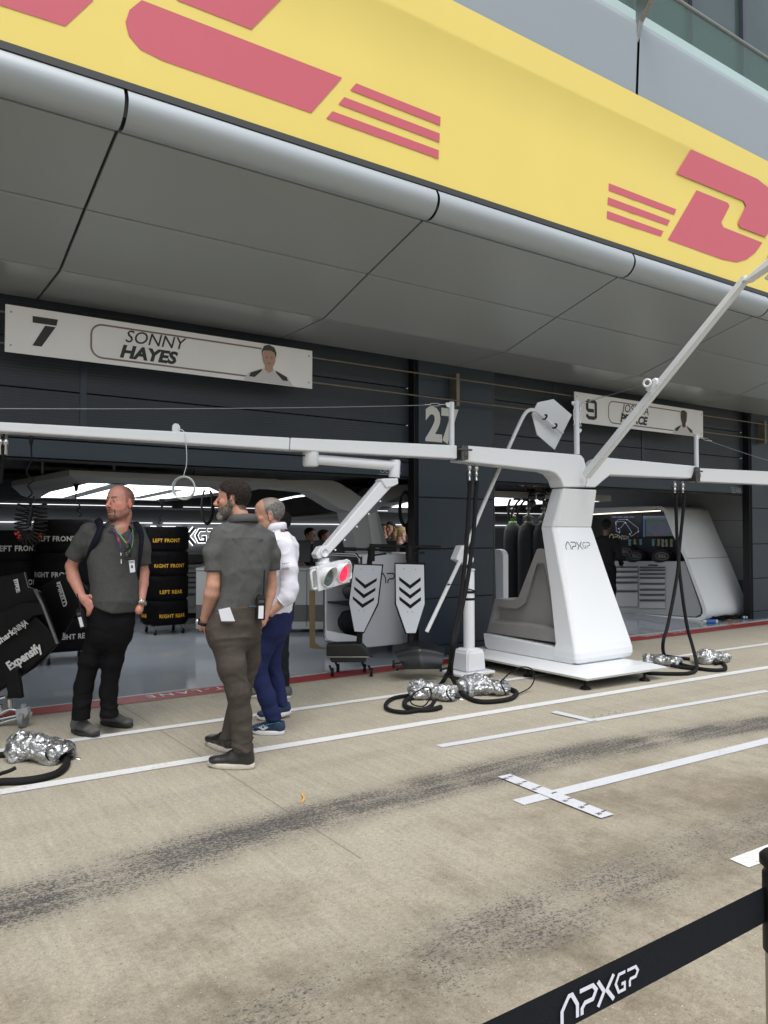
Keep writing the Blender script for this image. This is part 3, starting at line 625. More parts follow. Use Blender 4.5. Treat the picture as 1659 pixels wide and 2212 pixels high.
# ---- gantry
G = thing('pit_gantry', 'tall white pit equipment gantry with wedge shaped pedestal, side booms and logo', 'gantry', (6.45, 5.8, 0))
q = MB()
V = [(5.72, 4.90, .10), (6.86, 4.86, .10), (6.86, 6.9, .10), (5.72, 6.9, .10), (5.70, 4.88, .125), (6.88, 4.84, .125), (6.88, 6.9, .125), (5.70, 6.9, .125), (5.78, 5.02, .15), (6.82, 5.0, .15), (6.82, 6.85, .15), (5.80, 6.85, .15)]
q.add(V, [(3, 2, 1, 0), (8, 9, 10, 11)]+[(a*4+i, a*4+(i+1) % 4, a*4+4+(i+1) % 4, a*4+4+i) for a in (0, 1) for i in range(4)]); q.build('base_plate', WHITE, G)
for x, y in ((5.80, 4.99), (5.80, 5.75), (6.62, 4.93), (6.7, 6.3), (5.85, 6.5)):
    q = MB(); q.lathe((x, y, 0), [(.055, 0), (.052, .012), (.035, .026), (.014, .035), (.012, .10)], 18); q.build('levelling_foot', RUBBER, G)
q = MB(); q.span((5.98, 5.2, .05), (6.7, 6.7, .10)); q.span((5.9, 5.0, .06), (6.75, 5.06, .10)); q.build('underframe', BLACK, G)
CX0 = 6.445
def sec(z, yf, wf, c, th, dx=0):  # outline of the upright, front face with chamfers
    return (z, [(CX0+dx-wf, yf), (CX0+dx+wf, yf), (CX0+dx+wf+c, yf+c*.9), (CX0+dx+wf+c, yf+th), (CX0+dx-wf-c, yf+th), (CX0+dx-wf-c, yf+c*.9)])
S = [(.150, 5.385, .33, .02, .30, .055), (.156, 5.345, .385, .025, .32, .06), (.175, 5.322, .41, .03, .33, .065), (.21, 5.313, .42, .035, .33, .07), (.27, 5.318, .422, .035, .32, .07), (.34, 5.335, .412, .035, .28, .068), (.9, 5.49, .338, .04, .23, .035), (1.555, 5.675, .265, .045, .20, 0)]
q = MB(); b = bmesh.new(); V, F = blend_tower([sec(*s) for s in S]); vv = [b.verts.new(v) for v in V]; [b.faces.new([vv[i] for i in f]) for f in F]; bmesh.ops.recalc_face_normals(b, faces=b.faces)
es = [e for e in b.edges if len(e.link_faces) == 2 and .25 < e.calc_face_angle() and abs(e.verts[0].co.z-e.verts[1].co.z) > .01]; bmesh.ops.bevel(b, geom=es, offset=.007, segments=3, affect='EDGES')
q.bm(b, smooth=False); up = q.build('upright', WHITE, G)
q = MB(); fr = frame_from((CX0-.27, 5.61-.0035, 1.31), (1, 0, 0), (0, .272, 1)); logo_mb(q, frame_from(PY(*c5(836, 1130), 5.612), (1, 0, 0), (0, .275, 1)), 0, 0, .086, wd=.12, thick=.006); q.build('logo', mat('logo_ink', (.05, .05, .075), .5), up)
S = [(1.557, 5.675, .265, .045, .20), (1.965, 5.585, .25, .018, .17)]
q = MB(); b = bmesh.new(); V, F = blend_tower([sec(*s) for s in S]); vv = [b.verts.new(v) for v in V]; [b.faces.new([vv[i] for i in f]) for f in F]; bmesh.ops.recalc_face_normals(b, faces=b.faces)
bmesh.ops.bevel(b, geom=[e for e in b.edges if e.calc_face_angle() > .2], offset=.007, segments=3, affect='EDGES'); q.bm(b); q.build('neck', WHITE, G)
# foot and grey side body
P = lambda a, b_, X=6.07: PX(*c1(a, b_), X)
foot = [P(112, 1795), P(128, 1790), P(900, 1925), P(985, 1930), P(1060, 1900), P(1120, 2100), P(1060, 2140), P(175, 1990), P(145, 1965)]
q = MB(); pts = [L(6.07, 6.74, .325), L(6.07, 5.68, .30), L(6.07, 5.35, .30), L(6.07, 5.34, .20), L(6.07, 5.40, .152), L(6.07, 6.66, .152), L(6.07, 6.71, .18)]; q.prism(pts, (.76, 0, 0), bev=.012, seg=3); q.build('foot', WHITE, G)
O_ = [(660, 858), (780, 862), (938, 1850), (905, 1890), (107, 1772), (195, 1403), (400, 1412), (458, 1385)]
I_ = [(650, 1012), (725, 1010), (862, 1690), (872, 1735), (160, 1658), (205, 1485), (430, 1512), (520, 1450)]
J_ = [(655, 1040), (722, 1040), (838, 1680), (840, 1700), (235, 1625), (250, 1520), (450, 1520), (548, 1440)]
XA, XB, XC_ = 6.13, 6.145, 6.20
o0 = [P(*p, XA+.02) for p in O_]; cen = sum(o0)/8; o1 = [np.array([XA, *(cen[1:]+(p[1:]-cen[1:])*.975)]) for p in o0]; i1 = [P(*p, XA) for p in I_]; j1 = [P(*p, XC_) for p in J_]
o2 = [p+L(.58, 0, 0) for p in o0]; o3 = [p*L(0, 1, 1)+L(XA+.62, 0, 0) for p in o1]
q = MB(); V = o0+o1+i1+j1+o2+o3; F = []
def ring(a, b_): return [(a+i, a+(i+1) % 8, b_+(i+1) % 8, b_+i) for i in range(8)]
F += ring(0, 8)+ring(8, 16)+ring(16, 24)+ring(0, 32)+ring(32, 40); q.add(V, F)
b = bmesh.new(); fc = b.faces.new([b.verts.new(p.tolist()) for p in j1]); bmesh.ops.triangulate(b, faces=[fc]); q.bm(b)
b = bmesh.new(); fc = b.faces.new([b.verts.new(p.tolist()) for p in o3]); bmesh.ops.triangulate(b, faces=[fc]); q.bm(b); q.build('side_body', GREYP, G)
q = MB(); q.prism([P(775, 862, 6.17), P(800, 862, 6.17), P(985, 1840, 6.17), P(960, 1900, 6.17), P(905, 1905, 6.17), P(930, 1850, 6.17)], (.55, 0, 0), bev=.006); q.build('back_trim', WHITE2, G)
# arms spreading from the neck
YA = 5.585
A = lambda f, a, b_: PY(*f(a, b_), YA)
q = MB(); q.prism([A(c5, 822, 741), A(c5, 958, 738), A(c5, 972, 650), A(c5, 950, 560), A(c5, 930, 538), A(c5, 225, 480), A(c5, 190, 578), A(c5, 735, 640), A(c5, 775, 655), A(c5, 805, 690)], (0, .20, 0), bev=.016, seg=3); q.build('arm', WHITE, G)
q = MB(); q.prism([A(c5, 963, 738), A(c5, 1021, 741), A(c7, 700, 1320), A(c7, 745, 1284), A(c7, 1215, 1304), A(c7, 1242, 1232), A(c7, 722, 1182), A(c7, 695, 1192), A(c7, 615, 1265), A(c7, 612, 1300)], (0, .20, 0), bev=.014, seg=3); q.build('arm', WHITE, G)
# booms carried on from the arms
def boom(pts_top, pts_bot, dy, name='boom'):
    q = MB(); q.prism(pts_top+pts_bot[::-1], (0, dy, 0), bev=.012, seg=3); return q.build(name, WHITE, G)
boom([PY(-260, 897, YA), PY(627, 945, YA)], [PY(-260, 915, YA), PY(625, 972, YA)], .14)
boom([PY(629, 945, YA), PY(988, 962, YA)], [PY(627, 972, YA), PY(988, 991, YA)], .15)
boom([PY(1507, 1011, YA), PY(1659, 1018, YA), PY(1800, 1025, YA)], [PY(1509, 1040, YA), PY(1659, 1047, YA), PY(1800, 1054, YA)], .15)
def joint(px_, y0, y1):
    a = PY(px_, (y0+y1)/2, YA); q = MB(); h_ = abs(PY(px_, y0, YA)[2]-PY(px_, y1, YA)[2])
    q.box(a+L(0, .02, 0), (.07, .12, h_*.9), bev=.008); q.cyl(a+L(-.02, -.03, h_*.45), a+L(-.02, -.03, -h_*.52), .02, 12); q.cyl(a+L(.03, -.03, h_*.45), a+L(.03, -.03, -h_*.45), .014, 10)
    q.box(a+L(0, -.04, h_*.2), (.16, .03, .018), bev=.004); q.box(a+L(0, -.045, -.01), (.05, .03, .05), bev=.004); return q.build('boom_hinge', mat('hinge_metal', (.10, .10, .10), .35, .7), G)
joint(999, 962, 995); joint(1502, 1008, 1042)
# upright posts, shackles and stays
def post(pa, pb, r, Y, ears):
    a, b_ = PY(*pa, Y), PY(*pb, Y); a[0] = b_[0] = (a[0]+b_[0])/2; q = MB(); q.tube([b_, a-L(0, 0, .006), a], [r, r, r*.8], 18)
    for sx_, dz in ears: q.prism([a+L(sx_*r*.7, -.006, -.01-dz), a+L(sx_*(r+.04), -.006, -.012-dz), a+L(sx_*(r+.05), -.006, -.03-dz), a+L(sx_*(r+.03), -.006, -.055-dz), a+L(sx_*r*.7, -.006, -.06-dz)], (0, .012, 0), bev=.003)
    q.build('stay_post', WHITE2, G); return a
pa = post((974, 868), (977, 965), .027, 5.66, [(-1, 0)])
pb = post((c7(545, 852)), (c7(549, 1165)), .030, 5.66, [(-1, 0), (1, 0), (1, .29)])
pc = post((c7(1241, 1048)), (c7(1243, 1240)), .028, 5.66, [(1, 0)])
def turnbuckle(q, a, b_, r=.012):
    a, b_ = np.array(a), np.array(b_); d = (b_-a)/np.linalg.norm(b_-a); ln = np.linalg.norm(b_-a); s_ = np.cross(d, L(0, 1, 0)); s_ /= np.linalg.norm(s_)
    for sg in (-1, 1): q.tube([a+d*ln*.25+s_*r*sg, a+d*ln*.75+s_*r*sg], r*.3, 6)
    q.tube([a, a+d*ln*.3], r*.45, 8); q.tube([b_-d*ln*.3, b_], r*.45, 8); q.torus(a, r*.9, r*.35, s_, 12, 6); q.torus(b_, r*.9, r*.35, s_, 12, 6); return d
def stay(a, b_, name='stay_cable', tb=.22, gap=.05):
    a, b_ = np.array(a), np.array(b_); d = (b_-a)/np.linalg.norm(b_-a); q = MB(); turnbuckle(q, a+d*gap, a+d*(gap+tb)); q.build('turnbuckle', STEEL, G)
    q = MB(); n = 14; pts = [a+(b_-a)*t+L(0, 0, -.02*4*t*(1-t)) for t in np.linspace((gap+tb)/np.linalg.norm(b_-a), 1, n)]; q.tube(pts, .0035, 6); return q.build(name, DSTEEL, G)
stay(pa+L(-.05, 0, -.03), PY(0, 899, 5.62)+L(-.6, 0, 0)); stay(pc+L(.05, 0, -.03), PY(1700, 1003, 5.66)+L(.4, 0, -.06))
q = MB(); e = PY(0, 899, 5.62)+L(-.6, 0, 0); q.cyl(e, e-L(0, 0, .35), .02, 12); q.build('stay_post', WHITE2, G)
for s_, x_ in ((-1, -.045), (1, .047)):
    q = MB(); turnbuckle(q, pb+L(x_, -.01, -.05), pb+L(x_*1.05, -.01, -.27)); q.build('turnbuckle', STEEL, G)
# lamp boom rising over the lane
X6 = 6.445
def PXq(f, a, b_): return PX(*f(a, b_), X6)
e0 = PXq(c7, 600, 1225); e1 = PX(1614, 598, X6); e0[2] -= .12
dr = (e1-e0)/np.linalg.norm(e1-e0); up2 = np.cross(L(1, 0, 0), dr); q = MB()
wd_ = .058
def sect(c, h_, w_=.05): return [c+L(-w_, 0, 0)+up2*h_, c+L(w_, 0, 0)+up2*h_, c+L(w_, 0, 0)-up2*h_, c+L(-w_, 0, 0)-up2*h_]
b = bmesh.new(); cs_ = [b.verts.new(p.tolist()) for p in sect(e0, .046, .040)]; ce = [b.verts.new(p.tolist()) for p in sect(e1, .034, .034)]; b.faces.new(cs_[::-1]); b.faces.new(ce); [b.faces.new((cs_[i], cs_[(i+1) % 4], ce[(i+1) % 4], ce[i])) for i in range(4)]
bmesh.ops.recalc_face_normals(b, faces=b.faces); bmesh.ops.bevel(b, geom=list(b.edges), offset=.012, segments=2, affect='EDGES'); q.bm(b); q.build('lamp_boom', WHITE, G)
mid = PX(*c7(1000, 770), X6); q = MB()
q.box(mid, (.085, .15, .085), rot=Matrix.Rotation(math.atan2(dr[2], dr[1]), 3, 'X'), bev=.01)
q.build('boom_collar', WHITE2, G); q = MB(); q.torus(mid+L(-.075, .03, .03), .035, .012, (1, .3, 0), 16, 8); q.build('shackle', WHITE2, G)
for i in range(4):
    q = MB(); cc = mid+dr*(-.045 if i < 2 else .045)+up2*(.03 if i % 2 else -.03); q.cyl(cc+L(-.040, 0, 0), cc+L(-.052, 0, 0), .010, 10); q.build('bolt', WHITE2, G)
q = MB(); a = pb+L(.05, 0, -.03); b_ = mid+L(-.08, .03, .02); d = (b_-a)/np.linalg.norm(b_-a); turnbuckle(q, a+d*.03, a+d*.22); turnbuckle(q, a+d*.24, a+d*.40, .009); q.build('turnbuckle', STEEL, G)
q = MB(); q.tube([a+d*.4, b_], .0035, 6); q.build('stay_cable', DSTEEL, G)
# lamp head
q = MB(); hb = e1+L(0, -.02, .0); q.prism([hb+L(-.05, .05, -.04), hb+L(-.05, -.20, .10), hb+L(-.05, -.26, .09), hb+L(-.05, -.26, .05), hb+L(-.05, .0, -.05)], (.10, 0, 0), bev=.008)
q.prism([hb+L(.02, -.12, -.035), hb+L(.02, -.46, .13), hb+L(.02, -.62, .10), hb+L(.02, -.60, .05), hb+L(.02, -.12, -.06)], (.42, 0, 0), bev=.01); lh = q.build('lamp_head', WHITE, G)
q = MB(); q.prism([hb+L(.10, -.22, -.02), hb+L(.10, -.50, .075), hb+L(.10, -.50, .055), hb+L(.10, -.22, -.04)], (.26, 0, 0), bev=.006); q.build('lens_plate', mat('lens_grey', (.35, .37, .37), .3), lh)
# ---- hoses on the gantry arms with foil-covered wheel guns
FOIL = mat('crumpled_foil', (.42, .43, .44), .40, 1.0, noise=.08, nscale=20)
FOILIN = mat('foil_lining', (.33, .33, .32), .5, noise=.15, nscale=30)
HOSE = mat('hose_sleeve', (.007, .007, .0075), .75, noise=.25, nscale=70, bump=.5, bscale=160, spec=.25)
def fitting(q, top, r=.016):
    z = top[2]; q.lathe((top[0], top[1], z-.20), [(.010, 0), (.013, .004), (.014, .05), (.010, .055), (.010, .075), (.017, .08), (.017, .105), (.011, .11), (.013, .13), (.022, .135), (.022, .165), (.015, .17), (.015, .20)], 12)
def hose(pts, r=.019, name='air_hose', label='', parent=None, n=9, group=None):
    q = MB(); q.tube(spline(pts, 9), r, n); o = q.build(name, HOSE, parent)
    if parent is None: tag(o, label, 'hose', group)
    return o
YH = 5.64
def bundle(name, label, heads, runs, group):
    t = thing(name, label, 'hose', (*PY(*heads[0], YH)[:2], 0), group)
    for hp in heads:
        a = PY(*hp, YH); a[1] = YH+.02; q = MB(); fitting(q, a); q.build('coupling', STEEL, t)
    for r_ in runs: hose(r_[0], r_[1], 'sleeve', parent=t)
    return t
def H5(a, b_, Y=YH): return PY(*c5(a, b_), Y)
def W5(x, y, z=.02): return PZ(x, y, z)
g1 = [H5(240, 700), H5(232, 800), H5(215, 1100, 5.60), H5(185, 1400, 5.55), H5(150, 1600, 5.50), H5(125, 1750, 5.45)]
e5 = lambda a, b_, z=.022: PZ(*cq(a, b_), z)
r1_ = g1+[PZ(*cq(640, 190), .14), e5(600, 280, .10), e5(540, 360), e5(420, 440), e5(250, 480), e5(225, 540), e5(330, 580), e5(480, 575), e5(560, 555)]
g2 = [H5(283, 700), H5(272, 800), H5(262, 1000, 5.61), H5(225, 1300, 5.56), H5(175, 1550, 5.50), H5(135, 1750, 5.45)]
r2_ = g2+[PZ(*cq(655, 220), .14), e5(690, 330, .08), e5(770, 440), e5(900, 500), e5(1080, 500), e5(1220, 470), e5(1265, 420), e5(1200, 385), e5(1130, 385)]
bundle('air_hose', 'pair of thick black sleeved hoses hanging from the left gantry arm to the ground', [c5(242, 585), c5(285, 590)], [(r1_, .021), (r2_, .021), (spline([e5(500, 500, .06), e5(440, 560), e5(240, 600), e5(80, 580), e5(45, 530), e5(120, 470), e5(300, 440), e5(380, 430)], 3), .017), ([H5(215, 650), H5(225, 760), H5(222, 950, 5.62)], .004), ([H5(255, 650), H5(268, 760), H5(262, 950, 5.62)], .004), (spline([e5(1110, 330, .09), e5(1200, 240, .20), e5(1330, 180, .27), e5(1420, 215, .22), e5(1430, 300, .12), e5(1380, 380, .03), e5(1270, 435)], 2), .006), (spline([e5(450, 370, .16), e5(390, 380, .16), e5(300, 440, .10), e5(285, 520, .03), e5(400, 545), e5(470, 440, .10), e5(455, 375, .16)], 2), .006)], 'hose sets on the gantry')
e6 = lambda a, b_, z=.022: PZ(*cr_(a, b_), z); H6 = lambda a, b_, Y=YH: PY(*c6(a, b_), Y)
a1 = [H6(570, 775), H6(572, 870), H6(578, 1050), H6(588, 1200, 5.6), H6(560, 1400, 5.55), H6(520, 1600, 5.5), H6(492, 1700, 5.45), e6(570, 600, .08), e6(640, 650), e6(760, 710), e6(1000, 760), e6(1180, 765), e6(1215, 740), e6(1180, 690), e6(1100, 700)]
a2 = [H6(622, 775), H6(618, 870), H6(600, 1050), H6(590, 1200, 5.62), H6(610, 1400, 5.55), H6(640, 1600, 5.5), H6(672, 1720, 5.42), e6(900, 640, .08), e6(910, 750, .03), e6(850, 795), e6(700, 805), e6(400, 795), e6(330, 760)]
bundle('air_hose', 'pair of black hoses crossing each other below the right gantry arm', [c6(572, 700), c6(622, 700)], [(a1, .020), (a2, .020), ([e6(600, 620), e6(720, 640), e6(840, 650)], .019), ([e6(640, 720, .03), e6(780, 740), e6(880, 750)], .019), ([H6(545, 730), H6(560, 850), H6(570, 1000)], .004), ([H6(596, 730), H6(608, 850), H6(600, 980)], .004)], 'hose sets on the gantry')
def foil_bag(cx, cy, ln, wd, ht, ang, label, seed, open_end=True):
    ht *= .88; wd *= .95; ln *= .84
    ca, sa = math.cos(ang), math.sin(ang); A_ = L(ca, sa, 0); B_ = L(-sa, ca, 0); o = L(cx, cy, 0)
    m_ = ln*.75; F_ = Field(np.arange(cx-m_, cx+m_, .0105), np.arange(cy-m_, cy+m_, .0105), np.arange(-.02, ht*1.5, .0105))
    F_.op(cone(o-A_*ln*.30+L(0, 0, ht*.52), o+A_*ln*.02+L(0, 0, ht*.50), ht*.52, ht*.46), .03); F_.op(cone(o+A_*ln*.02+L(0, 0, ht*.45), o+A_*ln*.36+L(0, 0, ht*.34), wd*.5, wd*.62, (L(0, 0, 1), .55)), .05)
    F_.op(cone(o-A_*ln*.28-B_*wd*.35+L(0, 0, ht*.3), o-A_*ln*.1+B_*wd*.2+L(0, 0, ht*.45), ht*.3, ht*.36), .04)
    if open_end: F_.op(ell(o+A_*(ln*.60)+L(0, 0, ht*.20), (wd*.42, wd*.42, ht*.30)), .01, 'sub')
    F_.clip(lambda P: .004-P[..., 2]); V, Fc = F_.mesh(); V = relax(V, Fc, 2); N_ = vnormals(V, Fc)
    Q = V+seed*3.1; w1 = np.abs(vnoise(Q+vnoise(Q, 9)[:, None]*.04, 16)); w2 = np.abs(vnoise(Q*L(1, 1, 1.6)+.5, 34)); w3 = np.abs(vnoise(Q+7, 70))
    V = V+N_*((w1*.034+w2*.010)-.008)[:, None]; V[:, 2] = np.maximum(V[:, 2], .004)
    t = thing('wheel_gun', label, 'wheel gun', (cx, cy, 0), 'wheel guns under foil covers')
    V = V+rng.normal(0, .0012, V.shape); fo = soft('foil_cover', V, Fc, FOIL, t); fo.data.polygons.foreach_set('use_smooth', [False]*len(Fc))
    q = MB(); tip = o+A_*ln*.40+L(0, 0, ht*.28); q.cyl(tip-A_*.08, tip+A_*.05, .028, 14); q.cyl(tip+A_*.03-L(0, 0, .01), tip+A_*.10-L(0, 0, .02)+B_*.03, .016, 12); q.build('gun_body', mat('gun_black', (.02, .02, .022), .35, .3), t)
    q = MB(); q.cyl(tip+A_*.02+B_*.04-L(0, 0, .035), tip+A_*.13+B_*.06-L(0, 0, .055), .013, 12); q.build('hose_coupling', STEEL, t)
    pts = []
    for a in np.linspace(0, 2*math.pi, 20, endpoint=False): pts.append(o+A_*(ln*.43+.02*math.sin(a*2))+B_*math.cos(a)*wd*.60+L(0, 0, max(.012, ht*.36+math.sin(a)*ht*.36)))
    q = MB(); q.tube(pts, .007, 7, closed=True); q.build('bag_rim', RUBBER, t)
    return t
p_ = PZ(930, 1510); foil_bag(p_[0], p_[1], .50, .20, .18, math.atan2(-.35, .30), 'wheel gun in a foil bag lying between two hose coils left of the stanchion', 1)
p_ = PZ(1040, 1500); foil_bag(p_[0], p_[1], .52, .19, .20, math.atan2(-.3, .50), 'plump foil covered wheel gun lying in front of the stanchion base', 2, False)
p_ = PZ(1535, 1432); foil_bag(p_[0], p_[1], .50, .20, .17, math.atan2(-.02, .5), 'bright foil covered wheel gun right of the crossing hoses', 3, False)
p_ = PZ(1425, 1436); foil_bag(p_[0], p_[1], .48, .18, .13, math.atan2(-.45, .2), 'flattened foil covered wheel gun behind the right corner of the gantry base', 4)
p_ = PZ(78, 1640); foil_bag(p_[0], p_[1], .46, .23, .19, math.atan2(-.42, .42), 'crumpled foil covered wheel gun nearest the camera at the left edge', 5)
ew = lambda a, b_, z=.02: PZ(*cw(a, b_), z)
hose([ew(-200, 2090), ew(0, 2040), ew(200, 2030), ew(400, 2000), ew(560, 1950), ew(640, 1870), ew(640, 1800)], .024, label='thick black hose curving in front of the nearest foil covered gun')
hose([ew(-200, 1770), ew(0, 1775), ew(80, 1775)], .018, label='black hose end entering the picture at the left edge behind the foil bag')
hose([ew(-100, 2010, .03), ew(0, 1960, .05), ew(90, 1930, .06), ew(150, 1900, .07)], .012, label='thin black hose leading to the steel coupling of the nearest wheel gun')
# ---- stanchion with leaning lollipop pole
S_ = thing('pole_stand', 'white pedestal stand holding a long leaning pole beside the hoses', 'stand', (5.28, 6.1, 0))
bx = 5.30; by = 6.10
q = MB(); q.box((bx-.02, by, .055), (.46, .34, .03), bev=.008); q.build('base_plate', WHITE2, S_)
for dx, dy in ((-.20, -.14), (.18, -.14), (-.20, .14), (.18, .14)):
    q = MB(); q.cyl((bx+dx, by+dy, 0), (bx+dx, by+dy, .045), .018, 10); q.build('levelling_foot', DSTEEL, S_)
q = MB(); b = bmesh.new(); V, F = blend_tower([(.07, [(bx-.13, by-.12), (bx+.13, by-.12), (bx+.13, by+.12), (bx-.13, by+.12)]), (.27, [(bx-.12, by-.11), (bx+.12, by-.11), (bx+.12, by+.11), (bx-.12, by+.11)]), (.30, [(bx-.09, by-.09), (bx+.09, by-.09), (bx+.09, by+.09), (bx-.09, by+.09)])]); vv = [b.verts.new(v) for v in V]; [b.faces.new([vv[i] for i in f]) for f in F]; bmesh.ops.recalc_face_normals(b, faces=b.faces); bmesh.ops.bevel(b, geom=[e for e in b.edges if e.calc_face_angle() > .3], offset=.015, segments=3, affect='EDGES'); q.bm(b); q.build('base_housing', WHITE2, S_)
ztop = PY(1012, 1232, by)[2]; q = MB(); q.tube([(bx, by, .28), (bx, by, ztop-.01), (bx, by, ztop)], [.058, .058, .050], 28); q.lathe((bx, by, ztop), [(.066, 0), (.066, .014), (.05, .018)], 24); q.build('column', WHITE2, S_)
for z in (PY(1010, 1279, by)[2], PY(1010, 1294, by)[2]):
    q = MB(); q.lathe((bx, by, z-.012), [(.0595, 0), (.061, .002), (.061, .024), (.0595, .026)], 28); q.build('strap', BLACK, S_)
p0 = PY(*c5(-35, 1660), by-.10); pc_ = PY(*c5(215, 1155), by-.10); p3 = PY(*c5(585, 290), by-.35)
q = MB(); a = PY(*c5(190, 1150), by-.05); q.prism([PY(*c5(x, y), by-.12) for x, y in ((185, 1105), (215, 1100), (230, 1160), (265, 1180), (262, 1205), (240, 1215), (215, 1225), (152, 1190))], (0, .10, 0), bev=.01, seg=3); q.build('clamp', WHITE2, S_)
q = MB(); q.torus((bx, by, PY(1010, 1279, by)[2]+.02), .075, .007, (.3, 0, 1), 24, 6); mm = PY(*c5(100, 1345), by-.10); q.tube([mm, L(bx-.05, by-.05, mm[2]-.02)], .009, 6); q.build('tie_strap', BLACK, S_)
pole = [PY(*c5(-115, 1665), by-.12), PY(*c5(200, 1130), by-.12)]
bt = lambda a, b_, Y: PY(*c5(a, b_), Y)
YP = by-.16
up_ = spline([bt(-32, 1640, YP+.1), bt(95, 1370, YP+.08), bt(210, 1120, YP+.04), bt(330, 830, YP), bt(450, 560, YP-.04), bt(530, 380, YP-.07), bt(575, 290, YP-.09), bt(605, 262, YP-.10), bt(640, 262, YP-.11), bt(680, 290, YP-.11), bt(745, 345, YP-.11), bt(812, 402, YP-.11)], 6)
PO = thing('lollipop_pole', 'long bent white pole with a blank hexagonal board, clipped to the stand', 'pole', (5.2, 6.0, .2))
q = MB(); q.tube(up_, .020, 14); q.build('pole', WHITE2, PO)
YB = YP-.05
hexp = [PY(*c7(a, b_), YB) for a, b_ in ((322, 862), (413, 843), (520, 935), (505, 965), (420, 1138), (318, 1050), (288, 930))]
q = MB(); q.prism(hexp, (0, .012, 0), bev=.003); q.build('board', WHITE, PO)
for a, b_ in ((362, 948), (420, 1000)):
    c_ = PY(*c7(a, b_), YP-.11); ax = bt(812, 402, YP)-bt(680, 290, YP); q = MB(); q.torus(c_, .027, .010, ax, 16, 7); q.build('clip', BLACK, PO)
# ---- signal light hanging from the boom
T = thing('signal_light', 'white two lens pit signal hanging from the boom on a jointed arm, red lens lit', 'signal light', PY(*c4(228, 150), 5.66))
YT = 5.66; A4 = lambda a, b_, Y=YT: PY(*c4(a, b_), Y)
q = MB(); a = A4(228, 140); b_ = A4(227, 252); a[0] = b_[0]; q.tube([a, b_+L(0, 0, .012), b_], [.068, .068, .058], 26); q.build('mount', WHITE2, T)
q = MB(); q.tube([A4(255, 200), A4(835, 248)], .044, 22); q.build('upper_arm', WHITE2, T)
q = MB(); a = A4(838, 205); b_ = A4(832, 332); q.tube([a, a-L(0, 0, .01), b_], [.045, .052, .050], 22); q.build('swivel', WHITE2, T)
q = MB(); q.prism([A4(*p, YT-.06) for p in ((740, 350), (760, 338), (862, 338), (866, 378), (820, 400), (775, 405))], (0, .11, 0), bev=.008); q.build('knuckle', WHITE2, T)
q = MB(); q.prism([A4(*p, YT-.045) for p in ((742, 355), (790, 345), (822, 380), (815, 402), (368, 885), (330, 910), (282, 925), (265, 890), (300, 835), (345, 825))], (0, .09, 0), bev=.01, seg=3)
q.build('lower_arm', WHITE2, T)
for p, r in (((795, 372), .038), ((327, 878), .038)):
    q = MB(); c_ = A4(*p, YT-.045); q.lathe(c_, [(r, 0), (r, .012), (r*.8, .014), (r*.8, .009)], 24, axis=(0, -1, 0)); q.build('pivot_cap', WHITE2, T)
for t_ in (.15, .35, .55, .75, .9):
    c_ = A4(780, 420, YT-.046)*(1-t_)+A4(345, 890, YT-.046)*t_; q = MB(); q.cyl(c_+L(.02, 0, -.02), c_+L(.02, -.006, -.02), .008, 8); q.build('bolt', WHITE2, T)
c_ = A4(320, 925); q = MB(); q.lathe(c_-L(0, 0, .12), [(.052, 0), (.052, .05), (.066, .052), (.066, .095), (.048, .10), (.048, .13)], 26); q.build('collar', WHITE2, T)
# housing
hc = PY(*c4(360, 1037), 5.55); yaw = R(20); Rz = Matrix.Rotation(yaw, 3, 'Z') @ Matrix.Rotation(R(-7.5), 3, 'Y')
def HT(x, y, z): v = Rz @ Vector((x, y, z)); return hc+np.array(v)
q = MB(); q.box(hc, (.40, .075, .185), rot=Rz, bev=.008); q.box(HT(0, -.045, 0), (.415, .02, .20), rot=Rz, bev=.006); bh = q.build('housing', WHITE2, T)
for sx_ in (-1, 1):
    q = MB(); q.tube([HT(sx_*.195, -.03, .075), HT(sx_*.245, -.03, .075), HT(sx_*.258, -.03, .060), HT(sx_*.258, -.03, -.060), HT(sx_*.245, -.03, -.075), HT(sx_*.195, -.03, -.075)], .010, 10); q.build('handle', WHITE2, T)
    c0 = HT(sx_*.098, -.056, 0); ax = np.array(Rz @ Vector((0, -1, 0))); e_ = np.array(Rz @ Vector((1, 0, 0))); g_ = np.array(Rz @ Vector((0, 0, 1)))
    V = []; F = []; n = 32
    for k in range(n+1):
        t_ = 2*math.pi*k/n; d = e_*math.cos(t_)+g_*math.sin(t_); hood = .022+.048*max(0, math.sin(t_)*.8+.45)
        for rr, dd in ((.084, 0), (.084, hood), (.078, hood), (.078, 0)): V.append(c0+d*rr+ax*dd)
    for k in range(n):
        for j in range(3): F.append((k*4+j, k*4+j+1, k*4+5+j, k*4+4+j))
    q = MB(); q.add(V, F, 0, True); q.build('lens_hood', WHITE2, bh)
    q = MB(); q.lathe(c0, [(.078, 0), (.076, .004), (.05, .014), (.0, .018)], 30, axis=ax)
    q.build('lens', mat('unlit_green_lens', (.07, .115, .095), .2, spec=.7) if sx_ < 0 else mat('lit_red_lens', (.8, .02, .06), .3, emit=(1.0, .012, .06), es=.95), bh)
q = MB(); q.tube(spline([A4(200, 170, YT), A4(170, 175, YT-.03), A4(150, 190, YT-.06)], 5), .006, 6); q.build('cable', BLACK, T)
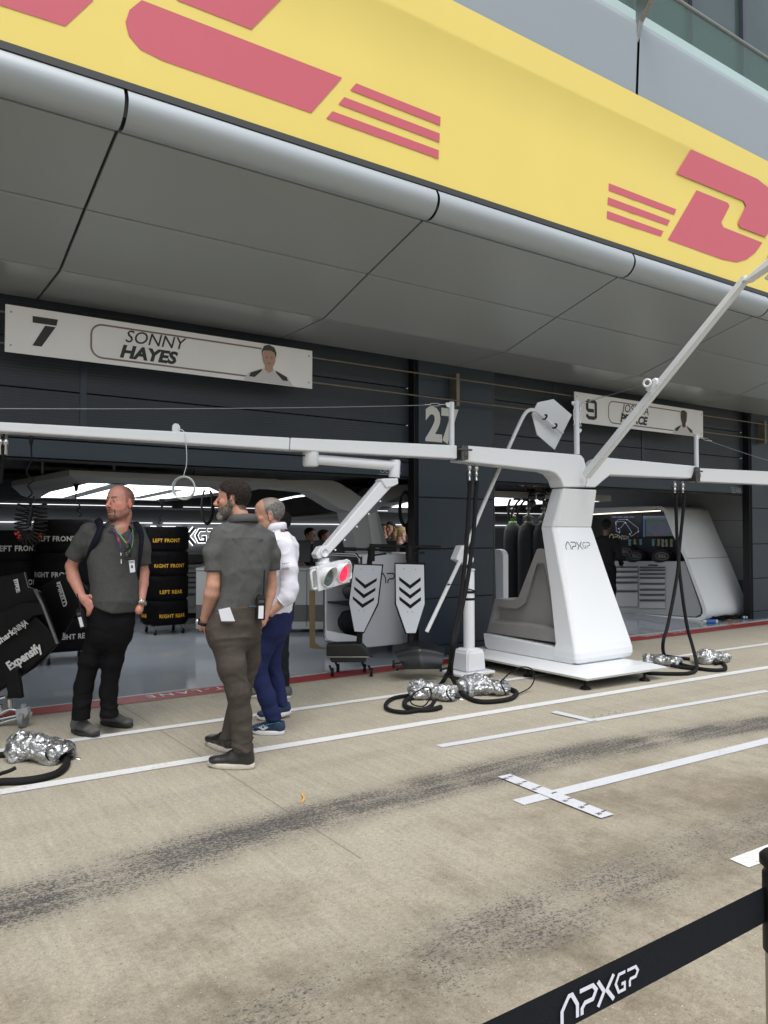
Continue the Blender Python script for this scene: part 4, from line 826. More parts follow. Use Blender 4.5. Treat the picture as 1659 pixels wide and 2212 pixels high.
# ---- safety wire hanging from the boom eye
q = MB(); ey = PY(381, 925, 5.62); WI = thing('wire_coil', 'coiled thin steel safety wire hanging from an eye on the boom', 'wire', ey)
q.prism([ey+L(-.03, 0, -.05), ey+L(.03, 0, -.05), ey+L(.03, 0, .015), ey+L(.015, 0, .035), ey+L(-.015, 0, .035), ey+L(-.03, 0, .015)], (0, .012, 0), bev=.003); q.build('eye_plate', WHITE2, WI)
q = MB(); dn = PY(397, 1027, 5.58); q.tube(spline([ey+L(.01, -.01, 0), ey+L(.05, -.03, -.03), PY(402, 960, 5.57), PY(403, 1000, 5.57), dn], 8), .0035, 6)
for k in range(5): q.torus(dn+L(.006*k-.01, .01*k-.02, -.092-.004*(k % 2)), .086-.004*(k % 3), .0035, (.56+.06*k, .8, .05*(k-2)), 36, 5)
q.build('wire', mat('pale_wire', (.55, .60, .60), .35, .4), WI)
# ---- pull-out barrier post and belt near the camera
bp = PX(1659+8, 1885, 1.27); PTX, PTY = 1.285, .690
S2 = thing('barrier_post', 'black topped retractable barrier post at the right edge close to the camera', 'barrier post', (PTX, PTY, 0))
ztp = .962
q = MB(); q.tube([(PTX, PTY, .012), (PTX, PTY, .84)], .0265, 22); q.build('post_tube', mat('post_satin_bronze', (.34, .30, .24), .35, .6, noise=.1, nscale=8), S2)
q = MB(); q.lathe((PTX, PTY, .80), [(.026, 0), (.030, .004), (.030, .130), (.027, .134), (.027, .142), (.034, .146), (.034, .158), (.028, .164), (.0, .166)], 28); q.build('belt_cassette', BLACK, S2)
q = MB(); q.lathe((PTX, PTY, 0), [(.17, 0), (.17, .008), (.14, .018), (.03, .022)], 36); q.build('weighted_foot', BLACK, S2)
cB5 = crop(1950, 2950, 3024, 4032)
def belt_pt(x, y, top): return PZ(*cB5(x, y), .905 if top else .845)
a_t = PX(*cB5(1640, 838), 1.262); a_b = a_t-L(0, 0, .056); 
z1 = a_t[2]; far = PZ(*cB5(0, 1590), z1); ddir = (far-a_t)[:2]; ddir = ddir/np.linalg.norm(ddir); ddir = np.array([ddir[0], ddir[1], 0.0])
BT = thing('barrier_belt', 'black barrier belt with white team lettering stretched across the lower right corner', 'barrier belt', a_t-L(0, 0, .05)); q = MB(); n_ = np.cross(ddir, L(0, 0, 1)); V = []; F = []; LNG = 1.6; NS = 40
zlow = z1-.058
for i in range(NS+1):
    p = a_t+ddir*(LNG*i/NS); sag = -.010*math.sin(math.pi*i/NS); V += [p+L(0, 0, sag), p+L(0, 0, sag-.058)]
F = [(2*i, 2*i+1, 2*i+3, 2*i+2) for i in range(NS)]; q.add(V, F, 0, True); q.add([v+n_*.0012 for v in V], F, 0, True); q.build('webbing', mat('belt_webbing', (.0075, .0095, .0135), .8, spec=.2, noise=.1, nscale=60, bump=.3, bscale=500), BT)
tgt = PZ(*cB5(365, 1600), z1-.045); dist = float((tgt-a_t)@ddir)
for s_ in (-1,):
    fr = frame_from(a_t+ddir*dist+L(0, 0, -.058*.80-.009), -ddir, (0, 0, 1)); q = MB(); logo_mb(q, fr, 0, 0, .034, wd=.17, thick=.0035); q.build('logo', mat('belt_white', (.68, .69, .80), .6), BT)
# ================================================================ inside the garages
cx_ = crop(1020, 2060, 1440, 2440); cy_ = crop(1500, 2080, 1700, 2660); cz_ = crop(660, 2020, 860, 2560)
CANO = mat('canopy_grey', (.23, .235, .232), .5, noise=.05, nscale=2)
# ---- luminous canopy
LC = thing('light_canopy', 'wide canopy with glowing white panels hanging over the left garage', 'light canopy', (2.6, 9.8, 2.0))
inn = [(1.98, 8.14), (3.30, 8.20), (3.85, 9.2), (3.95, 12.1), (2.25, 12.1), (2.02, 10.2)]
outr = [(1.72, 7.80), (3.95, 7.80), (4.25, 9.0), (4.35, 12.35), (2.05, 12.35), (1.55, 10.0)]
q = MB(); V = [(x, y, 2.0) for x, y in inn]+[(x, y, 2.0) for x, y in [(a+(b_-a)*.55, c+(d-c)*.55) for (a, c), (b_, d) in zip(inn, outr)]]+[(x, y, 2.045) for x, y in outr]+[(x, y, 2.10) for x, y in outr]+[(x*.98+.05, y*.98+.2, 2.115) for x, y in outr]
F = [(k*6+i, k*6+(i+1) % 6, k*6+6+(i+1) % 6, k*6+6+i) for k in range(4) for i in range(6)]; F.append(tuple(24+i for i in range(6))); q.add(V, F); q.build('frame', CANO, LC)
q = MB(); q.add([(x, y, 2.012) for x, y in inn], [(0, 1, 2, 3, 4, 5)]); q.build('luminous_panel', LAMP, LC)
for (a, b_) in ((PZ(*cs(1150, 600), 2.0), PZ(*cs(640, 738), 2.0)), (PZ(*cs(1659, 662), 2.0), PZ(*cs(1255, 745), 2.0))):
    q = MB(); q.prism([(a[0]-.09, a[1], 2.0), (a[0]+.09, a[1], 2.0), (b_[0]+.09, b_[1], 2.0), (b_[0]-.09, b_[1], 2.0)], (0, 0, .008)); q.build('panel_rib', mat('rib_white', (.85, .86, .86), .5), LC)
for x, y in ((1.8, 9.5), (2.3, 8.4), (3.0, 12.2), (4.0, 10.5)):
    q = MB(); q.cyl((x, y, 2.1), (x, y, 2.46), .02, 8); q.build('hanger', DSTEEL, LC)
L2 = thing('light_canopy', 'second glowing ceiling canopy seen past the grey arch leg and the pillar', 'light canopy', (8.6, 10.5, 2.0))
q = MB(); q.add([(7.55, 8.2, 2.0), (9.9, 8.2, 2.0), (9.9, 12.4, 2.0), (8.9, 12.6, 2.0), (7.55, 10.0, 2.0)], [(0, 1, 2, 3, 4)]); q.build('luminous_panel', LAMP, L2)
q = MB(); q.span((7.45, 8.05, 2.0), (10.0, 8.19, 2.09)); q.span((7.40, 8.2, 2.0), (7.54, 12.6, 2.09)); q.span((7.5, 8.2, 2.02), (10, 12.6, 2.10)); q.span((9.905, 8.2, 1.99), (10.0, 12.6, 2.09)); q.build('frame', CANO, L2)
# ---- arch
AR = thing('garage_arch', 'grey sculpted arch sweeping from the canopy down to a broad leg behind the cabinet', 'arch', (5.3, 8.5, 0))
YR = 8.0
pl = [PY(*c4(a, b_), YR) for a, b_ in ((-330, 343), (0, 347), (250, 347), (390, 352), (445, 374), (520, 420), (590, 470), (625, 468), (700, 405), (800, 388), (980, 380), (1060, 376), (1060, 452), (980, 456), (880, 462), (790, 507), (714, 572), (840, 1000), (590, 1000), (508, 582), (430, 556), (330, 492), (225, 433), (0, 410), (-330, 400))]
q = MB(); q.prism(pl, (0, .30, 0), bev=.01); q.build('arch_body', mat('arch_grey', (.30, .31, .31), .5, noise=.05, nscale=2), AR)
pl = [PY(*c4(a, b_), YR-.012) for a, b_ in ((640, 600), (700, 585), (778, 1000), (700, 1000))]
q = MB(); q.prism(pl, (0, .01, 0), bev=.002); q.build('leg_inset', mat('arch_light', (.42, .43, .43), .5), AR)
# dark stowage behind the arch with clothes
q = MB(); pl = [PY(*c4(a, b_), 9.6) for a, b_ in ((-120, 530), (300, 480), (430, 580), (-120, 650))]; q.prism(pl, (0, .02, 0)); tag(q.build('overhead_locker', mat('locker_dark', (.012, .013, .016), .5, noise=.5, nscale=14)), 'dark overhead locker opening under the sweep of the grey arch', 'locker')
for (a, b_), lb in ((((-40, 512), (98, 482)), 'left of two bright strip lights end to end under the grey arch'), (((105, 480), (265, 458)), 'right of two bright strip lights end to end under the grey arch')):
    q = MB(); p, r_ = PY(*c4(*a), 8.9), PY(*c4(*b_), 8.9); q.prism([p, r_, r_+L(0, .05, .018), p+L(0, .05, .018)], (0, 0, .006)); tag(q.build('strip_light', LED), lb, 'strip light', 'strip lights under the arch')
q = MB(); p, r_ = PY(*c4(-60, 640), 9.55), PY(*c4(520, 590), 9.55); q.tube([p, r_], .022, 8); tag(q.build('rail', CANO), 'pale rail running under the dark overhead locker', 'rail')
# glowing logo on the back wall
LG = thing('wall_logo', 'large team logo with glowing white edges on the garage back wall', 'logo', (5, 13.6, 1.2))
p = PY(*cz_(330, 375), 13.55); hL = .30; fr = frame_from((p[0]-2.60*hL, 13.56, p[2]-.5*hL), (1, 0, 0), (0, 0, 1))
q = MB(); logo_mb(q, fr, 0, 0, hL, wd=.30, thick=.004); q.build('glow', mat('logo_glow', (.9, .9, .9), .5, emit=(1, 1, 1), es=1.6), LG)
q = MB(); logo_mb(q, fr, 0, 0, hL, wd=.20, thick=.012); q.build('letters', mat('logo_grey', (.22, .22, .23), .5), LG)
# ---- drawer cabinets by the back wall
DR = mat('drawer_grey', (.27, .28, .28), .45, noise=.04, nscale=4); HAN = mat('drawer_handle', (.06, .062, .065), .4)
CB = thing('drawer_cabinet', 'grey workshop drawer cabinets standing against the back wall beside the tyres', 'cabinet', (4.6, 12.9, 0))
x0 = PY(*cz_(200, 900), 12.9)[0]; zt = PY(*cz_(400, 880), 12.9)[2]; q = MB(); q.span((x0-.5, 12.9, .10), (x0+3.4, 13.5, zt), bev=.006); q.build('carcass', DR, CB); q = MB(); q.span((x0-.5, 12.94, .0), (x0+3.4, 13.5, .098)); q.build('plinth', BLACK, CB)
q = MB(); q.span((x0-.5, 12.86, zt+.002), (x0+3.4, 13.5, zt+.05), bev=.004); q.build('worktop', mat('worktop', (.22, .22, .22), .4), CB)
xs_ = [x0, PY(*cz_(470, 900), 12.9)[0], PY(*cz_(470, 900), 12.9)[0]+.62, PY(*cz_(470, 900), 12.9)[0]+1.24]
for i in range(3):
    zz = list(np.interp([930, 1010, 1095, 1180, 1300, 1540] if i == 0 else [915, 955, 1015, 1080, 1160, 1240, 1330, 1410, 1540], [880, 1540], [zt-.02, .20]))
    for a, b_ in zip(zz[:-1], zz[1:]):
        q = MB(); q.span((xs_[i]+.02, 12.885, b_+.006), (xs_[i+1]-.03 if i == 0 else xs_[i]+.58, 12.899, a-.006), bev=.002); d = q.build('drawer', DR, CB)
        q = MB(); q.span((xs_[i]+.02, 12.872, a-.035), (xs_[i+1]-.03 if i == 0 else xs_[i]+.58, 12.884, a-.008), bev=.003); q.build('handle', HAN, d)
q = MB(); a = PY(*cz_(325, 830), 12.95); b_ = PY(*cz_(590, 660), 12.95); q.span((a[0], 12.95, zt+.055), (b_[0], 13.2, b_[2]), bev=.04, mi=0); tag(q.build('black_case', mat('case_black', (.03, .03, .03), .5)), 'rounded dark case on top of the drawer cabinets below the glowing logo', 'case')
# ---- wrapped tyres on trolleys
BLK = mat('tyre_blanket', (.0035, .0035, .0045), .8, noise=.35, nscale=9, bump=.6, bscale=14, spec=.12)
YTX = mat('blanket_yellow', (.62, .34, .02), .6, noise=.2, nscale=60); WTX = mat('blanket_white', (.42, .41, .39), .6, noise=.25, nscale=60)
def rolltxt(parent, txt, cx, cy, rad, ang, z, size, mt):
    cu = bpy.data.curves.new('t', 'FONT'); cu.body = txt; cu.size = size; cu.align_x = 'CENTER'; cu.offset = .028*size; cu.resolution_u = 2; cu.space_character = 1.08
    o = bpy.data.objects.new('t', cu); scene.collection.objects.link(o); dg = bpy.context.evaluated_depsgraph_get(); dg.update(); me = bpy.data.meshes.new_from_object(o.evaluated_get(dg)); V = []
    for v in me.vertices: a = ang+v.co.x*.92/rad; V.append((cx+rad*math.cos(a), cy+rad*math.sin(a), z+v.co.y))
    q = MB(); q.add(V, [tuple(p.vertices) for p in me.polygons]); bpy.data.objects.remove(o); bpy.data.curves.remove(cu); bpy.data.meshes.remove(me); return q.build('lettering', mt, parent)
def tyre_row(cx, cy, z0, h, rad, words, mt, ang, label, seed, ts=.085, dx=0):
    n, V, F, rows = 56, [], [], 12
    for j in range(rows+1):
        t_ = j/rows; pr = (1-abs(2*t_-1)**7)**.5 if 0 < t_ < 1 else 0
        for k in range(n):
            a = 2*math.pi*k/n; sq = 1/((abs(math.cos(a))**3.4+abs(math.sin(a))**3.4)**(1/3.4)); r_ = rad*(.93+.07*pr)*(1+.05*(sq-1))
            V.append([cx+r_*math.cos(a), cy+r_*math.sin(a), z0+h*t_])
    V = np.array(V); V += (vnoise(V+seed, 7)*.010+vnoise(V+seed*2, 19)*.006)[:, None]*L(1, 1, .4)
    for j in range(rows):
        for k in range(n): F.append((j*n+k, j*n+(k+1) % n, (j+1)*n+(k+1) % n, (j+1)*n+k))
    q = MB(); q.add(V, F, 0, True); q.add(V[:n], [tuple(range(n))[::-1]]); q.add(V[-n:], [tuple(range(n))])
    t = thing('wrapped_tyre', label, 'tyre', (cx, cy, z0), 'tyres in black blankets'); q.build('blanket', BLK, t)
    for k in range(5):
        q = MB(); a = 2*math.pi*k/5+seed; q.tube([(cx+rad*1.0*math.cos(a), cy+rad*math.sin(a), z0+h*.06), (cx+rad*1.02*math.cos(a), cy+rad*1.02*math.sin(a), z0+h*.5), (cx+rad*math.cos(a), cy+rad*math.sin(a), z0+h*.94)], .006, 5); q.build('seam', BLK, t)
    for w_, da, dz in words: rolltxt(t, w_, cx, cy, rad*1.045, ang+da, z0+h*.46+dz-ts*.35, ts, mt)
    return t
def trolley(cx, cy, rad, label):
    t = thing('tyre_trolley', label, 'trolley', (cx, cy, 0), 'tyre trolleys'); q = MB()
    for s_ in (-1, 1): q.span((cx-rad*.75, cy+s_*rad*.5-.02, .13), (cx+rad*.75, cy+s_*rad*.5+.02, .165)); q.span((cx+s_*rad*.6-.02, cy-rad*.75, .135), (cx+s_*rad*.6+.02, cy+rad*.75, .160))
    q.build('frame', BLACK, t)
    for sx_ in (-1, 1):
        for sy_ in (-1, 1):
            x, y = cx+sx_*rad*.62, cy+sy_*rad*.62; q = MB(); q.cyl((x, y, .07), (x, y, .14), .014, 8); q.span((x-.02, y-.02, .045), (x-.014, y+.02, .10)); q.span((x+.014, y-.02, .045), (x+.02, y+.02, .10)); c_ = q.build('caster', DSTEEL, t)
            q = MB(); q.cyl((x-.012, y, .042), (x+.012, y, .042), .042, 16); q.build('wheel', RUBBER, c_)
    return t
def stack(px_, Y, zt_, rad, words, mt, lab, seed, ts, z0=.15):
    base = PY(px_, 1150, Y); cx, cy = base[0], base[1]; trolley(cx, cy, rad, f'small black trolley under the {lab}'); n = len(words); zt = zt_; h = (zt-z0)/n; ang = math.atan2(-cy, -cx)
    for i, w_ in enumerate(words):
        names = ['topmost', 'second from the top', 'third from the top', 'lowest']
        tyre_row(cx, cy, zt-h*(i+1), h-.006, rad, w_, mt, ang, f'wrapped tyre {w_[0][0]}, {names[i]} of the {lab}'.replace(' from the top', ''), seed+i, ts)
stack(357, 11.35, 1.59, .335, [[('LEFT FRONT', .06, -.01)], [('RIGHT FRONT', .22, -.02)], [('LEFT REAR', .28, -.04)], [('RIGHT REAR', .36, -.03), ('RIGHT REAR', -1.38, -.03)]], YTX, 'yellow lettered stack', 1, .074)
stack(142, 9.55, 1.655, .345, [[('LEFT FRONT', -.30, -.02)], [('RIGHT FRONT', -.42, -.05)], [('LEFT REAR', -.3, 0)], [('RIGHT REAR', .30, 0)]], WTX, 'white lettered stack, bald man side', 5, .080)
stack(20, 9.8, 1.53, .345, [[('LEFT FRONT', .25, -.02)], [('RIGHT FRONT', .32, -.06)], [('LEFT REAR', 0, 0)], [('RIGHT REAR', 0, 0)]], WTX, 'white lettered stack at the left edge', 9, .085)
# ---- white equipment cabinet on castors
CT = thing('equipment_cabinet', 'white rounded cabinet on castors with open shelves and the team logo on its side', 'cabinet', (5.0, 8.1, 0))
jl, jr = (4.83, 8.56), (5.10, 7.74)   # open shelf face runs back between these
YC = 7.72; zl_, zh_ = .12, 1.235
WC = mat('cabinet_white', (.74, .76, .79), .35, noise=.03, nscale=3)
CXL = 4.98
x1 = 6.1; prof = [(CXL+.05, zl_), (x1, zl_-.0), (x1, zh_), (CXL+.05, zh_), (CXL+.0, zh_-.07), (CXL, zl_+.07)]
q = MB(); q.prism([(CXL+.06, YC, zl_), (x1, YC, zl_), (x1, YC, zh_), (CXL+.06, YC, zh_)], (0, .03, 0), bev=.012, seg=3); q.build('side_panel', WC, CT)
q = MB(); q.span((CXL+.02, YC+.03, zh_-.03), (x1, 8.55, zh_), bev=.008); q.span((CXL+.02, YC+.03, zl_), (x1, 8.55, zl_+.03), bev=.008); q.span((x1-.03, YC+.03, zl_+.03), (x1, 8.55, zh_-.03)); q.span((CXL+.55, YC+.04, zl_+.03), (CXL+.58, 8.5, zh_-.03)); q.span((CXL+.02, 8.52, zl_), (x1, 8.56, zh_), bev=.005); q.span((CXL+.02, YC+.03, zl_+.03), (CXL+.04, 8.52, .25)); q.build('carcass', WC, CT)
for z_ in (.60, .96):
    q = MB(); q.span((CXL+.03, YC+.04, z_), (CXL+.55, 8.5, z_+.02)); q.build('shelf', BLACK, CT)
def rrect(y0, y1, z0, z1, r, x):
    pts = []
    for (cy, cz, a0) in ((y1-r, z1-r, 0), (y0+r, z1-r, 90), (y0+r, z0+r, 180), (y1-r, z0+r, 270)):
        for a in np.linspace(a0, a0+90, 7): pts.append(L(x, cy+r*math.cos(R(a)), cz+r*math.sin(R(a))))
    return pts
q = MB(); q.tube(rrect(YC+.02, 8.56, zl_+.0, zh_+.0, .09, CXL+.02), .018, 9, closed=True); q.build('rim_rail', mat('dark_chrome', (.28, .28, .29), .15, 1.0), CT)
for x, y in ((5.1, 7.85), (5.95, 7.85), (5.1, 8.45), (5.95, 8.45)):
    q = MB(); q.cyl((x-.02, y, .05), (x+.02, y, .05), .05, 16); q.cyl((x, y, .06), (x, y, .12), .02, 8); q.build('castor', RUBBER, CT)
p = PY(*cy_(-40, 832), YC-.003); q = MB(); logo_mb(q, frame_from((p[0]-.0, YC-.003, p[2]), (1, 0, 0), (0, 0, 1)), 0, 0, .125, wd=.12); q.build('logo', SIGNK, CT)
def lump(name, label, cat, c, r, mt, seed, group=None, k=3):
    F_ = Field(np.arange(c[0]-r[0]*1.5, c[0]+r[0]*1.5, r[0]/14), np.arange(c[1]-r[1]*1.5, c[1]+r[1]*1.5, r[1]/14), np.arange(c[2]-.01, c[2]+r[2]*2.6, r[2]/10)); g_ = np.random.default_rng(seed)
    for i in range(k): o = L(*(g_.uniform(-.5, .5, 3)*np.array(r)))*L(1, 1, .6); F_.op(ell(L(*c)+L(0, 0, r[2]*.9)+o, np.array(r)*g_.uniform(.5, .8)), .03)
    F_.clip(lambda P: c[2]+.003-P[..., 2]); V, Fc = F_.mesh(); V = V+vnormals(V, Fc)*(vnoise(V+seed, 18)*.012)[:, None]; o = soft(name, V, Fc, mt, None); return tag(o, label, cat, group)
lump('bag', 'black soft bag stuffed in the bottom of the white cabinet', 'bag', (5.17, 8.17, .165), (.15, .28, .20), mat('bag_fabric', (.005, .0055, .007), .8, spec=.15, noise=.3, nscale=20), 3, k=5)
lump('helmet_bag', 'dark crumpled kit on the middle shelf of the white cabinet', 'kit bag', (5.16, 8.05, .625), (.13, .32, .12), mat('kit_grey', (.025, .025, .028), .6, noise=.6, nscale=25), 4, k=6)
lump('kit_bag', 'crumpled kit on the upper shelf of the white cabinet behind the signal light', 'kit bag', (5.16, 8.05, .985), (.13, .33, .10), mat('kit_grey2', (.03, .03, .033), .6, noise=.7, nscale=22), 6, k=6)
q = MB(); a = PD(*cx_(780, 1050), 8.35); q.prism([PD(*cj(x, y), 8.6) for x, y in ((257, 858), (345, 858), (345, 1640), (420, 1700), (500, 1720), (500, 1745), (262, 1722))], fwd*.015, bev=.003); tag(q.build('plywood_board', mat('brown_board', (.21, .155, .075), .6, noise=.15, nscale=12, stretch=(1, 1, 8))), 'upright brown plywood board beside the white cabinet', 'board')
# ---- desk and screens behind
DK = thing('pit_desk', 'long white and grey counter with phones at the back of the left garage', 'desk', (5.9, 10.0, 0))
da, db = PD(*cx_(430, 830), 11.0), PD(*cx_(900, 860), 11.0)
X0, Y0 = 4.9, 10.6; dv = L(.82, -.572, 0)
def DP(s_, d, z): return L(X0, Y0, 0)+dv*s_+np.array([-dv[1], dv[0], 0])*d+L(0, 0, z)
def dbox(q, s0, s1, d0, d1, z0, z1, mi=0): q.prism([DP(s0, d0, z0), DP(s1, d0, z0), DP(s1, d1, z0), DP(s0, d1, z0)], (0, 0, z1-z0), mi=mi)
q = MB(); dbox(q, -.8, 3, 0, .7, .42, .93); dbox(q, -.8, 3, 0, .7, .06, .17); dbox(q, -.8, 3, -.02, .7, .935, .97); q.build('counter', mat('desk_white', (.42, .43, .43), .45, noise=.03, nscale=2), DK)
q = MB(); dbox(q, -.8, 3, .005, .7, .172, .418); q.build('dark_panel', mat('desk_dark', (.11, .11, .115), .5), DK)
q = MB()
for s_ in (.15, .85, 1.55): dbox(q, s_, s_+.008, -.004, .01, .1, .93)
q.build('panel_joint', JOINT, DK)
SCR = mat('screen_back', (.012, .014, .020), .35, noise=.3, nscale=6)
for i, (s_, wd) in enumerate(((-.45, .62), (.20, .68), (.92, .62), (1.6, .6))):
    q = MB(); q.prism([DP(s_, .30, 1.04), DP(s_+wd, .30, 1.04), DP(s_+wd, .34, 1.375), DP(s_, .34, 1.375)], DP(0, .03, 0)-DP(0, 0, 0)+L(0, 0, .001), bev=.008); q.prism([DP(s_+wd*.45, .30, .972), DP(s_+wd*.55, .30, .972), DP(s_+wd*.55, .34, 1.05), DP(s_+wd*.45, .34, 1.05)], DP(0, .04, 0)-DP(0, 0, 0))
    tag(q.build('monitor', SCR), ['monitor back at the left end of the desk, by the grey shirt', 'monitor back on the desk directly left of the signal arm', 'monitor back on the desk behind the signal arm', 'monitor back on the desk half hidden by the arch leg'][i], 'monitor', 'monitors on the desk')
q = MB(); q.box(DP(.30, .12, 1.0), (.16, .14, .06), bev=.02); q.tube(spline([DP(.22, .05, 1.02), DP(.18, .0, .95), DP(.20, -.02, .80), DP(.26, -.02, .72), DP(.30, -.02, .82), DP(.30, .02, .98)], 6), .012, 7); tag(q.build('telephone', BLACK), 'black telephone with its handset hanging over the desk edge', 'telephone')
lump('paper_heap', 'small pale cloth lying on the desk left of the telephone', 'cloth', DP(.02, .15, .972), (.10, .10, .05), mat('pale_cloth', (.30, .30, .29), .7), 8)
# ---- two quick lift jacks with chevron boards
CHV = mat('chevron_black', (.008, .009, .010), .5, spec=.2); CHB = mat('chevron_board', (.66, .70, .76), .4, noise=.03, nscale=4); DKF = mat('board_frame', (.005, .0055, .006), .5, spec=.2)
def jack(name, label, t_, outer, inner, chevs, dots, bar, pole_top, pole_bot, base, wheels, basemat):
    g0 = PD(*base[0], t_); t = thing(name, label, 'jack', (*g0[:2], 0), 'quick lift jacks')
    q = MB(); q.prism([PD(*p, t_) for p in outer], fwd*.03, bev=.004); bd = q.build('board_edge', DKF, t)
    q = MB(); q.prism([PD(*p, t_-.005) for p in inner], fwd*.004); q.build('board_face', CHB, bd)
    for cvs in chevs: q = MB(); q.prism([PD(*p, t_-.008) for p in cvs], fwd*.002); q.build('chevron', CHV, bd)
    q = MB(); [q.cyl(PD(*p, t_-.009), PD(*p, t_-.004), .006, 8) for p in dots]; q.build('rivets', DSTEEL, bd)
    q = MB(); q.tube([PD(*pole_top, t_+.05), PD(*pole_bot, t_+.05)], .030, 14); q.tube([PD(*pole_top, t_+.05), PD(*pole_top, t_+.05)-L(0, 0, .13)], .038, 14); q.build('post', BLACK, t)
    a, b_ = PD(*bar[0], t_+.05), PD(*bar[1], t_+.05); q = MB(); q.tube([a, b_], .014, 10); q.tube([a, a+(b_-a)*.28], .020, 12); q.tube([b_-(b_-a)*.28, b_], .020, 12); q.box(PD(*pole_top, t_+.05), (.07, .07, .05), bev=.01); q.tube([PD(*pole_top, t_+.05)-L(0, 0, .07), PD(*pole_top, t_+.05)-L(0, 0, .05)+rgt*.16], .010, 8); q.build('handle_bar', BLACK, t)
    return t
CJ = lambda pts: [cj(*p) for p in pts]; CY = lambda pts: [cy_(*p) for p in pts]
j1_ = jack('lift_jack', 'left of two black lift jacks with chevron boards, tilted, in front of the white cabinet', 8.15, CJ([(920, 455), (1372, 468), (1300, 1070), (1112, 1440), (1080, 1505), (930, 1485), (848, 1070)]), CJ([(934, 470), (1350, 487), (1282, 1052), (1076, 1480), (938, 1472), (858, 1045)]),
    [CJ([(x0, y0), (x0+3, y0+48), (x0+145, y0+180), (x0+320, y0+65), (x0+325, y0+18), (x0+150, y0+120)]) for x0, y0 in ((950, 652), (930, 797), (910, 942))], CJ([(1040, 540), (1215, 548), (1005, 1160), (1080, 1165)]), (cj(745, 235), cj(1530, 250)), cj(1190, 235), cj(1000, 1660), CJ([(760, 1780)]), None, BLACK)
j2_ = jack('lift_jack', 'right of two black lift jacks with chevron boards, upright beside the pillar', 7.95, CY([(203, 518), (665, 520), (665, 1140), (520, 1590), (365, 1590), (205, 1140)]), CY([(220, 537), (645, 550), (655, 1138), (520, 1573), (383, 1573), (228, 1130)]),
    [CY([(x0, y0), (x0+2, y0+55), (x0+165, y0+185), (x0+325, y0+60), (x0+323, y0+8), (x0+165, y0+125)]) for x0, y0 in ((272, 728), (274, 876), (276, 1024))], CY([(345, 610), (520, 618), (400, 1255), (475, 1257)]), (cy_(-175, 262), cy_(900, 292)), cy_(425, 290), cy_(440, 1760), CY([(600, 1900)]), None, BLACK)
# jack feet: left one a flat wedge on castors, right one a carbon scoop
q = MB(); q.prism([PD(*p, 8.05) for p in CJ([(515, 1672), (1010, 1660), (1060, 1690), (1160, 1800), (1215, 1870), (1150, 1860), (520, 1865), (510, 1800)])], fwd*.22+L(0, 0, .0), bev=.012); q.prism([PD(*p, 8.06) for p in CJ([(555, 1870), (1120, 1872), (1100, 1935), (590, 1940)])], fwd*.18, bev=.008); q.build('wedge_body', mat('jack_black', (.008, .008, .009), .4, noise=.2, nscale=9), j1_)
for a, b_ in ((605, 1985), (1190, 1978), (690, 1960), (1090, 1950)):
    c_ = PD(*cj(a, b_), 8.05 if b_ > 1970 else 8.3); q = MB(); c_[2] = .045; q.cyl(c_-rgt*.015, c_+rgt*.015, .045, 16); q.tube([c_, c_+L(0, 0, .07)-rgt*.03], .012, 8); q.build('castor', RUBBER, j1_)
q = MB(); q.tube([PD(*cj(520, 1858), 8.03), PD(*cj(1150, 1858), 8.03)], .008, 8); q.build('cross_rod', DSTEEL, j1_)
V = []; F = []; NU, NV_ = 24, 12
tl, tr_, bl, br2 = cy_(160, 1800), cy_(965, 1805), cy_(355, 2118), cy_(905, 2115)
for i in range(NU+1):
    u = i/NU
    for j in range(NV_+1):
        v = j/NV_; x = (tl[0]*(1-u)+tr_[0]*u)*(1-v)+(bl[0]*(1-u)+br2[0]*u)*v; y = (tl[1]*(1-u)+tr_[1]*u)*(1-v)+(bl[1]*(1-u)+br2[1]*u)*v
        y -= 16*math.sin(math.pi*u)*(1-v)**2; V.append(PD(x, y, 7.75+.10*math.exp(-((v-.25)/.12)**2)*-.5+.10*abs(u-.5)+.22*(1-v)**3))
F = [(i*(NV_+1)+j, (i+1)*(NV_+1)+j, (i+1)*(NV_+1)+j+1, i*(NV_+1)+j+1) for i in range(NU) for j in range(NV_)]
q = MB(); q.add(V, F, 0, True); q.add([v+fwd*.03 for v in V], F, 0, True); q.build('scoop', mat('carbon_black', (.009, .010, .012), .4, noise=.5, nscale=7, coat=.2), j2_)
for a, b_ in ((190, 2010), (240, 2085), (900, 2100)):
    c_ = PD(*cy_(a, b_), 7.75); c_[2] = max(.03, c_[2]*.9); q = MB(); q.cyl(c_-rgt*.012, c_+rgt*.012, .04 if a == 190 else .022, 16); q.tube([c_, c_+rgt*.10+L(0, 0, .02)], .010, 8); q.build('castor', RUBBER, j2_)
# ---- spare front wing on its chrome trolley, left edge
WG = thing('wing_trolley', 'chrome trolley carrying a matt black racing car nose and front wing at the left edge', 'trolley', (.75, 6.4, 0))
WB = mat('matt_black_carbon', (.0035, .0037, .0042), .5, noise=.35, nscale=8, spec=.16); WT = mat('wing_white_print', (.50, .50, .49), .55)
W = lambda pts, t_: [PD(*cw(*p), t_) for p in pts]
def wing(pts, t_, th, bev=.01, name='wing_panel'): q = MB(); q.prism(W(pts, t_), fwd*th, bev=bev); return q.build(name, WB, WG)
w1 = wing([(400, 145), (585, 35), (700, 5), (850, 180), (720, 420), (645, 560), (600, 640), (562, 708), (500, 560), (420, 330)], 6.25, .03)
w0 = wing([(-60, 60), (235, 5), (272, 155), (330, 175), (385, 200), (440, 330), (556, 700), (380, 900), (0, 1160), (-80, 1200)], 6.0, .04)
w2 = wing([(-80, 700), (60, 640), (330, 420), (470, 560), (556, 705), (200, 1010), (0, 1150), (-80, 1190)], 5.94, .03)
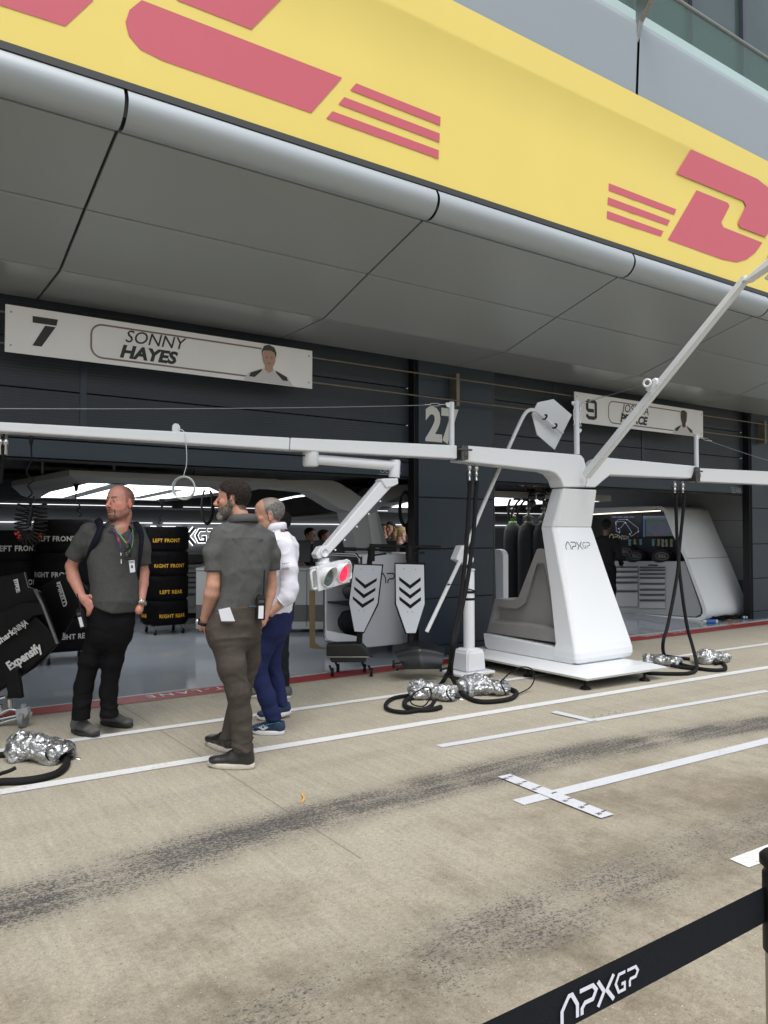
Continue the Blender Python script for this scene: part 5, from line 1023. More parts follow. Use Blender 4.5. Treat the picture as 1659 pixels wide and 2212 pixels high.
w3 = wing([(-80, 420), (220, 300), (380, 300), (430, 420), (330, 430), (60, 655), (-80, 705)], 5.90, .025)
wing([(130, 930), (165, 945), (195, 1100), (205, 1190), (215, 1230), (60, 1232), (70, 1180), (32, 1020)], 5.86, .05, name='wing_mount')
q = MB(); q.tube([PD(*cw(340, 180), 5.96), PD(*cw(410, 320), 5.9), PD(*cw(555, 700), 5.9)], .012, 8); q.tube([PD(*cw(235, 8), 5.99), PD(*cw(275, 158), 5.97)], .004, 6); q.build('edge_trim', mat('trim_grey', (.10, .10, .105), .3), WG)
def wtxt(par, txt, p0, p1, size, t_, bold=.02, sx=1.0, shear=0):
    a, b_ = PD(*cw(*p0), t_), PD(*cw(*p1), t_); r_ = b_-a; u_v = np.cross(r_, fwd); q = MB(); u_v = u_v if u_v[2] > 0 or abs(r_[2]) > abs(r_[0]) else -u_v
    text_mb(q, txt, frame_from(a, r_, np.cross(-fwd, r_)*-1 if False else np.cross(r_, fwd)), 0, 0, size, bold, sx=sx, shear=shear, thick=0); q.build('lettering', WT, par)
def wdir(par, txt, p0, p1, hpx, t_, bold, fit=True):
    """text laid from p0 to p1 along its baseline, its height in picture units"""
    a, b_ = PD(*cw(*p0), t_), PD(*cw(*p1), t_); ln = float(np.linalg.norm(b_-a)); size = hpx*.2232*t_/FL/.72
    cu = bpy.data.curves.new('t', 'FONT'); cu.body = txt; cu.size = size; cu.offset = bold*size; o = bpy.data.objects.new('t', cu); scene.collection.objects.link(o); dg = bpy.context.evaluated_depsgraph_get(); dg.update(); wd_t = o.evaluated_get(dg).dimensions.x
    bpy.data.objects.remove(o); bpy.data.curves.remove(cu); r_ = (b_-a)/ln; up_v = np.cross(r_, fwd)*-1
    if float(np.dot(np.cross(r_, up_v), fwd)) > 0: up_v = -up_v
    q = MB(); text_mb(q, txt, (a, r_, up_v, -fwd), 0, 0, size, bold, sx=ln/max(wd_t, 1e-3), thick=.0); q.build('lettering', WT, par)
wdir(w1, 'PIRELLI', (548, 135), (612, 335), 30, 6.235, .03)
q = MB(); q.prism([PD(*cw(a, b_), 6.236) for a, b_ in ((545, 108), (580, 96), (648, 300), (645, 322), (630, 326), (636, 305), (578, 118), (552, 128))], fwd*.002); q.build('lettering', WT, w1)
wdir(w0, 'IRE', (138, 100), (160, 200), 28, 5.985, .03); q = MB(); q.prism([PD(*cw(a, b_), 5.985) for a, b_ in ((130, 82), (170, 70), (195, 190), (182, 192), (160, 88), (133, 98))], fwd*.002); q.build('lettering', WT, w0)
wdir(w3, 'Shark', (-15, 712), (145, 600), 62, 5.885, .03) if False else wdir(w3, 'Shark', (-12, 712), (145, 598), 60, 5.88, .03); wdir(w3, '|NINJA', (150, 600), (272, 512), 60, 5.88, .008)
wdir(w2, 'Expensify', (95, 962), (405, 762), 88, 5.925, .04)
wdir(w1, 'R', (605, 640), (634, 640), 46, 6.23, .03)
q = MB()
for (a, b_, r_) in (((-120, 1455), (290, 1368), .014), ((-120, 1512), (275, 1400), .014), ((290, 1368), (275, 1400), .014), ((90, 1235), (100, 1330), .020), ((0, 1290), (10, 1390), .018), ((-60, 1250), (60, 1215), .016)):
    q.tube([PD(*cw(*a), 6.0), PD(*cw(*b_), 6.0)], r_, 12)
q.tube(spline([PD(*cw(x, y), 5.98) for x, y in ((-60, 1400), (20, 1370), (95, 1335), (180, 1345), (270, 1352), (298, 1372), (270, 1400), (100, 1440), (-60, 1490))], 5), .013, 12); q.build('chrome_frame', STEEL, WG)
c_ = PD(*cw(225, 1525), 5.95); c_[2] = .062; q = MB(); q.cyl(c_-rgt*.018, c_+rgt*.018, .062, 24); cs2 = q.build('castor', mat('castor_grey', (.16, .165, .17), .5), WG)
q = MB(); q.prism([c_+rgt*x_+L(0, 0, z_)-fwd*.03 for x_, z_ in ((-.045, .0), (-.05, .085), (.04, .095), (.05, .05), (.01, .0))], fwd*.06, bev=.006); q.cyl(c_+L(0, 0, .08), c_+L(0, 0, .12), .02, 10); q.build('castor_fork', mat('fork_grey', (.27, .28, .30), .4), cs2)
# ---- curly air lines
def curl(pts, rad, turns, r=.004, n=None):
    P = spline(pts, 14); N = len(P); out = []; total = turns*14; prev = None
    for k in range(total+1):
        s_ = k/total*(N-1); i = min(int(s_), N-2); p = P[i]+(P[i+1]-P[i])*(s_-i); t_ = P[i+1]-P[i]; t_ /= np.linalg.norm(t_)+1e-9
        a = fwd-t_*(fwd@t_) if prev is None else prev-t_*(prev@t_); a /= np.linalg.norm(a); prev = a; b_ = np.cross(t_, a); an = 2*math.pi*k/14; out.append(p+(a*math.cos(an)+b_*math.sin(an))*rad)
    return out
K = lambda a, b_, t_=5.55: PD(*cs(a, b_), t_)
CL = thing('coiled_air_line', 'black coiled air line with blow gun hanging in a loop at the left edge', 'air line', K(290, 150))
q = MB(); q.tube(curl([K(235, 780), K(205, 900), K(200, 1000), K(225, 1085), K(285, 1125), K(345, 1085), K(375, 1000), K(375, 900), K(370, 790)], .046, 22), .0058, 7); q.build('coil', HOSE, CL)
q = MB(); q.tube(spline([K(290, 235), K(292, 380), K(250, 480), K(262, 530), K(318, 570), K(262, 620), K(300, 690), K(262, 740), K(300, 790)], 8), .006, 8); q.build('cord', HOSE, CL)
q = MB(); q.lathe(K(290, 240), [(.010, 0), (.016, .03), (.018, .10), (.024, .11), (.024, .15)], 14); q.build('plug', BLACK, CL)
q = MB(); q.tube([K(300, 800), K(290, 870), K(262, 1000)], [.012, .017, .019], 12); q.tube([K(318, 720), K(322, 770)], .009, 8); q.tube([K(285, 830), K(300, 850)], .022, 10); q.build('blow_gun', BLACK, CL)
q = MB(); q.prism([K(130, 1060), K(175, 1042), K(190, 1080), K(200, 1120), K(165, 1115)], fwd*.004); q.prism([K(370, 1068), K(388, 1064), K(388, 1105), K(365, 1095)], fwd*.004); q.build('red_tag', mat('tag_red', (.55, .03, .03), .5), CL)
for i, (pts, lab, r_) in enumerate((([(712, 640), (708, 760), (750, 815), (718, 850), (765, 885), (740, 912)], 'thin curly cord hanging from the canopy left of the bald man', .006), ([(1512, 800), (1505, 890), (1485, 920), (1502, 940), (1478, 960), (1496, 985)], 'thin curly cord hanging from the canopy above the yellow lettered tyres', .006))):
    t_ = 7.9 if i == 0 else 11.2; q = MB(); q.tube(spline([PD(*cs(*p), t_) for p in pts], 6), r_, 6); a = PD(*cs(pts[0][0], pts[0][1]-5), t_); q.lathe(a-L(0, 0, .04), [(.015, 0), (.022, .05), (.045, .10), (.045, .12)], 12); tag(q.build('curly_cord', HOSE), lab, 'cord', 'curly cords on the canopy')
q = MB(); 
for r_, x_ in ((.012, 20), (.014, 60)): q.tube(spline([K(x_-15, 130), K(x_-10, 260), K(x_-35, 420), K(x_-60, 600)], 5), r_, 9)
for x_ in (5, 57): a = K(x_, 130); q.lathe(a-L(0, 0, .16), [(.010, 0), (.014, .01), (.014, .07), (.020, .075), (.020, .11), (.014, .115), (.014, .16)], 12, mi=1)
tag(q.build('air_hose', [HOSE, STEEL]), 'pair of hoses with steel couplings under the boom at the far left', 'hose')
for i, (c, n_, Rr, lab) in enumerate(((ch(1235, 270), 4, .13, 'coil of black cable hanging beside the pillar in the garage'), (c3(365, 320), 3, .14, 'black cable loop hanging from the canopy behind the dark haired man'))):
    t_ = 9.3; ctr = PD(*c, t_); q = MB()
    for k in range(n_): q.tube([ctr+rgt*math.sin(a)*Rr*(.42+.06*k)+L(0, 0, math.cos(a)*Rr*1.55-.01*k)+fwd*.02*k for a in np.linspace(0, 2*math.pi, 30, endpoint=False)], .009, 7, closed=True)
    q.tube([ctr+L(0, 0, Rr*1.5), ctr+L(0, 0, 2.0-ctr[2])], .007, 6); tag(q.build('cable_coil', HOSE), lab, 'cable', 'cable coils')
# ---- right garage: gas bottles
GBM = mat('bottle_cover', (.008, .009, .011), .75, noise=.3, nscale=18, bump=.4, bscale=30)
for i, (xc, t_) in enumerate(((385, 11.6), (555, 11.3), (720, 11.1))):
    a = PD(*c1(xc, 585), t_); x, y, z = a; rad = .155 if i else .135
    t = thing('gas_bottle', ['tall black covered gas bottle with a green collar, nearest the pillar', 'tall black covered gas bottle in the middle with two regulators', 'tall black covered gas bottle partly hidden by the gantry neck'][i], 'gas bottle', (x, y, 0), 'covered gas bottles')
    q = MB(); q.lathe((x, y, 0), [(rad*.96, 0), (rad, .05), (rad*1.02, z-.25), (rad*.96, z-.12), (rad*.72, z-.03), (rad*.45, z)], 26); q.build('cover', GBM, t)
    q = MB(); q.lathe((x, y, z-.01), [(.055, 0), (.06, .01), (.06, .04), (.05, .045)], 18); q.build('collar', mat('collar_green', (.16, .38, .10), .5) if i == 0 else mat('collar_olive', (.14, .14, .08), .5), t)
    q = MB(); q.lathe((x, y, z+.03), [(.030, 0), (.030, .06), (.045, .065), (.045, .09), (.02, .095), (.02, .17), (.035, .175), (.035, .20), (.015, .21)], 14); q.tube([L(x, y, z+.09)-rgt*.07, L(x, y, z+.09)+rgt*.07], .018, 10); q.build('valve', mat('brass_dark', (.20, .19, .16), .4, .8), t)
    if i:
        for dz, s_ in ((.30, 1), (.46, 1), (.38, -1)):
            c_ = L(x, y, z+dz)+rgt*.05*s_; q = MB(); q.lathe(c_, [(.055, 0), (.058, .01), (.055, .035), (.0, .036)], 20, axis=-fwd+rgt*.5); q.build('gauge', mat('gauge_black', (.03, .03, .03), .3), t)
        q = MB(); q.tube([L(x, y, z+.2), L(x, y, z+.52)], .020, 10); q.tube([L(x, y, z+.38)-rgt*.22, L(x, y, z+.38)+rgt*.02], [.040, .034], 14); q.build('regulator', mat('reg_black', (.025, .025, .027), .35), t)
        q = MB(); q.lathe(L(x, y, z+.38)-rgt*.12, [(.038, 0), (.042, .004), (.042, .02)], 14, axis=rgt); q.build('regulator_ring', mat('ring_white', (.6, .6, .58), .4), t)
        q = MB(); q.lathe(L(x, y, z+.56)-rgt*.04, [(.028, 0), (.03, .004), (.03, .07), (.02, .075)], 12, axis=rgt); q.build('cap_orange', mat('cap_orange', (.40, .12, .04), .5), t)
        q = MB(); q.lathe(L(x, y, z+.56)+rgt*.04, [(.02, 0), (.024, .004), (.024, .05), (.014, .055), (.014, .10)], 12, axis=rgt); q.lathe(L(x, y, z+.56)-rgt*.16, [(.014, 0), (.02, .02), (.016, .04), (.022, .06), (.022, .10)], 12, axis=rgt); q.build('fitting', STEEL, t)
    else:
        q = MB(); p_ = [PD(*c1(a_, b_), 11.5) for a_, b_ in ((350, 560), (335, 420), (360, 320), (420, 262), (470, 250))]; q.tube(spline(p_, 6), .020, 8)
        for dx in (0, 60): q.tube(spline([PD(*c1(a_+dx, b_), 11.4) for a_, b_ in ((365, 520), (390, 430), (430, 360), (480, 310))], 6), .016, 8)
        q.build('whip_hose', HOSE, t)
q = MB(); pl = [PX(*c1(a, b_), 7.3) for a, b_ in ((186, 865), (235, 866), (262, 885), (280, 930), (281, 1450), (200, 1450))]; q.prism(pl, (.1, 0, 0), bev=.01); tag(q.build('white_screen_panel', WC), 'narrow white rounded panel between the pillar and the gas bottles', 'panel')
# ---- right garage: slanted white workstation
WS = thing('workstation', 'large white slanted workstation housing with screens above and drawers below in the right garage', 'workstation', (12.4, 9.5, 0))
XF = 11.9; K2 = lambda a, b_, X=XF: PX(*ck(a, b_), X)
WSM = mat('workstation_white', (.76, .78, .79), .35, noise=.03, nscale=2)
ot = [K2(645, 168), K2(900, 140), K2(1040, 138), K2(1075, 160), K2(1125, 290), K2(1190, 440), K2(1285, 690), K2(1300, 735), K2(1303, 765), K2(1292, 790), K2(1262, 803), K2(1180, 800), K2(830, 775), K2(600, 755)]
it = [K2(645, 182), K2(900, 160), K2(1030, 153), K2(1052, 168), K2(1105, 300), K2(1172, 440), K2(1263, 692), K2(1278, 735), K2(1279, 760), K2(1268, 777), K2(1243, 786), K2(1170, 782), K2(830, 757), K2(600, 740)]
ot[-1][2] = ot[-2][2]; it[-1][2] = it[-2][2]; ot[0][2] = ot[1][2]+.0; 
n = len(ot); V = ot+it+[p+L(.045, 0, 0) for p in it]; F = [(i, i+1, n+i+1, n+i) for i in range(n-1)]+[(n+i, n+i+1, 2*n+i+1, 2*n+i) for i in range(n-1)]; q = MB(); q.add(V, F)
V2 = ot+[p+L(1.25, 0, 0) for p in ot]; q.add(V2, [(i, i+1, n+i+1, n+i) for i in range(n-1)], 0, True); q.build('shell', WSM, WS)
q = MB(); q.add([p+L(1.25, 0, 0) for p in ot], [tuple(range(n))]); q.build('shell_end', WSM, WS)
lower = [K2(600, 455, 11.93), K2(1175, 458, 11.93), K2(1270, 735, 11.93), K2(1268, 765, 11.93), K2(1240, 780, 11.93), K2(1170, 776, 11.93), K2(600, 740, 11.93)]; q = MB(); q.add(lower, [tuple(range(7))]); q.build('lower_front', mat('workstation_grey', (.36, .37, .385), .45), WS)
q = MB(); q.add([K2(600, 180, 12.2), K2(1060, 150, 12.2), K2(1200, 470, 12.2), K2(600, 470, 12.2)], [(0, 1, 2, 3)]); q.add([K2(600, 455, 11.93), K2(1175, 458, 11.93), K2(1240, 470, 12.2), K2(600, 470, 12.2)], [(0, 1, 2, 3)]); q.build('recess', mat('recess_black', (.010, .011, .014), .4), WS)
q = MB(); q.prism([K2(600, 184, 11.96), K2(1030, 161, 11.96), K2(1032, 166, 11.96), K2(600, 190, 11.96)], (.02, 0, 0)); q.build('lit_edge', mat('warm_led', (.9, .8, .7), .5, emit=(1, .88, .74), es=1.4), WS)
def drawers(a0, a1, ys, nm):
    for y0_, y1_ in zip(ys[:-1], ys[1:]):
        q = MB(); q.prism([K2(a0, y0_+2, 11.925), K2(a1, y0_+2, 11.925), K2(a1, y1_-1, 11.925), K2(a0, y1_-1, 11.925)], (-.02, 0, 0), bev=.003); d = q.build('drawer', mat('drawer_light', (.43, .44, .455), .4), WS)
        q = MB(); q.prism([K2(a0+2, y0_+3, 11.90), K2(a1-2, y0_+3, 11.90), K2(a1-2, y0_+11, 11.90), K2(a0+2, y0_+11, 11.90)], (-.02, 0, 0), bev=.002); q.build('handle', HAN, d)
drawers(760, 904, [484, 512, 545, 575, 625, 722], 'l'); drawers(915, 1062, [486, 503, 525, 548, 582, 616, 646, 678, 732], 'r')
q = MB(); q.prism([K2(963, 476, 11.915), K2(1015, 477, 11.915), K2(1015, 484, 11.915), K2(963, 483, 11.915)], (.01, 0, 0)); q.build('display', BLACK, WS)
q = MB(); a, b_ = K2(1192, 441, 11.88), K2(1365, 444, 11.88); p_ = PX(*ck(1192, 442), XF); q.prism([p_+L(-.002, -.004, 0), p_+L(1.25, -.004, 0), p_+L(1.25, -.004, .006), p_+L(-.002, -.004, .006)], (0, .003, 0)); q.build('shell_joint', JOINT, WS)
# screens in the recess
XS_ = 12.12; SB = mat('screen_glass', (.008, .010, .018), .2, spec=.6)
def screen(c, lab, parts):
    t = thing('screen', lab, 'screen', PX(*ck(*c[0]), XS_), 'screens in the workstation'); q = MB(); q.prism([PX(*ck(*p), XS_) for p in c], (.04, 0, 0)); q.build('panel', SB, t)
    for nm, mt, polys in parts:
        q = MB()
        for pl_ in polys: q.add([PX(*ck(*p), XS_-.006) for p in pl_], [tuple(range(len(pl_)))])
        q.build(nm, mt, t)
EM = lambda n_, c_, s_=1.0: mat(n_, tuple(.3*v for v in c_), .5, emit=tuple(.6*v+.4*sum(c_)/3*k_ for v, k_ in zip(c_, (.8, .9, 1.3))), es=s_*.32)
def line2(pts, w_=2.0):
    out = []
    for (x0_, y0_), (x1_, y1_) in zip(pts[:-1], pts[1:]):
        d = math.hypot(x1_-x0_, y1_-y0_)+1e-6; nx, ny = -(y1_-y0_)/d*w_/2, (x1_-x0_)/d*w_/2; out.append([(x0_+nx, y0_+ny), (x1_+nx, y1_+ny), (x1_-nx, y1_-ny), (x0_-nx, y0_-ny)])
    return out
track = [(775, 240), (778, 285), (795, 290), (800, 280), (790, 268), (805, 262), (828, 232), (812, 225), (775, 230), (790, 215), (840, 215), (905, 265), (905, 285), (865, 312), (855, 300), (868, 290), (832, 235)]
dots_ = [[(x-3, y-3), (x+3, y-3), (x+3, y+3), (x-3, y+3)] for x, y in track[::2]]
screen([(740, 190), (926, 190), (926, 320), (740, 320)], 'dark screen showing a white outline of the race track', [('track_outline', EM('track_line', (.42, .45, .55), .8), line2(track, 2.4)), ('markers', EM('track_dots', (.6, .65, .8), 1.0), dots_), ('header', EM('scr_text', (.25, .28, .5), .7), [[(752+i*34, 198), (780+i*34, 198), (780+i*34, 203), (752+i*34, 203)] for i in range(4)])])
screen([(930, 192), (1080, 192), (1120, 318), (930, 320)], 'screen showing a view of the race track with green grass and blue kerbs', [('grass', EM('scr_green', (.07, .13, .07), .8), [[(950, 205), (1075, 200), (1112, 310), (950, 312)]]), ('sky', EM('scr_sky', (.20, .22, .34), .7), [[(932, 194), (1078, 194), (1082, 214), (932, 214)]]),
    ('asphalt', EM('scr_track', (.16, .14, .30), .8), [[(955, 240), (1060, 228), (1095, 245), (1100, 290), (1000, 310), (960, 280)]]), ('infield', EM('scr_field', (.12, .15, .09), .8), [[(985, 250), (1050, 243), (1070, 262), (1010, 290), (975, 272)]]), ('caption', EM('scr_red', (.40, .03, .05), .9), [[(975, 293), (1045, 290), (1045, 308), (975, 310)]]), ('list', EM('scr_blue', (.05, .10, .30), .8), [[(932, 205), (946, 205), (946, 316), (932, 316)]])])
cols_ = [(848, 'teal', (.03, .22, .25)), (878, 'olive', (.20, .20, .03)), (912, 'cyan', (.05, .16, .28)), (985, 'teal', (.03, .22, .25)), (1016, 'olive', (.20, .20, .03)), (1040, 'grey', (.18, .18, .20)), (1062, 'olive', (.20, .20, .03)), (1090, 'olive', (.20, .20, .03))]
prt = []
for x_, nm, c_ in cols_: prt.append(('figures', EM('scr_'+nm, c_, .9), [[(x_+random.uniform(-2, 2), 330+k*5), (x_+random.uniform(8, 22), 330+k*5), (x_+14, 333+k*5), (x_, 333+k*5)] for k in range(random.randint(6, 9))]))
screen([(740, 325), (1122, 322), (1175, 445), (740, 448)], 'wide lower screen filled with columns of coloured timing figures', prt)
for i, (a, b_) in enumerate(((832, 402), (888, 428), (1043, 428))):
    t = thing('helmet_case', ['dark oval badged bag at the left end of the workstation shelf', 'dark oval badged bag in the middle of the workstation shelf', 'dark oval badged bag at the right of the workstation shelf'][i], 'bag', PX(*ck(a, 455), 11.99), 'badged bags on the workstation shelf')
    q = MB(); c_ = PX(*ck(a, b_+4), 12.02); q.lathe(c_-L(0, 0, .10), [(.10, 0), (.17, .03), (.19, .10), (.16, .19), (.07, .23), (0, .24)], 20); q.build('bag_body', mat('bag_body_black', (.012, .012, .013), .6), t)
    fr = frame_from(PX(*ck(a, b_), 11.82), (0, -1, 0), (0, 0, 1)); q = MB(); E_ = [(.13*math.cos(t2), .065*math.sin(t2)) for t2 in np.linspace(0, 2*math.pi, 28)]
    strokes_mb(q, [E_], fr, 0, 0, 1.0, .010); text_mb(q, 'BELL', fr, 0, -.024, .085, .04, shear=.2, sx=.95, align='CENTER'); q.build('badge', mat('badge_grey', (.11, .11, .11), .5), t)
# cables by the door post
q = MB(); g_ = np.random.default_rng(5)
for k in range(9):
    pts = [L(12.55+g_.uniform(-.5, .3), 7.42+g_.uniform(0, .25), .02+g_.uniform(0, .05)) for _ in range(6)]; pts = sorted(pts, key=lambda p: p[0]+g_.uniform(-.1, .1)); q.tube(spline(pts, 6), .011, 7)
tag(q.build('cable_heap', HOSE), 'heap of black cables on the floor by the right door post', 'cables', kind='stuff')
q = MB(); q.tube(spline([PZ(*cr_(1240, 240), .03), PZ(*cr_(1310, 250), .03), PZ(*cr_(1360, 280), .03), PZ(*cr_(1300, 290), .02), PZ(*cr_(1220, 275), .02)], 6), .008, 6); tag(q.build('orange_cable', mat('orange_cable', (.60, .20, .07), .5)), 'thin orange cable lying over the black cable heap', 'cable')
for i, (a, b_, s_) in enumerate((((985, 258), (1130, 258), .036), ((1405, 215), (1440, 215), .025))):
    p0_, p1_ = PZ(*cr_(*a), .04), PZ(*cr_(*b_), .04); d = (p1_-p0_)/np.linalg.norm(p1_-p0_); t = thing('power_connector', ['blue and white round power connector on the garage floor', 'small blue power connector on the cable heap'][i], 'connector', p0_, 'power connectors')
    q = MB(); q.cyl(p0_+d*.04, p1_-d*.04, s_, 14); q.build('body', mat('connector_blue', (.03, .14, .50), .4), t); q = MB(); q.cyl(p0_-d*.01, p0_+d*.045, s_*.8, 14); q.cyl(p1_-d*.045, p1_, s_*.85, 14); q.build('end_cap', mat('connector_white', (.6, .6, .58), .4), t)
q = MB(); q.tube(spline([PZ(652*1., 1716, .004), PZ(657, 1724, .012), PZ(653, 1732, .004)], 5), [.006]*11, 6) if False else q.tube(spline([PZ(652, 1716, .006), PZ(657, 1724, .012), PZ(653, 1733, .006)], 5), .006, 6); tag(q.build('orange_peel', mat('peel', (.70, .38, .06), .5)), 'small curl of orange litter lying on the pit lane', 'litter')
# ================================================================ people
def lin(c): return c
SK = mat('skin', (.42, .23, .17), .5, noise=.10, nscale=60, bump=.12, bscale=220, attr=True, spec=.4)
HAIRM = mat('hair', (.05, .04, .035), .8, spec=.2, noise=.45, nscale=130, bump=.9, bscale=130, attr=True, stretch=(1, 1, .35))
def cloth(name, col, ns=40, nz=.10, bp=.25, bs=420, rough=.85): return mat(name, col, rough, noise=nz, nscale=ns, bump=bp, bscale=bs, spec=.15)
def axis_grid(lo, hi, h, flo=None, fhi=None, fh=None):
    if flo is None: return np.arange(lo, hi, h)
    a = np.arange(lo, flo, h); b = np.arange(flo, fhi, fh); c = np.arange(fhi, hi, h); return np.unique(np.concatenate([a, b, c]).round(5))
def head_frame(c, face, pitch=0.0, roll=0.0):
    f = np.array([face[0], face[1], 0.0]); f /= np.linalg.norm(f); lat = np.cross(L(0, 0, 1), f)   # his left is +x
    f2 = f*math.cos(pitch)+L(0, 0, math.sin(pitch)); u2 = np.cross(f2, lat)*1.0
    if u2[2] < 0: u2 = -u2
    if roll: lat, u2 = lat*math.cos(roll)+u2*math.sin(roll), u2*math.cos(roll)-lat*math.sin(roll)
    return np.array(c, float), np.stack([lat, f2, u2], 1)
def head_prims(F_, c, M, s, detail=True, jaw=1.0):
    def T(x, y, z): return c+M@(L(x, y, z)*s)
    def E(x, y, z, r): return ell(T(x, y, z), np.array(r)*s, M)
    def C(a, b, ra, rb): return cone(T(*a), T(*b), ra*s, rb*s)
    F_.op(E(0, -.014, .036, (.074, .096, .088)), .01); F_.op(E(0, .030, -.030, (.058*jaw, .062, .080)), .03)
    F_.op(E(0, .02, .05, (.064, .072, .066)), .02)
    for q in (-1, 1): F_.op(C((q*.050*jaw, .005, -.060), (q*.018, .072, -.098), .016, .016), .03)
    F_.op(C((-.006, .080, -.098), (.006, .080, -.098), .018, .018), .02)
    if detail:
        for q in (-1, 1): F_.op(E(q*.043, .060, -.012, (.018, .018, .016)), .02)
        F_.op(C((-.032, .079, .032), (.032, .079, .032), .011, .011), .014)
        for q in (-1, 1): F_.op(E(q*.032, .098, .010, (.016, .016, .011)), .010, 'sub')
        for q in (-1, 1): F_.op(E(q*.031, .076, .011, (.0125, .0125, .0125)), .004); F_.op(C((q*.018, .083, .021), (q*.044, .074, .018), .0055, .005), .005)
        F_.op(C((0, .088, .026), (0, .116, -.020), .0075, .012), .008); F_.op(C((-.010, .104, -.026), (.010, .104, -.026), .0095, .0095), .006)
        F_.op(C((-.020, .087, -.056), (.020, .087, -.056), .0075, .0075), .007); F_.op(C((-.016, .087, -.073), (.016, .087, -.073), .0080, .0080), .006)
        F_.op(C((-.022, .100, -.0645), (.022, .100, -.0645), .0032, .0032), .003, 'sub')
    else: F_.op(C((0, .088, .024), (0, .114, -.024), .009, .013), .01)
    for q in (-1, 1):
        F_.op(ell(T(q*.078, -.012, -.004), L(.009, .018, .031)*s, M), .006); F_.op(ell(T(q*.088, -.008, .002), L(.006, .009, .014)*s, M), .004, 'sub'); F_.op(C((q*.080, -.004, -.028), (q*.079, -.004, -.030), .008, .008), .006)
def hairline(y, kind):
    if kind == 'full': return np.interp(y, [-.11, -.055, -.03, -.005, .008, .022, .028, .05, .068, .075, .12], [-.070, -.062, -.030, .030, -.010, -.012, .045, .058, .066, .080, .16])
    return np.interp(y, [-.11, -.055, -.03, -.005, .008, .022, .03, .12], [-.070, -.060, -.030, .028, -.008, .030, .12, .2])
def color_head(P, kind, skin, hair, beard, beardc, V=None):
    """P in head coordinates; colour of skin, lips, brows, stubble, and shade painted in nostrils and mouth line"""
    x, y, z = P.T; n = len(P); col = np.tile(np.array(skin, float), (n, 1)); nz = vnoise(P, 45); col *= (1+.07*nz)[:, None]
    near = np.exp(-((np.abs(x)-.045)**2/.0006+(y-.065)**2/.0012+(z+.02)**2/.0012)); col *= 1+near[:, None]*L(.16, -.10, -.12); tip = np.exp(-(x**2/.0003+(y-.115)**2/.0008+(z+.02)**2/.0004)); col *= 1+tip[:, None]*L(.2, -.12, -.12)
    ear = (np.abs(x) > .074) & (np.abs(z) < .045); col[ear] *= L(1.12, .82, .80)
    def blend(m_, c, a=1.0):
        m_ = np.clip(m_, 0, 1)[:, None]*a; col[:] = col*(1-m_)+np.array(c)*m_
    front = y > .055
    blend(front*(np.abs(z-.036-.10*np.minimum(np.abs(x)-.028, 0)) < .0052)*((np.abs(x) > .010) & (np.abs(x) < .046)), hair if sum(hair) < .3 else (.12, .10, .085), .8)
    ex = np.abs(x)-.031; e = (ex/.0125)**2+((z-.0105)/.0052)**2
    blend(front*(e < 1.5)*(e >= 1), (.10, .05, .04), .8); blend(front*(e < 1), (.50, .45, .42)); blend(front*(((ex+.001)/.0052)**2+((z-.0105)/.0052)**2 < 1), (.03, .025, .02))
    lip = front*(np.abs(x) < .023)*(y > .075); blend(lip*(np.abs(z+.065) < .0135), (.36, .13, .11), .75); blend(lip*(np.abs(z+.0645) < .0028), (.05, .02, .02), .9)  # lip colour, then a dark line painting the shade between the lips
    blend(front*(np.abs(np.abs(x)-.009) < .0045)*(np.abs(z+.035) < .004)*(y > .095), (.06, .02, .02), .9)  # nostril shade painted as two dark spots
    hl = hairline(y, kind if kind != 'shaved' else 'full')
    if kind == 'shaved':
        t_ = np.interp(y, [-.11, -.02, .02, .04, .07], [1, .95, .55, .05, 0])*(np.clip((z-hl)/.012, 0, 1)); top = np.clip(1-(np.abs(x)/.045)**2, 0, 1)*np.clip((y+.03)/.02, 0, 1)*(z > .06); blend(t_*(1-.8*top)*(.9+.25*nz), hair, .86)
    elif kind: blend(np.clip((z-hl)/.008, 0, 1), hair, .85)
    if beard:
        jaw_ = np.clip((np.interp(y, [-.02, .01, .05, .075, .12], [-.02, -.012, -.040, -.046, -.046])-z)/.014, 0, 1)*np.clip((y+.018)/.02, 0, 1)*np.clip((z+.135)/.02, 0, 1)
        mouth = (np.abs(x) < .024)*(np.abs(z+.0655) < .0125)*(y > .07); cheek = np.clip((np.abs(x)-.03)/.02, 0, 1)
        mous = (y > .07)*(np.abs(x) < .032)*np.clip(1-np.abs(z+.048-.25*np.maximum(np.abs(x)-.012, 0)*-1)/.009, 0, 1)
        side = (y > .05)*np.clip(1-np.abs(np.abs(x)-.030)/.007, 0, 1)*(z < -.045)*(z > -.10)
        if beard == 'goatee': blend(jaw_*(1-mouth)*(.85+.35*nz), tuple(.7*a+.3*b for a, b in zip(beardc, skin)), .8); blend(np.maximum(mous, side)*(1-mouth*.8), beardc, .88); blend((y > .05)*(z < -.083)*(np.abs(x) < .040)*(z > -.13)*1.0, beardc, .6)
        elif beard == 'stubble': blend(jaw_*(1-mouth), tuple(.4*a+.6*b for a, b in zip(beardc, skin)), .6); blend(mous, beardc, .5)
        else: blend(np.maximum(jaw_, mous)*(1-mouth), beardc, .95)
    return np.clip(col, 0, 1)
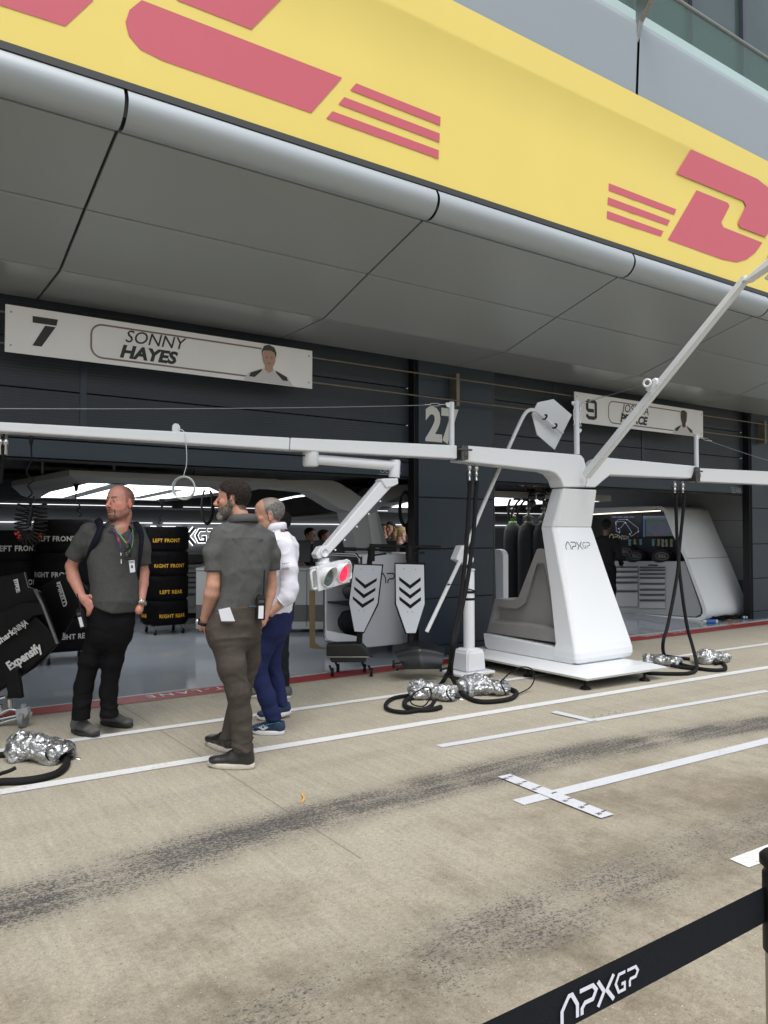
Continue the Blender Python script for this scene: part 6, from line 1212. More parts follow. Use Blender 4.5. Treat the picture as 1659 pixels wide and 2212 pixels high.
def shell(F_src, c, M, s, thick, region, name, colfn, parent, seed, amp, it=1):
    """short hair or beard: the head solid grown a little and cut to a region"""
    G_ = Field(F_src.xs, F_src.ys, F_src.zs)
    P = G_._pts((slice(None),)*3); Q = (P-c)@M/s; G_.D = (F_src.D-thick*(.30+.95*np.clip((Q[..., 2]-.02)/.07, 0, 1)) if name == 'hair' else F_src.D-thick).astype(np.float32); rg = region(Q); G_.D = np.maximum(G_.D, rg.astype(np.float32)*s)
    V, Fc = G_.mesh()
    if len(V) < 10: return
    V = relax(V, Fc, it); N_ = vnormals(V, Fc); V = V+N_*((vnoise(V*L(1, 1, .6)+seed, 60)*amp+vnoise(V+seed, 150)*amp*.6))[:, None]
    return soft(name, V, Fc, HAIRM, parent, colfn((V-c)@M/s))
L2M = np.array([[.8, .2, .5], [-.2, .9, .3], [-.45, -.3, .5]])
class Person:
    def __init__(s, name_label, origin, group=None):
        s.t = thing('person', name_label, 'person', origin, group)
    def body(s, head, limbs, torso, rdir, coarse=.009, fine=.0034, hands=()):
        c, M, hs, kind, skin, hair, beard, beardc, jaw = head; s.head = head
        pts = np.array([p for l_ in limbs for p, r_ in l_]+[t_[0] for t_ in torso]+[c]); lo = pts.min(0)-.16; hi = pts.max(0)+.16; lo[2] = max(lo[2], .03); r_ = .14*hs
        xs = axis_grid(lo[0], hi[0], coarse, c[0]-r_, c[0]+r_, fine); ys = axis_grid(lo[1], hi[1], coarse, c[1]-r_, c[1]+r_, fine); zs = axis_grid(lo[2], hi[2], coarse, c[2]-.13*hs, c[2]+.15*hs, fine)
        F_ = Field(xs, ys, zs)
        for li, l_ in enumerate(limbs):
            for (a, ra), (b_, rb) in zip(l_[:-1], l_[1:]): F_.op(cone(a, b_, ra*(.74 if li and a is l_[0][0] else 1), rb), .012)
        F_.op(loft([(t_[0], t_[1]*.84, t_[2]*.84) for t_ in torso], 2.2, rdir), .03)
        for h_ in hands:
            for pr in h_: F_.op(pr, .006)
        # the head gets a copy of its own for hair before the neck joins
        H_ = Field(np.arange(c[0]-r_, c[0]+r_, fine), np.arange(c[1]-r_, c[1]+r_, fine), np.arange(c[2]-.15*hs, c[2]+.16*hs, fine)); head_prims(H_, c, M, hs, detail=False, jaw=jaw); s.H = H_
        head_prims(F_, c, M, hs, True, jaw)
        V, Fc = F_.mesh(); V = relax(V, Fc, 1, .35); Q = (V-c)@M/hs; ishead = (np.abs(Q) < .16).all(1) & (Q[:, 2] > -.135)
        col = np.tile(np.array(skin, float), (len(V), 1)); nzz = vnoise(V, 14); col *= (1+.08*nzz)[:, None]*L(1, 1, 1)
        hc = color_head(Q[ishead], kind, skin, hair, beard, beardc); col[ishead] = hc
        s.bodyo = soft('body', V, Fc, SK, s.t, col)
        if kind in ('full', 'sides'):
            th_ = .010 if kind == 'full' else .004; kd = kind
            def reg(Q_):
                d = hairline(Q_[..., 1], kd)-Q_[..., 2]; d = np.minimum(d, .03)
                if kd == 'sides': d = np.maximum(d, np.minimum(Q_[..., 2]-(.085-.55*np.maximum(Q_[..., 1]+.05, 0)), .03))
                return np.maximum(d, np.where((np.abs(Q_[..., 0]) > .074) & (np.abs(Q_[..., 1]+.012) < .019) & (np.abs(Q_[..., 2]) < .036), .01, -.01))
            shell(H_, c, M, hs, th_*hs, reg, 'hair', lambda q: np.clip(np.tile(np.array(hair, float), (len(q), 1))*(1+.35*vnoise(q, 70))[:, None]*np.where(q[:, 1:2] > -.0, 1.0, 1.0)+np.clip((-.0-q[:, 2:3])/.05, 0, 1)*.03, 0, 1), s.t, 3, .0028 if kind == 'full' else .0015)
        if beard == 'full':
            def regb(Q_):
                top = np.interp(Q_[..., 1], [-.02, .01, .045, .075, .12], [.0, .005, -.036, -.044, -.044]); d = np.maximum(Q_[..., 2]-top, -.012-Q_[..., 1]); return np.maximum(d, np.where((np.abs(Q_[..., 0]) < .020) & (np.abs(Q_[..., 2]+.066) < .010) & (Q_[..., 1] > .06), .01, -.02))
            shell(H_, c, M, hs, .0055*hs, regb, 'beard', lambda q: np.clip(np.tile(np.array(beardc, float), (len(q), 1))*(1+.4*vnoise(q, 90))[:, None]+(np.clip((-.085-q[:, 2])/.02, 0, 1)*np.clip((q[:, 1]-.05)/.02, 0, 1))[:, None]*.22, 0, 1), s.t, 9, .0025)
        return s
    def shirt(s, torso, rdir, sleeves, mt, h=.0078, seed=1, fold=.010, neck=None, vcut=None, name='shirt', extra=(), k=.032, hem=None):
        torso = [(a, b*.955, c*.97) for a, b, c in torso]; sleeves = [[(p, r_*.90) for p, r_ in l_] for l_ in sleeves]
        pts = np.array([t_[0] for t_ in torso]+[p for l_ in sleeves for p, r_ in l_]); lo = pts.min(0)-.26; hi = pts.max(0)+.26
        F_ = Field(np.arange(lo[0], hi[0], h), np.arange(lo[1], hi[1], h), np.arange(lo[2]+.15, hi[2]-.1, h)); F_.op(loft(torso, 2.3, rdir), .02)
        for l_ in sleeves:
            G_ = Field(F_.xs, F_.ys, F_.zs)
            for (a, ra), (b_, rb) in zip(l_[:-1], l_[1:]): G_.op(cone(a, b_, ra, rb), .03)
            a, b_ = l_[-2][0], l_[-1][0]; d = (b_-a)/np.linalg.norm(b_-a); G_.clip(lambda P: (P-b_)@d)
            hh = np.maximum(k-np.abs(F_.D-G_.D), 0)/k; F_.D = np.minimum(F_.D, G_.D)-hh*hh*k*.25
            q = MB(); q.torus(b_-d*.008, l_[-1][1]-.001, .006, d, 30, 7); s.cuffs = getattr(s, 'cuffs', [])+[(q, mt)]
        for pr in extra: F_.op(pr, .03)
        if hem is not None: F_.clip(lambda P: np.where(np.abs((P-hem[0])@hem[1]) < .24, hem[0][2]+hem[2]*((P-hem[0])@hem[1])+hem[3]*((P-hem[0])@hem[1])**2-P[..., 2], -1.0)*.8)
        if vcut is not None:
            for pr in vcut: F_.op(pr, .006, 'sub')
        V, Fc = F_.mesh(); V = relax(V, Fc, 1); N_ = vnormals(V, Fc); w_ = vnoise(V+seed, 3)*.25
        f1 = vnoise((V+w_[:, None]*L(.3, .3, .6))*L(1, 1, .42)+seed, 9); f2 = 1-2*np.abs(vnoise(V*L(1, 1, .55)+seed*2, 13)); f3 = vnoise(V*L(.6, .6, 1.5)+seed, 22)
        f4 = 1-2*np.abs(vnoise((V+w_[:, None]*L(.1, .1, .3))@L2M+seed*5, 8)); f4 = np.clip(f4, 0, 1)**2
        f5 = np.clip(1-2.6*np.abs(vnoise((V+w_[:, None]*.08)@L2M.T*1.3+seed*9, 11)), 0, 1); V = V+N_*(f1*fold*.22+f2*fold*.12+f3*fold*.10+f4*fold*.38+f5*fold*.42)[:, None]
        o = soft(name, V, Fc, mt, s.t)
        for q, m_ in getattr(s, 'cuffs', []): q.build('cuff', m_, o)
        return o
    def trousers(s, pelvis, rdir, legs, mt, h=.0078, seed=2, fold=.008, name='trousers'):
        pelvis = [(a, b*.965, c*.97) for a, b, c in pelvis]; legs = [[(p, r_*.90) for p, r_ in l_] for l_ in legs]; lo_ = min(pelvis, key=lambda q: q[0][2]); pelvis = pelvis+[(lo_[0]-L(0, 0, .045), lo_[1]*.88, lo_[2]*.88), (lo_[0]-L(0, 0, .085), lo_[1]*.55, lo_[2]*.6)]
        pts = np.array([t_[0] for t_ in pelvis]+[p for l_ in legs for p, r_ in l_]); lo = pts.min(0)-.24; hi = pts.max(0)+.24; zb_ = min(l_[-1][0][2] for l_ in legs)
        F_ = Field(np.arange(lo[0], hi[0], h), np.arange(lo[1], hi[1], h), np.arange(zb_-.05, hi[2]-.1, h)); F_.op(loft(pelvis, 2.3, rdir), .02)
        for l_ in legs:
            G_ = Field(F_.xs, F_.ys, F_.zs)
            for (a, ra), (b_, rb) in zip(l_[:-1], l_[1:]): G_.op(cone(a, b_, ra, rb), .03)
            zc = l_[-1][0][2]-.015; G_.D = np.maximum(G_.D, (zc-G_.zs)[None, None, :])
            d = G_.D; A = F_.D; k = .05 if G_.zs is not None else 0; hh = np.maximum(k-np.abs(A-d), 0)/k; F_.D = np.minimum(A, d)-hh*hh*k*.25
        V, Fc = F_.mesh(); V = relax(V, Fc, 1); N_ = vnormals(V, Fc); z = V[:, 2]; z0 = zb_; zk = .30*(hi[2]-.24-z0)+z0
        bun = np.exp(-((z-z0-.05)/.09)**2)*1.5+np.exp(-((z-zk-.12)/.10)**2)*.9+np.exp(-((z-(hi[2]-.42))/.10)**2)*.7+.3
        f1 = 1-2*np.abs(vnoise((V+vnoise(V+seed, 5)[:, None]*L(.02, .02, .05))*L(.45, .45, 1.6)+seed, 14)); f2 = vnoise(V*L(1, 1, .35)+seed*3, 10); f3 = vnoise(V*L(.5, .5, 1)+seed, 34)
        f5 = np.clip(1-2.8*np.abs(vnoise((V+vnoise(V, 4)[:, None]*.03)*L(.7, .7, 1.3)@L2M.T+seed*7, 12)), 0, 1); V = V+N_*((f1*bun*.24+f3*bun*.18+f5*bun*.50)*fold+f2*fold*.3)[:, None]
        return soft(name, V, Fc, mt, s.t)
def shoe(parent, heel, toe, wd, ht, upm, solem, soleh=.026, ankle=.05, lift=0.0, lace=False, extra=None):
    heel = L(heel[0], heel[1], 0); toe = L(toe[0], toe[1], 0); d = toe-heel; ln = np.linalg.norm(d); d /= ln; n = L(-d[1], d[0], 0)
    def pt(u, v, z): 
        zz = z+lift*max(0, 1-u*1.6); return heel+d*ln*u+n*v*wd+L(0, 0, zz)
    h = .0055; lo = np.minimum(heel, toe)-.09; hi = np.maximum(heel, toe)+.09
    F_ = Field(np.arange(lo[0], hi[0], h), np.arange(lo[1], hi[1], h), np.arange(0, ht+.10+lift, h)); z0 = soleh*.8
    F_.op(cone(pt(.15, 0, z0+.032), pt(.42, 0, z0+.034), wd*.40, wd*.42, (L(0, 0, 1), .95)), .02); F_.op(cone(pt(.42, 0, z0+.030), pt(.84, .02, z0+.020), wd*.43, wd*.46, (L(0, 0, 1), .62)), .03)
    F_.op(cone(pt(.17, 0, z0+.03), pt(.20, 0, ht), wd*.40, ankle), .03); F_.op(cone(pt(.28, 0, ht*.75), pt(.62, 0, z0+.034), .034, .028), .03)
    F_.clip(lambda P: z0-(P[..., 2]-lift*np.maximum(0, 1-1.6*((P-heel)@d)/ln))); F_.clip(lambda P: P[..., 2]-ht-lift)
    V, Fc = F_.mesh(); V = relax(V, Fc, 1); V = V+vnormals(V, Fc)*(vnoise(V, 30)*.0022)[:, None]; up = soft('shoe', V, Fc, upm, parent)
    out = [];
    for t_ in np.linspace(0, 2*math.pi, 36, endpoint=False):
        u = .5-.5*math.cos(t_); w_ = (.40+.13*math.sin(math.pi*min(1, u*1.1))**1+.03*u)*math.copysign(abs(math.sin(t_))**.55, math.sin(t_)); out.append((.0-.02+u*1.04, w_*.98))
    q = MB(); V = []
    for k, (zz, sc) in enumerate(((.002, .95), (.006, 1.0), (soleh-.004, .99), (soleh, .95))):
        for u, v in out: spring = .010*max(0, (u-.8)/.2)**2; V.append(pt(.5+(u-.5)*sc, v*sc, zz+(spring if zz < .01 else spring*.8)))
    N = 36; F = [(k*N+i, k*N+(i+1) % N, (k+1)*N+(i+1) % N, (k+1)*N+i) for k in range(3) for i in range(N)]+[tuple(range(N))[::-1], tuple(3*N+i for i in range(N))]; q.add(V, F, 0, True); q.build('sole', solem, up)
    if lace:
        q = MB()
        for k in range(5): u = .34+.065*k; zt = ht*.86-(ht*.86-z0-.062)*(k/4); q.tube([pt(u, -.20, zt-.006), pt(u+.015, 0, zt+.006), pt(u, .20, zt-.006)], .0035, 6)
        q.tube(spline([pt(.36, 0, ht*.86), pt(.40, .25, ht*.82), pt(.44, .30, ht*.66)], 4), .003, 5); q.build('laces', BLACK, up)
    return up
def hand_prims(wrist, knuckle, tips_dir, out_dir, s=1.0, curl_=.5, thumb=1):
    """palm, four bent fingers of different lengths and a thumb"""
    w_, k_ = np.array(wrist), np.array(knuckle); d = (k_-w_)/np.linalg.norm(k_-w_); o = np.array(out_dir, float); o = o-d*(o@d); o /= np.linalg.norm(o); sd = np.cross(d, o); P = [cone(w_, w_+d*.03*s, .027*s, .030*s)]
    P.append(cone(w_+d*.035*s-sd*.016*s, k_-sd*.022*s, .020*s, .015*s)); P.append(cone(w_+d*.035*s+sd*.016*s, k_+sd*.022*s, .020*s, .015*s)); P.append(cone(w_+d*.04*s, k_, .022*s, .016*s))
    td = np.array(tips_dir, float); td /= np.linalg.norm(td)
    for i, ln in enumerate((.070, .080, .075, .060)):
        b_ = k_+sd*(-.030+.020*i)*s; m_ = b_+(d*.6+td*.4)*ln*.45*s; e_ = m_+(td*.9+d*.1)*ln*.4*s; f_e = e_+(td-o*curl_)*.02*s; P += [cone(b_, m_, .0105*s, .0095*s), cone(m_, e_, .0095*s, .0085*s), cone(e_, f_e, .0085*s, .0075*s)]
    tb = w_+d*.028*s+sd*.024*s*thumb; t1 = tb+(d*.5+sd*thumb*.7)*.038*s+o*.008; t2 = t1+(d*.9+sd*thumb*.1)*.032*s; P += [cone(tb, t1, .016*s, .012*s), cone(t1, t2, .012*s, .0095*s)]
    return P
def collar(parent, c, rx, ry, ax, hgt, mt, gap=0.5, front=None, flare=.030, name='collar', tilt=0.0):
    """fold-over polo collar round the neck; gap = half opening in radians at the front"""
    ax = np.array(ax, float); ax /= np.linalg.norm(ax); fr_ = np.array(front, float); fr_ /= np.linalg.norm(fr_); n = 40; V = []; q = MB(); rows = 6
    for i in range(n+1):
        a = gap+(2*math.pi-2*gap)*i/n; d = fr_*math.cos(a)+ax*math.sin(a); w = L(*(c))+fr_*math.cos(a)*ry+ax*math.sin(a)*rx; drop = -.030*math.cos(a)*(1 if math.cos(a) > 0 else .4)+tilt*math.cos(a); pr = [(-.004, -.012), (-.006, hgt*.9), (0, hgt), (.008, hgt*.86), (flare, -.008+hgt*.15), (flare-.004, -.010+hgt*.15)]
        wave = .003*math.sin(a*5)
        for (o, z) in pr: V.append(w+d*(o+wave)+L(0, 0, z+drop))
    F = [(i*rows+j, (i+1)*rows+j, (i+1)*rows+j+1, i*rows+j+1) for i in range(n) for j in range(rows-1)]; q.add(V, F, 0, True); return q.build(name, mt, parent)
def watch(parent, p, axis, r, face, strap, dial=.016, name='wrist_watch', label=None):
    ax = np.array(axis, float); ax /= np.linalg.norm(ax); t = thing(name, label, 'watch', p); q = MB(); q.torus(p, r, .006, ax, 24, 6); q.torus(np.array(p)+ax*.006, r, .005, ax, 24, 6); q.torus(np.array(p)-ax*.006, r, .005, ax, 24, 6); q.build('strap', strap, t)
    f = np.array(face, float); f = f-ax*(f@ax); f /= np.linalg.norm(f); q = MB(); q.lathe(np.array(p)+f*(r), [(dial, 0), (dial, .008), (dial*.85, .010), (0, .010)], 22, axis=f); w_ = q.build('case', STEEL, t); q = MB(); q.lathe(np.array(p)+f*(r+.0102), [(dial*.8, 0), (0, .0006)], 20, axis=f); q.build('dial', mat('dial_white', (.5, .5, .48), .3), w_); return t
RADM = mat('radio_black', (.007, .007, .0075), .5, spec=.3, noise=.1, nscale=30)
def radio(p, up_, out, wd_dir, label, hgt=.115, wd=.052, ant=.15):
    up_ = np.array(up_, float); up_ /= np.linalg.norm(up_); out = np.array(out, float); out -= up_*(out@up_); out /= np.linalg.norm(out); w_ = np.cross(up_, out); t = thing('two_way_radio', label, 'radio', p, 'radios worn on the hip'); Mx = Matrix((w_, out, up_)).transposed()
    q = MB(); q.box(p, (wd, .034, hgt), rot=Mx, bev=.006); q.box(np.array(p)+up_*hgt*.52, (wd*.8, .028, .012), rot=Mx, bev=.004); q.build('radio_body', RADM, t)
    q = MB(); a = np.array(p)+up_*hgt*.5+w_*wd*.3; q.tube([a, a+up_*ant*.3, a+up_*ant], [.006, .005, .0045], 8); q.build('antenna', BLACK, t); q = MB(); b_ = np.array(p)+up_*hgt*.5-w_*wd*.2; q.cyl(b_, b_+up_*.016, .008, 10); q.build('knob', BLACK, t)
    q = MB(); q.box(np.array(p)+out*.0175-up_*hgt*.14, (wd*.55, .001, hgt*.55), rot=Mx); q.build('white_label', mat('label_white', (.62, .64, .68), .4), t); q = MB(); q.box(np.array(p)+out*.0175+up_*hgt*.32, (wd*.6, .001, hgt*.12), rot=Mx); q.build('speaker_strip', mat('speaker_grey', (.05, .05, .055), .6), t)
    return t
GREYPOLO = cloth('charcoal_polo', (.066, .068, .066)); GREYPOLO2 = cloth('charcoal_polo_sunny', (.085, .088, .086))  # second polo is a lighter copy, brighter light put into its colour
BLKJ = cloth('black_jeans', (.0045, .0047, .0058), nz=.15); BRNT = cloth('brown_chinos', (.066, .056, .048), nz=.12); NVY = cloth('navy_trousers', (.016, .022, .075), nz=.08); WSH = cloth('white_shirt', (.66, .66, .74), nz=.02, bp=.1); DKJ = cloth('dark_jeans', (.012, .015, .018), nz=.3)
# ---------------------------------------------------------------- the bald man with the backpack
T1 = 5.70; J = lambda a, b_, dd=0: PD(*c2(a, b_), T1+dd)
fc1 = -fwd*.86+rgt*.51; ax1 = rgt*.86+fwd*.51
P1 = Person('bald bearded man in grey polo and black jeans, hands in pockets, looking left', (*J(680, 1700)[:2], 0))
c, M = head_frame(J(806, 226), -fwd*.90-rgt*.43, pitch=.03, roll=.05)
torso = [(J(765, 950), .160, .140), (J(768, 870), .178, .160), (J(765, 760), .176, .148), (J(755, 620), .184, .134), (J(752, 500), .194, .120), (J(760, 430), .168, .104), (J(785, 385), .100, .082)]
skin1 = (.50, .235, .175)
armL = [(J(585, 400, -.06), .058), (J(478, 645, -.01), .043), (J(492, 720, -.02), .044), (J(548, 850, -.10), .031)]; armR = [(J(925, 420, .12), .055), (J(960, 690, .15), .043), (J(957, 760, .12), .041), (J(946, 880, .04), .028), (J(930, 940, -.0), .031)]
hL_ = hand_prims(J(548, 850, -.10), J(602, 905, -.115), J(575, 985, -.09)-J(602, 905, -.115), -fwd, 1.0, .2, -1)
legs_s = [[(J(660, 1080), .08), (J(590, 1280), .06), (J(560, 1450, .02), .05), (J(540, 1640), .042)], [(J(812, 1080), .08), (J(752, 1290, .04), .06), (J(726, 1480, .06), .05), (J(732, 1600, .05), .042)]]
P1.body((c, M, 1.09, 'shaved', skin1, (.045, .03, .026), 'goatee', (.035, .022, .017), 1.22), [[(J(815, 290, .02), .074), (J(790, 430, .02), .080)], armL, armR]+legs_s, torso, ax1, hands=[hL_])
vc = [cone(J(815, 395, -.16), J(838, 500, -.165), .060, .004), cone(J(800, 370, -.05), J(812, 400, -.1), .072, .05)]
slL = [(J(598, 415, -.05), .074), (J(556, 480, -.04), .074), (J(494, 588, -.02), .072)]; slR = [(J(915, 430, .12), .074), (J(948, 520, .13), .070), (J(958, 635, .14), .064)]
P1.shirt(torso[:-1]+[(J(778, 395), .12, .09)], ax1, [slL, slR], GREYPOLO, seed=1.3, vcut=vc, fold=.011, hem=(J(790, 955), ax1, -.05, 1.5))
P1.trousers([(J(742, 1110), .158, .118), (J(748, 1000), .168, .126), (J(762, 900), .164, .124), (J(763, 850), .158, .122)], ax1, [[(J(672, 1060), .094), (J(600, 1270), .078), (J(560, 1450, .02), .072), (J(542, 1655), .070)], [(J(805, 1060), .090), (J(752, 1290, .04), .074), (J(728, 1480, .06), .067), (J(732, 1640, .05), .067)]], BLKJ, fold=.010)
collar(P1.t, J(802, 396, .01), .090, .088, ax1, .050, GREYPOLO, gap=.62, front=fc1, flare=.042)
SUE = mat('grey_suede', (.085, .085, .08), .85, noise=.25, nscale=22, bump=.3, bscale=120); SOLK = mat('sole_black', (.018, .018, .018), .7)
shoe(P1.t, PZ(*c2(492, 1752)), PZ(*c2(652, 1796)), .105, .115, SUE, SOLK, .030, .050); shoe(P1.t, PZ(*c2(682, 1700)), PZ(*c2(880, 1732)), .105, .11, SUE, SOLK, .030, .048)
watch(None, J(946, 893, .015), J(948, 880, .02)-J(966, 690, .12), .036, -fwd+rgt*.6, STEEL, .018, label='steel wrist watch on the bald man, at his right-hand pocket in the picture')
radio(J(548, 1000, -.16), J(515, 880, -.1)-J(560, 1050, -.1), -fwd-rgt*.3, None, 'two way radio clipped at the hip of the bald man', .13, .05, .12)
BP = thing('backpack', 'dark backpack worn by the bald man, both straps over his shoulders', 'backpack', J(750, 900, .25)); NAVF = cloth('navy_webbing', (.008, .009, .016), bs=300)
def ribbon(pts, wds, wdir, mt, name, parent, th=.008):
    P_ = spline(pts, 6); W_ = np.interp(np.linspace(0, 1, len(P_)), np.linspace(0, 1, len(wds)), wds); V = []; wdir = np.array(wdir, float); wdir /= np.linalg.norm(wdir); F = []
    for i, p in enumerate(P_):
        t_ = P_[min(i+1, len(P_)-1)]-P_[max(i-1, 0)]; t_ /= np.linalg.norm(t_)+1e-9; w_ = wdir-t_*(wdir@t_); w_ /= np.linalg.norm(w_)+1e-9; n = np.cross(t_, w_)
        V += [p-w_*W_[i]/2, p-w_*W_[i]*.35+n*th*.9, p+w_*W_[i]*.35+n*th*.9, p+w_*W_[i]/2, p+w_*W_[i]*.35-n*th*.9, p-w_*W_[i]*.35-n*th*.9]
    for i in range(len(P_)-1):
        for k in range(6): F.append((i*6+k, i*6+(k+1) % 6, (i+1)*6+(k+1) % 6, (i+1)*6+k))
    q = MB(); q.add(V, F, 0, True); return q.build(name, mt, parent)
ribbon([J(655, 345, .09), J(655, 335, .0), J(672, 375, -.125), J(650, 450, -.165), J(612, 530, -.15), J(585, 590, -.10), J(580, 640, .02)], [.05, .052, .052, .050, .042, .025, .02], rgt*.9+L(0, 0, .5), NAVF, 'strap', BP, .010)
ribbon([J(895, 370, .13), J(905, 355, .06), J(932, 390, -.02), J(948, 450, -.04), J(940, 560, -.05), J(930, 650, -.03), J(925, 735, .03)], [.045, .046, .044, .040, .030, .022, .02], rgt+L(0, 0, .3), NAVF, 'strap', BP, .009)
Fb = Field(*[np.arange(a-.32, a+.32, .012) for a in J(748, 640, .24)]); Fb.op(cone(J(748, 480, .22), J(740, 840, .24), .135, .15, (ax1*0+fc1, .8)), .03); Vb, Fcb = Fb.mesh(); Vb = Vb+vnormals(Vb, Fcb)*(vnoise(Vb, 9)*.012)[:, None]; soft('bag', Vb, Fcb, NAVF, BP)
LY = thing('lanyard', 'green and purple lanyards round the neck of the bald man with a photo pass', 'lanyard', J(880, 640, -.19)); fr = -fwd
for nm, mt, pts, w_ in (('green_cord', mat('cord_green', (.10, .32, .12), .7), [(770, 375, -.10), (800, 430, -.16), (845, 490, -.185)], .009), ('green_cord', mat('cord_green', (.1, .3, .1), .7), [(888, 400, -.08), (892, 450, -.12), (885, 510, -.165), (860, 560, -.185)], .004),
    ('purple_band', mat('band_purple', (.075, .028, .13), .6), [(758, 385, -.11), (790, 450, -.165), (808, 520, -.185), (822, 640, -.19)], .014), ('purple_band', mat('band_purple', (.07, .02, .13), .6), [(882, 420, -.10), (868, 465, -.15), (840, 505, -.18)], .013)):
    ribbon([J(*p) for p in pts], [w_, w_], rgt+L(0, 0, .3), mt, nm, LY, .002)
q = MB()
for a, b_, w_, h_ in ((792, 468, .010, .03), (848, 492, .012, .022)): q.box(J(a, b_, -.183), (.001, .001, .001)); q.prism([J(a-6, b_-14, -.186), J(a+6, b_-10, -.186), J(a+9, b_+14, -.188), J(a-3, b_+10, -.188)], fwd*.002)
q.build('red_patch', mat('patch_red', (.50, .03, .06), .6), LY)
q = MB(); q.prism([J(862, 608, -.186), J(900, 606, -.186), J(906, 684, -.190), J(872, 690, -.190)], fwd*.004, bev=.001); ps = q.build('pass_card', mat('card_white', (.60, .62, .68), .35), LY)
q = MB(); q.prism([J(878, 640, -.1885), J(889, 639, -.1885), J(892, 657, -.190), J(878, 659, -.190)], fwd*.001); q.build('photo', mat('card_photo', (.03, .03, .04), .5), ps); q = MB(); q.prism([J(866, 612, -.188), J(896, 610, -.188), J(897, 622, -.189), J(868, 624, -.189)], fwd*.001); q.build('print', mat('card_print', (.22, .24, .28), .5), ps)
q = MB(); q.tube([J(812, 520, -.187), J(822, 640, -.192)], .006, 7); q.tube([J(868, 590, -.187), J(868, 604, -.187)], .006, 7); q.build('pen', mat('pen_black', (.02, .02, .02), .4), LY); q = MB(); q.tube([J(810, 555, -.194), J(811, 575, -.194)], .0045, 6); q.tube([J(812, 600, -.196), J(813, 628, -.197)], .004, 6); q.build('pen_clip', mat('clip_white', (.65, .65, .65), .4), LY)
q = MB(); q.prism([J(822, 480, -.150), J(852, 482, -.150), J(858, 560, -.165), J(832, 562, -.165)], fwd*.004, bev=.001)
for b_ in (510, 545): q.lathe(J(842, b_, -.165), [(.0055, 0), (.0055, .003)], 10, axis=-fwd)
q.build('placket', GREYPOLO, P1.t)
SG = thing('sunglasses', 'black sunglasses hanging from the lanyard on the grey polo', 'sunglasses', J(850, 540, -.18)); GL = mat('lens_dark', (.02, .023, .023), .15, spec=.5)
for a, b_ in ((852, 515), (850, 570)):
    q = MB(); c_ = J(a, b_, -.19); q.lathe(c_, [(.023, 0), (.0235, .002), (.018, .0035), (0, .004)], 18, axis=-fwd+rgt*.5-L(0, 0, .2)); q.build('lens', GL, SG)
q = MB(); q.tube(spline([J(838, 495, -.185), J(870, 500, -.19), J(878, 545, -.19), J(872, 590, -.185), J(840, 600, -.18), J(832, 545, -.18)], 4), .004, 6); q.build('frame', BLACK, SG)
q = MB(); logo_mb(q, frame_from(J(902, 492, -.130), ax1+L(0, 0, .05), (0, 0, 1)), 0, 0, .013, wd=.16); q.build('chest_logo', BLACK, P1.t)
# ---------------------------------------------------------------- the dark haired man seen from behind
T2 = 4.93; J = lambda a, b_, dd=0: PD(*c3(a, b_), T2+dd)
fc2 = fwd*.80-rgt*.60; ax2 = rgt*.80+fwd*.60
P2 = Person('dark haired man with grey beard in grey polo and brown trousers, back to camera', (*J(560, 2050)[:2], 0))
c, M = head_frame(J(542, 292), -rgt*1.0+fwd*.02, pitch=-.01, roll=0)
torso = [(J(548, 1050), .165, .130), (J(570, 980), .162, .124), (J(600, 860), .165, .124), (J(612, 740), .178, .128), (J(610, 620), .188, .124), (J(604, 540), .200, .112), (J(602, 490), .176, .096), (J(600, 455), .135, .085), (J(598, 430), .09, .078)]
skin2 = (.44, .235, .165)
armL = [(J(425, 540, -.09), .058), (J(405, 860, -.13), .042), (J(395, 915, -.12), .046), (J(350, 1085, -.06), .0265), (J(372, 1150, -.03), .026)]; armR = [(J(780, 560, .13), .050), (J(798, 860, .18), .038), (J(786, 920, .17), .038), (J(752, 1060, .12), .027), (J(735, 1110, .10), .027)]
hnd = hand_prims(J(350, 1095, -.06), J(378, 1165, -.02), rgt*.4+fwd*.3-L(0, 0, 1), -fwd, .82, .1, 1)
legs_s = [[(J(500, 1150), .08), (J(565, 1500), .055), (J(603, 1930), .042)], [(J(620, 1150, .12), .08), (J(600, 1480, .14), .055), (J(515, 1860, .16), .042)]]
P2.body((c, M, 1.01, 'full', skin2, (.020, .015, .0135), 'full', (.125, .108, .092), 1.0), [[(J(565, 350, .0), .060), (J(600, 460, .0), .068)], armL, armR]+legs_s, torso, ax2, hands=[hnd])
slL = [(J(452, 520, -.07), .066), (J(412, 640, -.11), .066), (J(408, 768, -.125), .060)]; slR = [(J(765, 550, .11), .062), (J(798, 650, .15), .058), (J(803, 750, .165), .052)]
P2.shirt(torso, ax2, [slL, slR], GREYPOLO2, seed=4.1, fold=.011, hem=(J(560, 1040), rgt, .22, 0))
P2.trousers([(J(540, 1200), .170, .138), (J(545, 1110), .182, .142), (J(560, 1010), .162, .130), (J(575, 990), .157, .124)], ax2, [[(J(490, 1200, -.06), .112), (J(535, 1400, -.08), .096), (J(572, 1560, -.07), .078), (J(590, 1720, -.04), .072), (J(606, 1955, -.02), .066)], [(J(630, 1180, .10), .105), (J(640, 1350, .13), .088), (J(585, 1600, .15), .074), (J(522, 1870, .16), .062)]], BRNT, fold=.011, seed=5)
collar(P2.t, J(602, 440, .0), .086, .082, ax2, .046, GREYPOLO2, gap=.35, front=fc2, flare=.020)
LEA = mat('black_leather', (.018, .018, .018), .38, noise=.2, nscale=20, bump=.3, bscale=70); SOLW = mat('cream_sole', (.50, .46, .40), .7, noise=.1, nscale=30)
